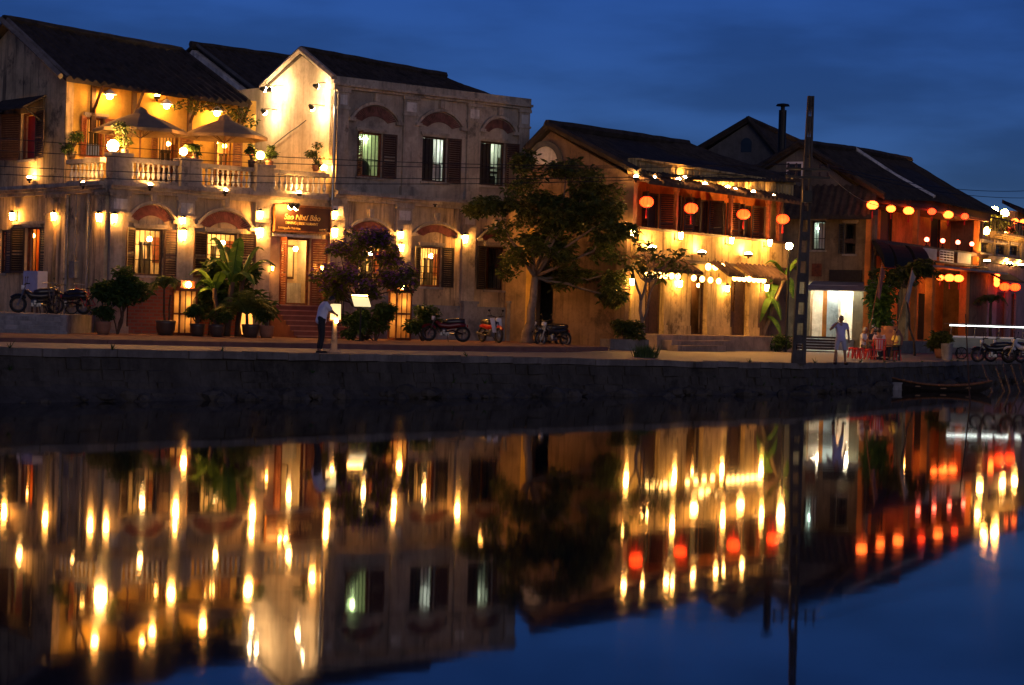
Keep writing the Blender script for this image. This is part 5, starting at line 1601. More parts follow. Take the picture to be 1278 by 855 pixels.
def flood(W, px, py, w, label, aim=(0,1,-.35), bright='bulb_gable', group='floodlights on the gable'):
    """spot lamp on an arm, its glass face turned to the wall"""
    p = W.world(W.p(px, py, w))
    t = thing('flood_lamp', label, 'floodlight', p, W.yaw, group)
    a = Vector(aim).normalized()
    def can(b): b.tube([-a*.22, -a*.02], [.06, .11], 10)
    link('housing', pmesh(('fc', aim), can, 'housing', M['iron']), t)
    link('glass', pmesh(('fg', aim, bright), lambda b: b.tube([-a*.012, a*.05], [.108, .07], 10), 'glass', M[bright]), t)
    link('arm', pmesh(('fa', aim, round(w,2)), lambda b: b.tube([-a*.22, Vector((0,-w*.4,.18)), Vector((0,-w,.16))], .02, 5), 'arm', M['iron']), t)
    return t
def silk_lantern(pos, label, kind='lantern_red', s=1.0, drop=.5, group='red silk lanterns', yaw=0, rx=.275, rz=.21):
    t = thing('silk_lantern', label, 'lantern', pos, yaw, group)
    def body(b):
        m, n = 10, 16
        prof = [(max(.09, rx*s*math.sin(PI*(k+.6)/(m+1.2))), -rz*s*math.cos(PI*(k+.6)/(m+1.2))) for k in range(m+1)]
        base = len(b.v)
        for r_, z in prof:
            for j in range(n):
                q = r_*(1 if j % 2 else .96)
                b.v.append((q*math.cos(2*PI*j/n), q*math.sin(2*PI*j/n), z))
        for k in range(m):
            for j in range(n):
                a = base+k*n+j; c = base+k*n+(j+1)%n
                b.f.append((a, c, c+n, a+n))
        b.f.append(tuple(base+j for j in range(n))[::-1]); b.f.append(tuple(base+m*n+j for j in range(n)))
    link('silk_shade', pmesh(('lb', kind, s, rx, rz), body, 'silk_shade', M[kind]), t)
    link('lantern_cap', pmesh(('lc', s, rz), lambda b: b.lathe([(.11*s,rz*s*.93),(.11*s,rz*s*1.1)], n=10), 'lantern_cap', M['wood']), t)
    link('lantern_cap', pmesh(('ld', s, rz), lambda b: b.lathe([(.11*s,-rz*s*1.1),(.11*s,-rz*s*.93)], n=10), 'lantern_cap', M['wood']), t)
    link('lantern_rib', pmesh(('lr', s, rx, rz), lambda b: [b.tube([(rx*s*1.012*math.sin(PI*(k+.6)/11.2)*math.cos(a), rx*s*1.012*math.sin(PI*(k+.6)/11.2)*math.sin(a), -rz*s*math.cos(PI*(k+.6)/11.2)) for k in range(11)], .007*s, 3) for a in [2*PI*q/10 for q in range(10)]], 'lantern_rib', M['red_plastic']), t)
    link('tassel', pmesh(('lt', s, rz), lambda b: b.tube([(0,0,-rz*s*1.1),(0,0,-rz*s*1.1-.12*s),(0,0,-rz*s*1.1-.38*s)], [.01,.035,.045], 6), 'tassel', M['red_plastic']), t)
    link('cord', pmesh(('lk', s, rz, round(drop,2)), lambda b: b.tube([(0,0,rz*s*1.1),(0,0,rz*s*1.1+drop)], .01, 5), 'cord', M['iron']), t)
    return t
def mini(pos, label, kind='bulb_yellow', r=.11, drop=.25, group='small yellow lanterns strung over the shop doors'):
    t = thing('small_lantern', label, 'lantern', pos, YC, group)
    link('silk_shade', pmesh(('mb', kind, r), lambda b: b.sphere((0,0,0), r, r, r*1.15, 10, 7), 'silk_shade', M[kind], True), t)
    link('cord', pmesh(('mc', r, round(drop,2)), lambda b: b.tube([(0,0,r*1.1),(0,0,r*1.1+drop)], .012, 5), 'cord', M['iron']), t)
    return t

# -- side wall of the corner house
sconce(SA, 15, 270, 'wall lantern beside the shuttered side window nearest the frame edge')
sconce(SA, 67, 270, 'wall lantern between the red side window and the stained corner')
sconce(SA, 123, 271, 'wall lantern near the street corner of the side wall')
uplight(SA, 37, 222, 'small uplight on the side ledge under the red upstairs window', w=-.2, group='uplights on the ledges')
# -- front of the corner house
sconce(FA, 143, 272, 'wall lantern on the corner pilaster before the first arch')
sconce(FA, 229, 275, 'small upper lantern on the pilaster between the two arches', s=.8)
sconce(FA, 229, 293, 'hanging lower lantern on the pilaster between the two arches', s=1.25)
sconce(FA, 325, 268, 'upper lantern on the pilaster beside the banana plant')
sconce(FA, 325, 290, 'lower lantern on the pilaster beside the banana plant', s=1.2)
sconce(FB, 418, 268, 'upper lantern on the pilaster between sign and bougainvillea')
sconce(FB, 418, 290, 'lower lantern on the pilaster between sign and bougainvillea', s=1.2)
sconce(FB, 501, 293, 'upper lantern on the pilaster above the glowing pillar lamp', s=.9)
sconce(FB, 501, 309, 'lower lantern on the pilaster above the glowing pillar lamp')
sconce(FB, 581, 298, 'lone wall lantern between the last two brick arches', s=1.1)
flood(FA, 369, 260, -.62, 'spot lamp shining down on the restaurant sign', aim=(-.35,.6,-.72), group='sign lamps', bright='bulb')
flood(FA, 362, 259, -.62, 'second spot lamp shining on the restaurant sign lettering', aim=(-.3,.7,-.6), group='sign lamps', bright='bulb')
# -- uplights on the cornice
uplight(FA, 187, 231, 'uplight glowing through the first front balustrade', w=-.36)
uplight(FA, 281, 238, 'uplight glowing through the second front balustrade', w=-.36)
uplight(FA, 373, 241, 'uplight glowing through the balustrade above the sign', w=-.36)
uplight(SA, 104, 229, 'uplight below the side balustrade of the terrace', w=-.3)
uplight(FB, 543, 252, 'uplight on the ledge under the bright middle upstairs window', w=-.17)
uplight(FB, 612, 262, 'uplight on the ledge behind the shade tree leaves', w=-.17, bright='bulb')
# -- terrace
globe(FA.world(FA.p(141, 182, .0)), 'brightest globe lamp on the terrace corner pier', .2, FA.p(141, 182, 0).z-zr-.14, 'bulb_hot', 'globe lamps on the terrace rail')
globe(FA.world(FA.p(229, 189, .0)), 'globe lamp on the middle terrace pier between the parasols', .14, FA.p(229, 189, 0).z-zr-.14, 'bulb', 'globe lamps on the terrace rail')
globe(FA.world(FA.p(325, 194, .0)), 'globe lamp on the terrace pier before the floodlit gable', .15, FA.p(325, 194, 0).z-zr-.14, 'bulb', 'globe lamps on the terrace rail')
globe(FA.world(FA.p(404, 209, .2)), 'low globe lamp at the end of the terrace rail by the gable', .12, max(.2, FA.p(404, 209, .2).z-zr-.0), 'bulb', 'globe lamps on the terrace rail')
globe(SA.world(SA.p(79, 190, .3)), 'low globe lamp on the side rail at the ochre wall', .15, max(.2, SA.p(79, 190, .3).z-zr-.0), 'bulb', 'globe lamps on the terrace rail')
zs = 9.0
pendant(UA, 137, 119, -.45, 'pendant lamp under the eave near the ochre corner', .5)
pendant(UA, 208, 131, -.45, 'pendant lamp under the eave above the first parasol', .5)
pendant(UA, 271, 140, -.45, 'pendant lamp under the eave above the second parasol', .5)
uplight(UA, 196, 120, 'lamp washing the wall top under the eave', w=-.2, bright='bulb', group='eave wall lamps')
pendant(UA, 268, 177, .9, 'pendant lamp glowing inside the terrace doorway', .9, group='doorway lamps')
# -- floodlit gable
flood(SB, 331, 112, -.55, 'upper gable floodlight on the terrace side', aim=(.3,.9,-.2))
flood(SB, 339, 111, -.55, 'twin upper gable floodlight next to the first', aim=(.3,.9,.35))
flood(SB, 396, 108, -.55, 'upper gable floodlight at the street corner', aim=(-.3,.9,-.1))
flood(SB, 331, 141, -.55, 'lower gable floodlight on the terrace side', aim=(.1,.75,-.6))
flood(SB, 390, 136, -.55, 'lower gable floodlight at the street corner', aim=(-.2,.75,-.6))
# -- glowing garden pillar lamps
def pillar_lamp(px, D, label, h0, h1, wd):
    p = gp(px, D); p.z = zf
    t = thing('pillar_lamp', label, 'garden lamp', p, YAB, 'glowing pillar lamps before the house')
    b = MB(); b.box(-wd,-wd*.7,0,wd,wd*.7,.08); b.box(-wd-.05,-wd*.7-.05,h1,wd+.05,wd*.7+.05,h1+.1); b.box(-wd+.08,-wd*.5,h1+.1,wd-.08,wd*.5,h1+.35)
    b.box(-wd,-wd*.7,h0,wd,wd*.7,h0+.05)
    for x in (-wd, wd-.05):
        for y in (-wd*.7, wd*.7-.05): b.box(x,y,.08,x+.05,y+.05,h1)
    for x in (-wd*.35, wd*.3): 
        b.box(x,-wd*.7-.005,.08,x+.03,-wd*.7+.02,h1)
    b.build('lamp_frame', M['wood_red'], t)
    b = MB(); b.box(-wd+.055,-wd*.7+.025,h0+.06,wd-.055,wd*.7-.055,h1-.01); b.build('paper_panel', M['lamp_paper'], t)
    MB().sphere((.02,-.02,h0+(h1-h0)*.55), .08, n=10, m=7).build('inner_bulb', M['bulb_paper'], t)
    MB().sphere((-.02,0,h0*.72), .06, n=10, m=7).build('inner_bulb', M['bulb_paper'], t)
    b = MB(); b.box(-wd+.055,-wd*.7+.03,.09,wd-.055,wd*.7-.055,h0-.01); b.build('lower_panel', M['lamp_paper'], t)
    MB().sphere((0,-wd*.62,h1+.22), .10, n=10, m=7).build('bulb', M['bulb'], t)
    return t
pillar_lamp(229, 73.0, 'glowing paper pillar lamp between the first and second arch', .72, 1.55, .36)
pillar_lamp(498, 77.0, 'glowing paper pillar lamp beside the bougainvillea', .95, 1.75, .36)
p = gp(307, 73.8); p.z = zf
t = thing('ground_lantern', 'warm lantern glowing on the ground behind the feathery palm', 'lantern', p, YAB)
MB().lathe([(.16,.08),(.22,.4),(.2,.75),(.1,.95)], n=8).build('silk_shade', M['panel_glow'], t); MB().lathe([(.2,0),(.2,.08)], n=8).build('lamp_base', M['wood'], t)
p = FA.world(FA.p(342, 335, -.25)); sconce(FA, 340, 335, 'small red tinted lantern low beside the open door', s=.6, bright='bulb_soft')
sconce(FB, 402, 335, 'small lantern by the door half hidden behind bougainvillea', s=.7, bright='bulb_soft')

# -- yellow shophouse: balcony floods, lamps, lanterns
for px, py, lab in ((814, 309, 'flood lamp on the balcony front behind the frangipani leaves'), (876, 315, 'flood lamp on the middle of the yellow balcony front'), (934, 317, 'flood lamp on the balcony front over the third door')):
    uplight(FC, px, py, lab, w=-.34, group='balcony uplights of the yellow shophouse', r=.17)
for px, py, lab in ((790, 290, 'lamp at the street corner of the wooden balcony ledge'), (850, 294, 'lamp on the balcony ledge under the second red lantern'), (913, 300, 'lamp on the balcony ledge under the third red lantern'), (961, 303, 'lamp on the balcony ledge under the last red lantern')):
    sconce(FC, px, py, lab, w=-.3, group='balcony ledge lamps', s=.95, bright='bulb_shop')
for px, py, lab in ((789, 352, 'ground floor lamp at the corner of the yellow shophouse'), (849, 354, 'ground floor lamp on the pillar after the lattice door'), (908, 360, 'ground floor lamp on the pillar before the third door'), (957, 359, 'ground floor lamp beside the crooked banana tree')):
    sconce(FC, px, py, lab, w=-.3, group='ground floor lamps of the yellow shophouse', s=.95, bright='bulb_shop')
for px, py, lab in ((794, 221, 'small lamp on the frieze at the corner'), (847, 224, 'small lamp on the frieze over the first bay'), (854, 222, 'twin small lamp on the frieze over the second bay'), (908, 234, 'small lamp on the frieze above the third lantern'), (917, 237, 'small lamp on the frieze after the third lantern'), (965, 245, 'small lamp at the far end of the frieze'), (816, 222, 'small lamp on the frieze above the gap after the first lantern'), (880, 230, 'small lamp on the frieze past the second lantern'), (940, 240, 'small lamp on the frieze before its far end')):
    uplight(FC, px, py, lab + ' under the dark roof', w=-.32, bright='bulb_hot', group='frieze lamps')
for px, py, lab in ((807, 252, 'first'), (862.5, 260, 'second'), (928, 267.5, 'third'), (977, 273.5, 'fourth')):
    wl = -.55
    silk_lantern(FC.world(FC.p(px, py, wl)), {'first':'red silk lantern at the corner end of the wooden gallery', 'second':'red silk lantern between the first gallery posts', 'third':'red silk lantern before the dark louvred gallery doors', 'fourth':'red silk lantern at the gallery end by the concrete pole'}[lab], drop=.35, yaw=YC, group='red lanterns of the yellow shophouse')
n_ = 0
for x0, x1, y0, y1, k, nm in ((808, 846, 343, 345, 6, 'first'), (866, 897, 347, 351, 4, 'second'), (917, 953, 347, 350, 7, 'third')):
    for i in range(k):
        px = x0+(x1-x0)*i/(k-1); py = y0+(y1-y0)*i/(k-1)
        mini(FC.world(FC.p(px, py, -.5)), 'small yellow lantern in the string above the %s shop door' % nm, drop=.22)
for px, lab in ((884, 'a'), (893, 'b'), (901, 'c')):
    mini(FC.world(FC.p(px, 333, -.3)), 'small yellow lantern in the upper string above the second shop door', drop=.2, r=.13)
# -- lamp on a post by the end wall
p = at(981, 307, 88.0); g_ = gp(981, 88.0)
t = thing('street_lamp', 'starry white street lamp on a slim post by the end of the yellow shophouse', 'street lamp', g_)
MB().tube([(0,0,0),(0,0,p.z-g_.z-.14)], .05, 7).build('post', M['iron'], t)
MB().sphere((0,0,p.z-g_.z), .15, n=12, m=8).build('globe', M['bulb_hot'], t, smooth=True)
# -- veranda lanterns
for px, py, kd, s, lab in ((1089, 256, 'lantern_orange', 1.15, 'big pale orange lantern at the street corner of the veranda'), (1112, 260.5, 'lantern_orange', .95, 'heart shaped orange lantern before the first veranda doorway'), (1134, 263, 'lantern_orange', 1.1, 'wide orange lantern over the orange veranda wall'),
                       (1163, 264, 'lantern_dim', .9, 'dim red lantern past the middle veranda column'), (1183.5, 268, 'lantern_orange', 1.1, 'orange lantern before the last dark veranda doorways'), (1204, 270, 'lantern_dim', .85, 'dim red lantern at the far end of the veranda')):
    w_ = -.12
    silk_lantern(FF.world(FF.p(px, py, w_)), lab, kd, s*.86, .25, 'veranda lanterns', YF)
for px, py, lab in ((1156.7, 299, 'tiny red lamp on the balcony rail beside the column'), (1176.6, 300.5, 'tiny red lamp on the rail above the lattice panel'), (1195.6, 302.5, 'tiny red lamp on the rail above the second louvre panel'), (1213, 304.5, 'tiny red lamp at the far end of the balcony rail')):
    p = FF.world(FF.p(px, py, 0)); p.z = max(p.z, ZG+zfl+.12)
    globe(p, lab, .12, p.z-ZG-zfl+.02, 'red_bulb', 'red rail lamps of the veranda house', YF)
for px, py, lab in ((1173.5, 346.5, 'small'), (1185, 346.8, 'wide'), (1196.5, 347.5, 'last')):
    silk_lantern(FF.world(FF.p(px, py, .1)), {'small':'small orange lantern first in the shop doorway cluster','wide':'wide orange lantern in the middle of the shop doorway cluster','last':'orange lantern at the end of the shop doorway cluster'}[lab], 'lantern_orange', .95 if lab != 'small' else .7, .3, 'shop doorway lanterns', YF)
for px, py, lab in ((1134, 261, 'added bulb hidden behind the orange lanterns to light the veranda'), (1204, 268, 'bulb glowing at the far end inside the veranda'), (1184, 266, 'added bulb hidden behind the fifth veranda lantern to light the veranda'), (1186, 346, 'added bulb lighting the lantern hung shop doorway from inside'), (1138, 352, 'added bulb lighting the shop behind the vine')):
    pendant(FF, px, py, 1.0, lab, .25, bright='bulb_soft', group='veranda bulbs')  # all but the far-end bulb are added to brighten the orange walls
tl = thing('tube_light', 'cool white fluorescent tube under the grey tin awning of the white shop', 'tube light', SF.world((SF.u(1040, -.6, 360), -.6, q3[3]+.02)), SF.yaw)
MB().tube([(-1.2,0,0),(1.2,0,0)], .035, 8).build('tube', M['tube_white'], tl)
MB().box(-1.25,-.05,.04,1.25,.05,.09).build('fitting', M['white_paint'], tl)
# -- far yellow house
for px, py, lab in ((1241, 262.5, 'first of twin white globe lamps on the far roof terrace'), (1254, 266, 'second of twin white globe lamps on the far roof terrace')):
    p = FG.world(FG.p(px, py, .35)); globe(p, lab, .22, p.z-ZG-zt_-.02, 'bulb', 'twin globe lamps', YG)
for px, py, lab in ((1222.5, 287, 'low terrace globe at the railing end by the veranda house'), (1231, 289.5, 'low terrace globe among the plants'), (1255, 293, 'low terrace globe beside the red flowers')):
    p = FG.world(FG.p(max(px,1232) if px < 1230 else px, py, .35)); p.z = max(p.z, ZG+zt_+.3); globe(p, lab, .17, p.z-ZG-zt_-.02, 'bulb_soft', 'low terrace globes', YG)
for px, py, lab in ((1232, 326, 'flood lamp on the string course at the near end of the far house'), (1260, 329, 'flood lamp on the string course under the second far window'), (1275, 331, 'flood lamp on the string course at the frame edge')):
    uplight(FG, px, py, lab, w=-.55, group='string course floods', r=.18)
for px, py, lab in ((1267, 276, 'orange lantern under the pavilion roof'), (1277, 277, 'second orange lantern under the pavilion roof')):
    silk_lantern(FG.world(FG.p(px, py, .7)), lab, 'lantern_orange', .75, .2, 'pavilion lanterns', YG)
for px, py, lab in ((1254, 358, 'red lantern below the dark awning of the far house'), (1267, 358.5, 'second red lantern below the dark awning of the far house')):
    silk_lantern(FG.world(FG.p(px, py, -.5)), lab, 'lantern_red', 1.05, .2, 'ground floor lanterns of the far house', YG)
for py in (344, 349, 354):
    mini(FG.world(FG.p(1244, py, -.5)), 'tiny lantern in the vertical string by the far red doorway', kind='lantern_orange', r=.16, drop=.12, group='vertical lantern string')
# ================================================================== PEOPLE
def skin_mesh(verts, edges, radii, root=0, sub=2):
    me = bpy.data.meshes.new('tmp'); me.from_pydata([tuple(v) for v in verts], edges, [])
    o = bpy.data.objects.new('tmp', me); C.objects.link(o)
    md = o.modifiers.new('s', 'SKIN'); md.use_smooth_shade = True
    for i, r in enumerate(radii):
        sv = me.skin_vertices[0].data[i]
        sv.radius = (r, r) if not isinstance(r, tuple) else r
        sv.use_root = (i == root)
    ss = o.modifiers.new('u', 'SUBSURF'); ss.levels = sub; ss.render_levels = sub
    bpy.context.view_layer.update()
    out = bpy.data.meshes.new_from_object(o.evaluated_get(bpy.context.evaluated_depsgraph_get()))
    bpy.data.objects.remove(o); bpy.data.meshes.remove(me)
    return out
def mesh_join(meshes, name, mats):
    bm = bmesh.new()
    for me, mi in meshes:
        n0 = len(bm.faces); bm.from_mesh(me); bm.faces.ensure_lookup_table()
        for f in bm.faces[n0:]: f.material_index = mi; f.smooth = True
    out = bpy.data.meshes.new(name); bm.to_mesh(out); bm.free()
    for m in mats: out.materials.append(m)
    return out
def head_mesh(c, face, r=.105):
    """egg shaped head with nose, ears and eyes, looking along face"""
    f = Vector(face).normalized(); up = Vector((0,0,1)); up = (up - f*up.dot(f)).normalized(); sd = f.cross(up)
    b = MB(); b.sphere((0,0,0), 1, 1, 1, 16, 12)
    vs = []
    for x, y, z in b.v:   # x side, y forward, z up
        k = 1.0 if z > -.1 else 1 - .32*(-z-.1)
        jaw = .10 if z < -.3 and y > 0 else 0
        vs.append((x*.076*k, y*.093*k + jaw*.06, z*.118))
    b.v = vs
    e = MB()
    b.poly([(-.014,.088,.004),(.014,.088,.004),(.017,.093,-.035),(0,.116,-.030),(-.017,.093,-.035)][::1])
    b.poly([(-.014,.088,.004),(-.017,.093,-.035),(0,.116,-.030)]); b.poly([(.014,.088,.004),(0,.116,-.030),(.017,.093,-.035)])
    for sg in (1,-1):
        b.sphere((sg*.077,-.005,-.012), .012, .022, .034, 8, 6)
        e.sphere((sg*.032,.083,.008), .011, .008, .008, 8, 6)
    e.box(-.024,.084,-.064,.024,.091,-.058)
    c = Vector(c)
    for m in (b, e): m.v = [tuple(c + sd*x + f*y + up*z) for x, y, z in m.v]
    return b.mesh('tmp_h', None, True), e.mesh('tmp_e', None, True)
def hand_mesh(w, d, curl, side):
    """palm with five separate fingers from wrist w along direction d; curl bends toward curl vector"""
    d = Vector(d).normalized(); cu = Vector(curl); cu = (cu - d*cu.dot(d)).normalized(); s_ = d.cross(cu)*side
    w = Vector(w)
    out = []
    v = [w - d*.03, w + d*.035, w + d*.085]
    out.append(skin_mesh(v, [(0,1),(1,2)], [(.024,.024),(.036,.016),(.040,.013)], 0, 1))
    for k, L in enumerate((.066,.076,.07,.055)):
        o_ = w + d*.075 + s_*(.030-.02*k)
        p1 = o_ + d*L*.5 + cu*L*.12; p2 = p1 + d*L*.3 + cu*L*.3; p3 = p2 + d*L*.12 + cu*L*.32
        out.append(skin_mesh([o_, p1, p2, p3], [(0,1),(1,2),(2,3)], [.0095,.009,.008,.007], 0, 1))
    o_ = w + d*.03 + s_*.03
    out.append(skin_mesh([o_, o_+s_*.03+d*.025+cu*.01, o_+s_*.04+d*.055+cu*.025], [(0,1),(1,2)], [.012,.011,.009], 0, 1))
    return out
def person(label, loc, rz, J, face, shirt, trousers, hair='hair', short_leg=False, sleeve=.75, group=None, shoes='rubber', hair_long=False, bag=None):
    """J: joint positions in the figure's own frame (x to its left side of picture, y away, z up)"""
    t = thing('person', label, 'person', loc, rz, group)
    N = ['pelvis','spine','chest','neck','head','shl','ell','wrl','shr','elr','wrr','hil','knl','anl','tol','hir','knr','anr','tor']
    V_ = [Vector(J[n]) for n in N]
    ix = {n: i for i, n in enumerate(N)}
    rad = dict(pelvis=(.145,.105), spine=(.125,.09), chest=(.155,.10), neck=.052, head=.06, shl=.062, ell=.043, wrl=.03, shr=.062, elr=.043, wrr=.03,
               hil=.088, knl=.058, anl=.038, tol=.032, hir=.088, knr=.058, anr=.038, tor=.032)
    E = [('pelvis','spine'),('spine','chest'),('chest','neck'),('neck','head'),('chest','shl'),('shl','ell'),('ell','wrl'),('chest','shr'),('shr','elr'),('elr','wrr'),
         ('pelvis','hil'),('hil','knl'),('knl','anl'),('anl','tol'),('pelvis','hir'),('hir','knr'),('knr','anr'),('anr','tor')]
    body = skin_mesh(V_, [(ix[a], ix[c]) for a, c in E], [rad[n] for n in N], 0, 2)
    hc = V_[ix['head']] + (V_[ix['head']]-V_[ix['neck']]).normalized()*.07
    hm, em = head_mesh(hc, face)
    parts = [(body, 0), (hm, 0), (em, 1)]
    for el, wr, sd in (('ell','wrl',1), ('elr','wrr',-1)):
        d = (V_[ix[wr]]-V_[ix[el]]).normalized()
        cu = Vector((0,-.6,.3)) if abs(d.z) > .5 else Vector((0,-.2,-1))
        for hm2 in hand_mesh(V_[ix[wr]], d, cu, sd): parts.append((hm2, 0))
    bo = link('body', mesh_join(parts, 'body', [M['skin'], M['eye']]), t)
    def lerp(a, c, k): return V_[ix[a]].lerp(V_[ix[c]], k)
    # shirt
    sv = [V_[ix['pelvis']]+(V_[ix['pelvis']]-V_[ix['spine']]).normalized()*.17, V_[ix['spine']], V_[ix['chest']], lerp('chest','neck',.55), V_[ix['shl']], lerp('shl','ell',sleeve), V_[ix['shr']], lerp('shr','elr',sleeve)]
    sm = skin_mesh(sv, [(0,1),(1,2),(2,3),(2,4),(4,5),(2,6),(6,7)], [(.19,.15),(.165,.125),(.178,.122),.075,.085,.07,.085,.07], 0, 2)
    link('shirt', mesh_join([(sm,0)], 'shirt', [shirt]), t)
    k = .25 if short_leg else 1.0
    a1 = lerp('knl','anl', .05) if short_leg else lerp('knl','anl',.93); a2 = lerp('knr','anr', .05) if short_leg else lerp('knr','anr',.93)
    tv = [V_[ix['pelvis']]+(V_[ix['spine']]-V_[ix['pelvis']])*.7, V_[ix['pelvis']], V_[ix['hil']], V_[ix['knl']], a1, V_[ix['hir']], V_[ix['knr']], a2]
    if short_leg:
        tv[3] = lerp('hil','knl',.6); tv[6] = lerp('hir','knr',.6)
        a1 = lerp('hil','knl',1.02); a2 = lerp('hir','knr',1.02); tv[4] = a1; tv[7] = a2
    tm = skin_mesh(tv, [(0,1),(1,2),(2,3),(3,4),(1,5),(5,6),(6,7)], [(.15,.115),(.158,.12),.105,.082,.072,.105,.082,.072], 1, 2)
    link('shorts' if short_leg else 'trousers', mesh_join([(tm,0)], 'trousers', [trousers]), t)
    # hair
    hb = MB(); hb.sphere((0,0,0), 1,1,1, 14, 10)
    f = Vector(face).normalized(); up = Vector((0,0,1)); up = (up - f*up.dot(f)).normalized(); sd = f.cross(up)
    hv = []
    for x, y, z in hb.v:
        z2 = max(z, -.25 if y > -.2 else (-1.6 if hair_long else -.55))
        if y > .35 and z < .45: y2, z2 = .3, max(z2, .35)
        else: y2 = y
        q = hc + sd*x*.086 + f*(y2*.098-.012) + up*(z2*.118+.014)
        hv.append(tuple(q))
    hb.v = hv; hb.build('hair', M[hair], t, smooth=True)
    for an, to in (('anl','tol'),('anr','tor')):
        b = MB(); a, c = V_[ix[an]], V_[ix[to]]
        d = (c-a); d.z = 0; d.normalize()
        b.tube([Vector((a.x,a.y,c.z))-d*.06, Vector((a.x,a.y,c.z)), c + d*.03, c + d*.08], [.03,.045,.045,.025], 8)
        b.build('shoe', M[shoes], t, smooth=True)
    return t
# standing figure; front faces -y (towards the river) unless turned by rz
STAND = dict(pelvis=(0,0,.95), spine=(0,.01,1.12), chest=(0,.01,1.32), neck=(0,.01,1.47), head=(0,-.01,1.54), shl=(-.19,.01,1.41), ell=(-.24,.03,1.13), wrl=(-.25,-.02,.88),
             shr=(.19,.01,1.41), elr=(.24,.03,1.13), wrr=(.25,-.02,.88), hil=(-.1,0,.88), knl=(-.12,-.02,.5), anl=(-.13,.02,.085), tol=(-.14,-.12,.04), hir=(.1,0,.88), knr=(.12,-.02,.5), anr=(.13,.02,.085), tor=(.15,-.12,.04))
lav = flat('lavender_shirt', (.52,.48,.74), .85); lav2 = flat('grey_violet_shorts', (.44,.44,.56), .85)
blu = flat('light_blue_shirt', (.8,.8,.95), .85); blk = flat('black_trousers', (.018,.018,.02), .85)
# man by the bench, one hand raised to his face
J = dict(STAND); J.update(ell=(-.40,-.05,1.20), wrl=(-.16,-.16,1.47), elr=(.27,.05,1.14), wrr=(.28,-.03,.9), knl=(-.15,-.03,.5), anl=(-.19,.02,.085), tol=(-.21,-.12,.04), anr=(.19,.02,.085), knr=(.15,-.02,.5), tor=(.23,-.11,.04))
p = gp(1049, 73.3)
person('person in lavender shirt and shorts standing with a hand raised to the face', p, R(0), J, (-.15,-1,-.05), lav, lav2, short_leg=True, sleeve=.7)
# person reading at the menu stand (seen from behind, head bowed)
J = dict(STAND); J.update(spine=(.02,-.03,1.11), chest=(.05,-.10,1.28), neck=(.07,-.17,1.40), head=(.10,-.24,1.44), shl=(-.14,-.10,1.36), ell=(-.02,-.30,1.16), wrl=(.16,-.42,1.10), shr=(.22,-.08,1.36), elr=(.33,-.24,1.18), wrr=(.40,-.42,1.12),
         knl=(-.1,-.03,.5), anl=(-.1,.04,.085), tol=(-.1,-.1,.04), knr=(.1,-.03,.5), anr=(.09,.04,.085), tor=(.1,-.1,.04))
p = gp(400, 57.3)
person('person in pale blue shirt and black trousers stooping over the lit menu stand', p, R(105), J, (.1,-1,-.75), blu, blk, sleeve=.85)
# diners
SIT = dict(pelvis=(0,.02,.5), spine=(0,.05,.68), chest=(0,.03,.90), neck=(0,.0,1.05), head=(0,-.03,1.12), shl=(-.18,.02,.99), ell=(-.24,-.06,.74), wrl=(-.14,-.28,.72), shr=(.18,.02,.99), elr=(.24,-.06,.74), wrr=(.14,-.28,.72),
           hil=(-.1,-.02,.47), knl=(-.15,-.42,.48), anl=(-.15,-.40,.085), tol=(-.15,-.54,.04), hir=(.1,-.02,.47), knr=(.15,-.42,.48), anr=(.15,-.40,.085), tor=(.15,-.54,.04))
wsh = flat('white_shirt', (.85,.85,.82), .85); pnk = flat('pink_striped_shirt', (.8,.62,.64), .85); olv = flat('olive_yellow_shirt', (.6,.5,.16), .85)
grn = flat('dark_trousers', (.05,.05,.06), .85)
diners = [(1078, 86.5, 62, wsh, 'grey_hair', 'grey haired person in white shirt sitting sideways on a red stool'),
          (1097, 86.2, 175, pnk, 'hair', 'person in pink and white shirt sitting back turned on a red chair'),
          (1118, 87.0, -70, olv, 'hair', 'person in olive yellow shirt sitting across the low table'),
          (1088, 88.6, 20, grn, 'hair', 'person in dark clothes sitting behind the low table')]
for px, D, rz, sh, hr, lab in diners:
    p = gp(px, D)
    person(lab, p, R(rz), SIT, (0,-1,-.1), sh, grn, hr, group=None)
for px, D, rz, sh, lab in ((1139, 97.2, 30, pnk, 'person in pink top sitting on the veranda house shop floor by the vine'), (1158, 98.6, -10, flat('dusty_rose_shirt', (.45,.25,.24), .85), 'person in dusty rose shirt sitting in the orange shop doorway')):
    p = gp(px, D); q_ = FF.inv @ p
    p = FF.world((q_.x, max(-.55, min(.6, q_.y)) + .1, .48))
    person(lab, p, R(rz), SIT, (0,-1,0), sh, grn)
# red stools, chair and table of the diners
def stool(px, D, lab, group='red plastic stools'):
    p = gp(px, D); t = thing('plastic_stool', lab, 'stool', p, R(20), group)
    link('seat', pmesh(('st',), lambda b: (b.box(-.16,-.16,.42,.16,.16,.45), b.box(-.17,-.17,.39,.17,.17,.42)), 'seat', M['red_plastic']), t)
    for sx in (-1,1):
        for sy in (-1,1):
            link('leg', pmesh(('sl',sx,sy), lambda b: b.tube([(sx*.13,sy*.13,.39),(sx*.18,sy*.18,0)], [.03,.025], 5), 'leg', M['red_plastic']), t)
    return t
for px, D, lab in ((1066, 86.0, 'empty red plastic stool at the bench end of the dining group'), (1072, 85.3, 'empty red plastic stool before the white shirted diner'), (1086, 85.6, 'empty red plastic stool beside the pink shirted diner'), (1078, 86.5, 'red plastic stool under the white shirted diner'), (1118, 87.0, 'red plastic stool under the olive shirted diner'), (1088, 88.6, 'red plastic stool under the dark clothed diner')):
    stool(px, D, lab)
p = gp(1097, 86.2)
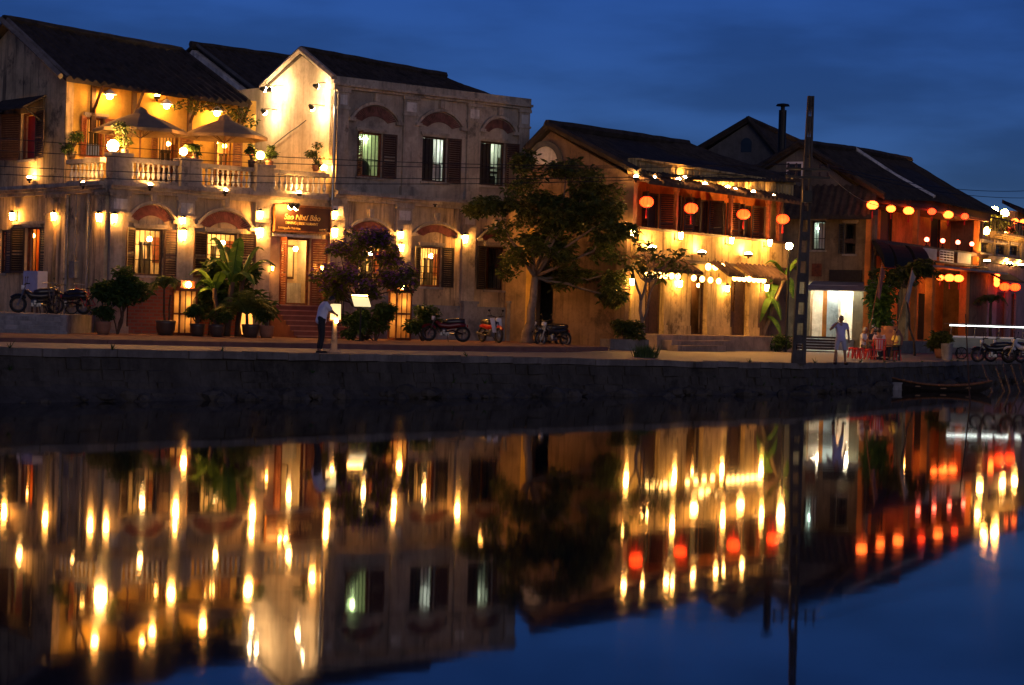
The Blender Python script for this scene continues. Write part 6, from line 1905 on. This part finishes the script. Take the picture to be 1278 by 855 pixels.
t = thing('plastic_chair', 'red plastic armchair holding the diner in pink and white', 'chair', p, R(175))
MB().box(-.24,-.24,.40,.24,.22,.44).build('seat', M['red_plastic'], t)
b = MB(); b.tube([(-.25,.23,.44),(-.25,.3,.85),(.25,.3,.85),(.25,.23,.44)], .025, 6)
for k in range(4): b.tube([(-.15+.1*k,.25,.44),(-.15+.1*k,.30,.85)], .018, 5)
b.build('backrest', M['red_plastic'], t)
for sx in (-1,1):
    MB().tube([(sx*.25,.25,.66),(sx*.27,-.2,.66),(sx*.25,-.23,.42)], .022, 6).build('armrest', M['red_plastic'], t)
    for sy in (-1,1): MB().tube([(sx*.21,sy*.21,.40),(sx*.25,sy*.25,0)], .022, 6).build('leg', M['red_plastic'], t)
p = gp(1107, 86.9)
t = thing('low_table', 'low dark table between the diners', 'table', p, R(15))
MB().box(-.5,-.35,.6,.5,.35,.64).build('tabletop', M['wood'], t)
for sx in (-1,1):
    for sy in (-1,1): MB().box(sx*.44-.03,sy*.29-.03,0,sx*.44+.03,sy*.29+.03,.6).build('leg', M['wood_black'], t)
# big clay water jar behind the diners
p = gp(1109, 92.0); p.z = p.z
o = MB().lathe([(.3,0),(.48,.25),(.62,.6),(.64,.85),(.5,1.15),(.33,1.28),(.36,1.36),(.28,1.36)], n=20).build('water_jar', M['clay'], None, p, smooth=True)
tag(o, 'big round orange clay jar behind the seated diners', 'jar')

# ================================================================== VEHICLES
def motorbike(label, loc, rz, paint, group='parked motorbikes', seat='black_paint', shield=None):
    t = thing('motorbike', label, 'motorbike', loc, rz, group)
    for x in (-.62,.62):
        w = MB(); n = 18
        ring = [(x+.25*math.cos(2*PI*i/n), 0, .3+.25*math.sin(2*PI*i/n)) for i in range(n+1)]
        w.tube(ring, .045, 7, cap=False); wo = w.build('wheel', M['rubber'], t, smooth=True)
        r_ = MB(); r_.tube([(x+.195*math.cos(2*PI*i/n),0,.3+.195*math.sin(2*PI*i/n)) for i in range(n+1)], .018, 5, cap=False)
        for i in range(8): r_.tube([(x,0,.3),(x+.19*math.cos(2*PI*i/8),0,.3+.19*math.sin(2*PI*i/8))], .008, 4)
        r_.lathe([(.05,-.05),(.05,.05)], (x,0,.3), 8); r_.build('rim', M['steel'], wo)
    b = MB(); b.tube([(-.62,-.07,.3),(-.25,-.1,.42),(.1,-.1,.36)], .03, 6); b.tube([(-.62,.07,.3),(-.25,.1,.42),(.1,.1,.36)], .03, 6)
    b.tube([(.42,0,.78),(.2,0,.5),(.05,0,.38)], .05, 6); b.build('chassis', M['iron'], t)
    b = MB(); b.lathe([(.09,-.14),(.13,-.06),(.13,.08),(.08,.14)], (.08,0,.36), 10); b.box(-.12,-.1,.24,.2,.1,.36); b.build('engine', M['steel'], t)
    b = MB(); b.tube([(-.72,0,.62),(-.45,0,.64),(-.1,0,.58),(.2,0,.6),(.38,0,.74)], [.06,.12,.12,.1,.07], 8); b.build('fairing', paint, t, smooth=True)
    b = MB(); b.tube([(-.68,0,.77),(-.45,0,.76),(-.1,0,.73),(.12,0,.70)], [.09,.12,.12,.07], 8); b.build('seat', M[seat], t, smooth=True)
    b = MB(); b.tube([(.62,-.06,.3),(.5,-.06,.62),(.4,-.05,.92)], .025, 6); b.tube([(.62,.06,.3),(.5,.06,.62),(.4,.05,.92)], .025, 6); b.build('fork', M['steel'], t)
    b = MB(); b.tube([(.30,-.33,.99),(.38,-.2,1.0),(.42,0,.94),(.38,.2,1.0),(.30,.33,.99)], .02, 6); b.build('handlebar', M['iron'], t)
    b = MB(); b.tube([(.40,0,.86),(.50,0,.86),(.53,0,.86)], [.06,.085,.08], 10); b.build('headlight', M['white_paint'], t)
    b = MB(); b.tube([(-.76,0,.60),(-.80,0,.60)], .05, 8); b.build('tail_light', M['red_paint'], t)
    for sy in (-1,1):
        b = MB(); b.tube([(.38,sy*.2,1.0),(.36,sy*.28,1.18)], .008, 4); b.sphere((.36,sy*.29,1.2), .02,.055,.04, 8, 6); b.build('mirror', M['iron'], t)
    b = MB(); b.tube([(.1,-.14,.3),(-.3,-.16,.28),(-.75,-.17,.36)], [.025,.04,.05], 7); b.build('exhaust', M['steel'], t)
    b = MB(); b.tube([(.30+.36*math.cos(a)*.9, 0, .3+.33*math.sin(a)) for a in [R(60),R(90)]] , .02, 4)
    n = 8; b = MB()
    b.tube([(.62+.31*math.cos(R(40+100*i/n)),0,.3+.31*math.sin(R(40+100*i/n))) for i in range(n+1)], .055, 6); b.build('mudguard', paint, t)
    b = MB(); b.tube([(-.05,.1,.3),(-.08,.28,.02)], .014, 5); b.build('kickstand', M['iron'], t)
    if shield:
        b = MB(); b.slab([(.34,-.24,.92),(.34,.24,.92),(.50,.2,.42),(.50,-.2,.42)], .03); b.build('leg_shield', shield, t)
    return t
p = gp(556, 76.0); p.z = zf; motorbike('dark red motorbike parked broadside below the shuttered arch window', p, R(185), flat('maroon_paint', (.12,.012,.015), .25))
p = gp(612, 77.0); p.z = zf; motorbike('white and red scooter parked facing the street before the last arch', p, R(-60), M['red_paint'], shield=M['white_paint'])
p = gp(690, 78.5); p.z = gz(p.x, p.y); motorbike('black motorbike parked just behind the street tree trunk', p, R(-140), M['black_paint'])
p = gp(681, 80.3); p.z = gz(p.x, p.y); motorbike('grey motorbike parked deep in the dark alley doorway', p, R(-160), M['steel'])
p = gp(1240, 84.5); motorbike('black motorbike parked broadside on the quay end', p, R(178), M['black_paint'])
p = gp(1256, 86.0); motorbike('second black motorbike close behind the quay end one', p, R(172), flat('dark_blue_paint', (.02,.03,.07), .25))
p = gp(1279, 84.0); motorbike('pale motorbike half cut by the frame edge on the quay', p, R(150), M['white_paint'], shield=M['white_paint'])
for px, D, rz, lab, mat in ((46, 69.6, 200, 'dark motorbike under the blue white box on the side terrace', 'black_paint'), (84, 70.6, 160, 'motorbike with a chrome glint near the stained corner', 'black_paint')):
    p = at(px, 390, D); p.z = zp_; motorbike(lab, p, R(rz), M[mat], group='bikes parked on the side terrace')
def bicycle(label, loc, rz, paint, group=None):
    t = thing('bicycle', label, 'bicycle', loc, rz, group)
    n = 22
    for x in (-.52,.52):
        w = MB(); w.tube([(x+.32*math.cos(2*PI*i/n),0,.34+.32*math.sin(2*PI*i/n)) for i in range(n+1)], .02, 6, cap=False); wo = w.build('wheel', M['rubber'], t, smooth=True)
        r_ = MB()
        for i in range(12): r_.tube([(x,0,.34),(x+.31*math.cos(2*PI*i/12),0,.34+.31*math.sin(2*PI*i/12))], .004, 3)
        r_.build('rim', M['steel'], wo)
    b = MB()
    for a, c in (((-.52,0,.34),(-.08,0,.3)),((-.08,0,.3),(-.2,0,.86)),((-.52,0,.34),(-.18,0,.78)),((-.08,0,.3),(.38,0,.82)),((-.18,0,.74),(.36,0,.9)),((.52,0,.34),(.34,0,1.0))): b.tube([a,c], .016, 5)
    b.build('bicycle_frame', paint, t)
    b = MB(); b.sphere((-.21,0,.9), .13,.07,.03, 8, 5); b.build('saddle', M['iron'], t)
    b = MB(); b.tube([(.22,-.26,1.02),(.34,-.1,1.04),(.34,.1,1.04),(.22,.26,1.02)], .014, 5); b.build('handlebar', M['steel'], t)
    b = MB(); b.tube([(-.08,-.12,.18),(-.08,-.06,.3),(-.08,.06,.3),(-.08,.12,.42)], .012, 5); b.build('pedal', M['iron'], t)
    return t
p = at(64, 392, 69.3); p.z = zp_; bicycle('blue grey bicycle standing among the motorbikes on the side terrace', p, R(120), M['steel'])
p = at(104, 392, 70.3); p.z = zp_; bicycle('dark bicycle leaning by the stained corner of the house', p, R(150), M['red_paint'])
p = SA.world(SA.p(44, 352, -.55)); 
t = thing('display_cabinet', 'pale blue white box standing below the red side window', 'box', (p.x, p.y, zp_), SA.yaw)
hcb = p.z - zp_
MB().box(-.55,-.2,.75,.55,.2,1.5).build('box', flat('pale_blue_box', (.42,.45,.66), .6), t)
for sx in (-1,1):
    for sy in (-1,1): MB().box(sx*.5-.03, sy*.16-.03, 0, sx*.5+.03, sy*.16+.03, .75).build('leg', M['wood'], t)

# made-up cart whose lit tube stands for a passing vehicle's light trail
p = at(1229, 425, 97.0); p.z = gz(p.x, p.y)
t = thing('trail_cart', 'made-up long pale cart whose white tube stands for a passing light trail', 'food cart', p, R(4))
MB().box(-1.75,-.35,.55,1.75,.35,1.0).build('counter', flat('pale_green_paint', (.2,.25,.21), .4), t)
MB().box(-1.78,-.38,1.0,1.78,.38,1.04).build('countertop', M['steel'], t)
for x in (-1.7,-.57,.57,1.7): MB().tube([(x,-.3,1.04),(x,-.3,1.62)], .02, 6).build('post', M['steel'], t)
MB().box(-1.82,-.45,1.64,1.82,.45,1.67).build('roof', M['grey_sheet'], t)
MB().tube([(-1.78,-.36,1.58),(1.78,-.36,1.58)], .022, 8).build('fluorescent_tube', M['tube_trail'], t)
MB().box(-1.6,-.28,1.04,1.6,.28,1.1).build('tray', M['white_paint'], t)
for x in (-1.2,1.2):
    w = MB(); n = 16; w.tube([(x+.27*math.cos(2*PI*i/n),-.4,.3+.27*math.sin(2*PI*i/n)) for i in range(n+1)], .03, 6, cap=False)
    for i in range(6): w.tube([(x,-.4,.3),(x+.26*math.cos(2*PI*i/6),-.4,.3+.26*math.sin(2*PI*i/6))], .01, 4)
    w.build('wheel', M['rubber'], t)
    MB().tube([(x,.3,0),(x,.3,.55)], .03, 6).build('leg', M['iron'], t)
p = gp(1182, 92.5); o = MB().lathe([(.22,0),(.27,.7),(.29,.75),(.24,.75)], n=14).build('drum', M['cement'], None, p); tag(o, 'blue grey drum standing by the made-up lit cart', 'bin')

# ================================================================== BOATS
def sampan(label, loc, rz, L, W_, H, mat, inner, group=None):
    t = thing('rowing_boat', label, 'boat', loc, rz, group)
    n = 18; b = MB(); ib = MB()
    def sec(s_):
        k = abs(2*s_-1)
        w = W_*.5*max(.06, (1-k**2.6)); z0 = -.12 + .35*k**4; z1 = H*(.75+.75*k**2.2)
        return w, z0, z1
    rows_ = []
    for i in range(n+1):
        s_ = i/n; w, z0, z1 = sec(s_); x = (s_-.5)*L*(1+.06*(z1-H))
        rows_.append([(x,-w,z1),(x,-w*.8,(z0+z1)*.5),(x,-w*.35,z0),(x,w*.35,z0),(x,w*.8,(z0+z1)*.5),(x,w,z1)])
    for r in rows_: b.v += r
    for i in range(n):
        for j in range(5):
            a = i*6+j; b.f.append((a, a+1, a+7, a+6))
    b.f.append(tuple(range(6))); b.f.append(tuple(range(n*6, n*6+6))[::-1])
    me = b.mesh('hull', mat); ho = link('hull', me, t)
    sd = ho.modifiers.new('thick', 'SOLIDIFY'); sd.thickness = .035
    for sg in (0, 5):
        g = MB(); g.tube([Vector(r[sg])+Vector((0,0,.01)) for r in rows_], .035, 6); g.build('gunwale', inner, t)
    for x in (-.25,.0,.25):
        w, z0, z1 = sec(.5+x)
        MB().box(x*L-.11,-w*.93,z1-.12,x*L+.11,w*.93,z1-.08).build('thwart', inner, t)
    return t
p = at(1175, 492, 79.0); sampan('dark wooden rowing boat moored below the quay with an orange thwart', (p.x, p.y, 0), R(-4), 3.7, 1.0, .30, M['wood_black'], M['wood_warm'])
p = at(1118, 495, 79.0)
o = MB().box(-.18,-.13,-.05,.18,.13,.24).box(-.2,-.15,.24,.2,.15,.29).build('float_box', M['cement'], None, (p.x, p.y, 0), R(10)); tag(o, 'pale box floating at the bow of the rowing boat', 'box')
p0 = at(1209, 560, 52); p0 = at(1212, 525, 66.0)
bz = at(1205, 392, 66.0)
t = MB().tube([(p0.x,p0.y,-.6), (bz.x,bz.y,bz.z)], [.03,.018], 6).build('bamboo_pole', M['wood'], None); tag(t, 'thin tall bamboo pole standing in the water before the rowing boat', 'pole')
for k, (x0, y0, x1, y1) in enumerate(((1226,455,1240,492), (1243,458,1256,496), (1252,455,1262,490), (1262,456,1275,494), (1272,455,1284,490), (1282,456,1292,494))):
    a = at(x0, y0, 86.0); c = at(x1, y1, 80.5); c.z = min(c.z, -.1)
    t = MB().tube([a, c], [.035,.045], 6).build('mooring_pole', M['wood_black'], None)
    tag(t, 'slanting wooden pole leaning from the river onto the bank end', 'pole', 'slanting poles on the bank')

# ================================================================== POLE AND CABLES
pb = gp(997, 71.6)
topz = at(1012, 120, 71.6)
UP = thing('utility_pole', 'tall tapering concrete utility pole with square holes on the quay edge', 'utility pole', pb)
H_ = topz.z - pb.z
tilt = math.atan2(topz.x - pb.x, H_)
def pw_(z): return .24 - .135*z/H_          # half width
b = MB(); nz = 13
for sg in (-1, 1):
    for i in range(1):
        pts = [(sg*pw_(0),0),(sg*(pw_(0)-.12),0),(sg*(pw_(H_)-.055),H_),(sg*pw_(H_),H_)]
        b.prism(pts if sg < 0 else pts[::-1], -.13, .13)
for i in range(nz+1):
    z = H_*(.0+i/nz); h = .22 if i < nz else 0
    z0, z1 = z, min(H_, z+ (.3 if i not in (0,) else .5))
    if i > 9: z1 = min(H_, z + H_/nz + .01)
    if z1 <= z0: continue
    a0, a1 = pw_(z0)-.11+.0, pw_(z1)-.05
    b.prism([(-a0+.0,z0),(a0,z0),(a1*.9,z1),(-a1*.9,z1)], -.10, .10)
sh = b.build('shaft', M['pole_concrete'], UP); sh.rotation_euler = (0, tilt, 0)
za = at(1005, 213, 71.6).z - pb.z
for k, dz in enumerate((0.0, -.28)):
    c = MB(); c.box(-.75,-.2,za+dz,.75,-.135,za+dz+.08); co = c.build('crossarm', M['iron'], UP); co.location = (math.tan(tilt)*za, 0, 0)
    for x in (-.68,-.4,.4,.68):
        i_ = MB(); i_.lathe([(.03,0),(.05,.04),(.03,.08),(.05,.12),(.02,.16)], (x,-.17,za+dz+.08), 8); io = i_.build('insulator', M['dark_pot'], co)
b = MB(); b.box(-.16,-.32,za-1.1,.16,-.135,za-.7); mb_ = b.build('meter_box', M['iron'], UP); mb_.location = (math.tan(tilt)*za*.9, 0, 0)
# cables: from the crossarm towards house fronts and out of the frame
xc = math.tan(tilt)*za
anchor = lambda x, dz: pb + Vector((xc + x, -.17, za + dz + .2))
def cable(a, c, sag, lab, r=.012, group='thin black cables strung from the concrete pole'):
    a, c = Vector(a), Vector(c); n = 24
    pts = [a.lerp(c, i/n) - Vector((0,0,sag*4*(i/n)*(1-i/n))) for i in range(n+1)]
    o = MB().tube(pts, r, 5).build('power_cable', M['iron'], None); tag(o, lab, 'cable', group)
for k, (py, dz, x, sg) in enumerate(((170, 0, -.68, .35), (186, 0, -.4, .3), (206, -.28, -.68, .3), (216, -.28, -.4, .35))):
    e = at(-30, py, 58.0)
    cable(anchor(x, dz), e, sg, ('topmost cable sweeping past the house fronts', 'second cable down sweeping past the house fronts', 'third cable down sweeping past the house fronts', 'lowest cable sweeping past the house fronts')[k])
for k, (x, dz, e) in enumerate(((.68, 0, at(1310, 236, 95)), (.4, 0, at(1310, 246, 95)), (.68, -.28, FF.world((2, -.1, zce))))):
    cable(anchor(x, dz), e, .4, ('upper cable running from the pole along the far houses', 'lower cable running from the pole along the far houses', 'short cable from the pole to the veranda house')[k])
# gable cable on the floodlit wall
pts = [SB.world(SB.p(px, py, -.06)) for px, py in ((333,190),(345,178),(360,166),(372,158),(382,150))]
o = MB().tube(pts, .018, 5).build('wall_cable', M['iron'], None); tag(o, 'dark cable drooping across the floodlit gable', 'cable')

# ================================================================== PARASOLS
def parasol(px, py, w, half, drop, label):
    ax = FA.p(px, py, w); base = FA.world((ax.x, w, ZT))
    t = thing('parasol', label, 'parasol', base, YAB, 'brown canvas parasols on the terrace')
    H = ax.z - ZT
    b = MB(); n = 8
    b.v.append((0,0,H))
    ring1 = [(half*.55*math.cos(2*PI*i/n+.2), half*.55*math.sin(2*PI*i/n+.2), H-drop*.5) for i in range(n)]
    ring2 = [(half*math.cos(2*PI*i/n+.2), half*math.sin(2*PI*i/n+.2), H-drop) for i in range(n)]
    ring3 = [(half*math.cos(2*PI*i/n+.2), half*math.sin(2*PI*i/n+.2), H-drop-.12) for i in range(n)]
    b.v += ring1+ring2+ring3
    for i in range(n):
        j = (i+1)%n
        b.f.append((0, 1+i, 1+j)); b.f.append((1+i, 1+n+i, 1+n+j, 1+j)); b.f.append((1+n+i, 1+2*n+i, 1+2*n+j, 1+n+j))
    raw(b, 'canopy', M['canvas'], t)
    b = MB(); b.lathe([(.3,H-.12),(.2,H+.03),(.05,H+.12)], n=8); b.build('vent_cap', M['canvas'], t)
    MB().tube([(0,0,0),(0,0,H)], .035, 8).build('pole', M['wood_warm'], t)
    MB().lathe([(.28,0.003),(.26,.08),(.06,.12)], n=10).build('base', M['concrete'], t)
    for i in range(n):
        a = 2*PI*i/n+.2
        MB().tube([(0,0,H-.03),(half*math.cos(a)*.98, half*math.sin(a)*.98, H-drop-.04)], .015, 4).build('rib', M['wood'], t)
        MB().tube([(0,0,H-drop*1.4),(half*math.cos(a)*.55, half*math.sin(a)*.55, H-drop*.5-.05)], .012, 4).build('strut', M['wood'], t)
    return t
parasol(176, 138, 1.7, 1.68, .72, 'brown canvas parasol on the terrace corner under the eave')
parasol(281, 147, 1.7, 1.58, .68, 'brown canvas parasol on the terrace beside the floodlit gable')
# terrace tables with chairs behind the balusters
for px, lab in ((190, 'small wooden table on the terrace under the first parasol'), (290, 'small wooden table on the terrace under the second parasol')):
    q_ = FA.p(px, 215, 1.4); p = FA.world((q_.x, 1.4, ZT+.003))
    t = thing('terrace_table', lab, 'table', p, YAB)
    MB().box(-.4,-.4,.72,.4,.4,.76).build('tabletop', M['wood_warm'], t); MB().tube([(0,0,.04),(0,0,.72)], .04, 6).build('leg', M['wood'], t); MB().lathe([(.28,0),(.26,.04)], n=10).build('base', M['wood'], t)

# ================================================================== BENCH, MENU STANDS, FLAGS
p = gp(1019, 74.2)
t = thing('park_bench', 'slatted dark park bench with curly iron ends beside the concrete pole', 'bench', p, R(-8))
for k in range(4): MB().box(-.72,-.22+.11*k,.42,.72,-.13+.11*k,.45).build('seat_slat', M['wood'], t)
for k in range(5): MB().box(-.72,.24+.018*k,.5+.1*k,.72,.262+.018*k,.57+.1*k).build('back_slat', M['wood'], t)
for x in (-.7,.7):
    b = MB(); b.tube([(x,.2,.4),(x,.25,.5),(x,.35,.98)], .025, 6); b.tube([(x,.24,.4),(x,.34,.2),(x,.32,0)], .03, 6); b.tube([(x,-.2,.4),(x,-.14,.25),(x,-.24,.12),(x,-.2,0)], .03, 6)
    b.tube([(x,.28,.68),(x,.05,.68),(x,-.2,.66),(x,-.28,.6),(x,-.25,.54),(x,-.2,.56)], .025, 6); b.tube([(x,-.24,.6),(x,-.2,.4),(x,.24,.4)], .025, 6)
    b.build('bench_end', M['iron'], t)
p = gp(417, 58.2)
t = thing('menu_stand', 'lit square menu board on a pale post before the stooping person', 'menu stand', p, R(20))
MB().lathe([(.2,0),(.18,.05),(.1,.12),(.085,.5),(.07,.85),(.085,.9)], n=10).build('post', M['plaster_trim'], t, smooth=True)
MB().box(-.18,-.05,.9,.18,.02,1.42).build('board_frame', M['wood'], t)
MB().box(-.15,-.056,.94,.15,-.051,1.38).build('menu_sheet', M['sign_lit'], t)
MB().sphere((0,-.16,.9), .06, n=10, m=7).build('bulb', M['bulb_soft'], t)
p = gp(449, 71.2); p.z = zf
t = thing('lectern_menu', 'slanted lit menu panel on a thin stand under the bougainvillea', 'menu stand', p, R(25))
MB().tube([(0,0,0),(0,0,1.22)], .03, 6).build('post', M['iron'], t); MB().lathe([(.2,0),(.18,.04)], n=10).build('base', M['iron'], t)
MB().slab([(-.3,-.16,1.22),(.3,-.16,1.22),(.3,.1,1.5),(-.3,.1,1.5)], .04).build('panel', M['sign_lit'], t)
MB().tube([(-.28,.14,1.56),(.28,.14,1.56)], .02, 6).build('lamp', M['bulb_soft'], t)
for (x0,y0,x1,y1,D,mat,lab) in ((1079,436,1101,327,86,'flower_red','limp pinkish flag on a slanting pole before the lean-to awning'), (1110,437,1139,333,86.5,'white_paint','limp white flag on a slanting pole before the black awnings')):
    b0 = gp(x0, D); tp = at(x1, y1, D)-b0; 
    t = thing('flag', lab, 'flag', b0)
    MB().tube([(0,0,0), tp*.45, tp], [.03,.025,.015], 6).build('flagpole', M['wood_warm'], t)
    b = MB(); n, m = 8, 6
    for i in range(n+1):
        for j in range(m+1):
            q_ = tp*(.66+.31*i/n); w = j/m
            b.v.append((q_.x + w*.16, q_.y + .05*math.sin(w*7+i*.5), q_.z - w*(.22+.08*math.sin(i))))
    for i in range(n):
        for j in range(m):
            a = i*(m+1)+j; b.f.append((a,a+1,a+m+2,a+m+1))
    me = b.mesh('cloth', flat('flag_cloth_%s' % mat, (.22,.10,.10) if mat == 'flower_red' else (.26,.26,.29), .85), True); link('cloth', me, t)
# black cloth awnings of the veranda shop, three hoods
for k, (x0, x1, y0, y1) in enumerate(((1087, 1099, 300, 332), (1104, 1125, 304, 340), (1129, 1147, 306, 344))):
    a, c = FF.p(x0, y0, -.08), FF.p(x1, y0, -.08); zb_ = FF.p((x0+x1)/2, y1, -.7).z
    base = FF.world((a.x, -.1, a.z))
    t = thing('cloth_awning', ('narrow black cloth hood at the street corner of the veranda house', 'middle black cloth hood below the orange veranda wall', 'last black cloth hood beside the louvred balcony panel')[k], 'awning', base, YF, 'black awnings of the veranda house')
    w = max(1.4, c.x-a.x); b = MB(); n = 8
    for i in range(n+1):
        th_ = PI*.5*i/n
        b.v += [(0,-.7*math.sin(th_),-(a.z-zb_)*(1-math.cos(th_))), (w,-.7*math.sin(th_),-(a.z-zb_)*(1-math.cos(th_)))]
    for i in range(n): b.f.append((2*i,2*i+1,2*i+3,2*i+2))
    b.f.append(tuple(2*i for i in range(n+1)) ); b.f.append(tuple(2*i+1 for i in range(n+1))[::-1])
    raw(b, 'hood', M['black_cloth'], t)
    MB().tube([(0,-.71,-(a.z-zb_)),(w,-.71,-(a.z-zb_))], .025, 6).build('front_bar', M['iron'], t)

# ================================================================== WORLD, SUN, CAMERA
sc = bpy.context.scene
w = bpy.data.worlds.new('World'); sc.world = w; w.use_nodes = True
nt = w.node_tree; L_ = nt.links.new
bg = nt.nodes['Background']
sky = nd(nt, 'ShaderNodeTexSky', sky_type='NISHITA')
sky.sun_disc = False; sky.sun_elevation = R(6); sky.sun_rotation = R(165); sky.ozone_density = 4.5; sky.dust_density = .1; sky.air_density = 1.0
tc = nd(nt, 'ShaderNodeTexCoord')
mp = nd(nt, 'ShaderNodeMapping'); mp.inputs['Scale'].default_value = (4.0, 4.0, 17.0)
L_(tc.outputs['Generated'], mp.inputs['Vector'])
no = nd(nt, 'ShaderNodeTexNoise'); no.inputs['Scale'].default_value = 1.6; no.inputs['Detail'].default_value = 5; no.inputs['Roughness'].default_value = .5
L_(mp.outputs[0], no.inputs['Vector'])
mr = nd(nt, 'ShaderNodeMapRange', interpolation_type='SMOOTHSTEP'); mr.inputs[1].default_value, mr.inputs[2].default_value = .38, .68; mr.inputs[3].default_value, mr.inputs[4].default_value = .74, 1.16
L_(no.outputs['Fac'], mr.inputs[0])
mx = nd(nt, 'ShaderNodeMix', data_type='RGBA', blend_type='MULTIPLY'); mx.inputs['Factor'].default_value = 1
L_(sky.outputs[0], mx.inputs['A']); L_(mr.outputs[0], mx.inputs['B'])
tint = nd(nt, 'ShaderNodeMix', data_type='RGBA', blend_type='MULTIPLY'); tint.inputs['Factor'].default_value = 1; tint.inputs['B'].default_value = SKY_TINT
L_(mx.outputs['Result'], tint.inputs['A'])
L_(tint.outputs['Result'], bg.inputs['Color']); bg.inputs['Strength'].default_value = SKY_STRENGTH
sl = bpy.data.lights.new('dusk_sun', 'SUN'); sl.energy = .45; sl.angle = R(45); sl.color = (1.0, .76, .60)
so = bpy.data.objects.new('dusk_sun', sl); C.objects.link(so); so.rotation_euler = (R(84), 0, R(15))
cd = bpy.data.cameras.new('camera'); co = bpy.data.objects.new('camera', cd); C.objects.link(co)
cd.sensor_width = 36; cd.lens = 36*FPX/1278; cd.clip_end = 6000; cd.clip_start = .5
mw = Matrix((( _R.x, _U.x, -_F.x, 0), (_R.y, _U.y, -_F.y, 0), (_R.z, _U.z, -_F.z, EYE), (0,0,0,1)))
co.matrix_world = mw
sc.camera = co
sc.view_settings.view_transform = 'Standard'; sc.view_settings.look = 'None'; sc.view_settings.exposure = 0; sc.view_settings.gamma = 1
sc.render.engine = 'CYCLES'
cy = sc.cycles
cy.use_denoising = True; cy.max_bounces = 6; cy.diffuse_bounces = 3; cy.glossy_bounces = 3; cy.sample_clamp_indirect = 6; cy.caustics_reflective = False; cy.caustics_refractive = False
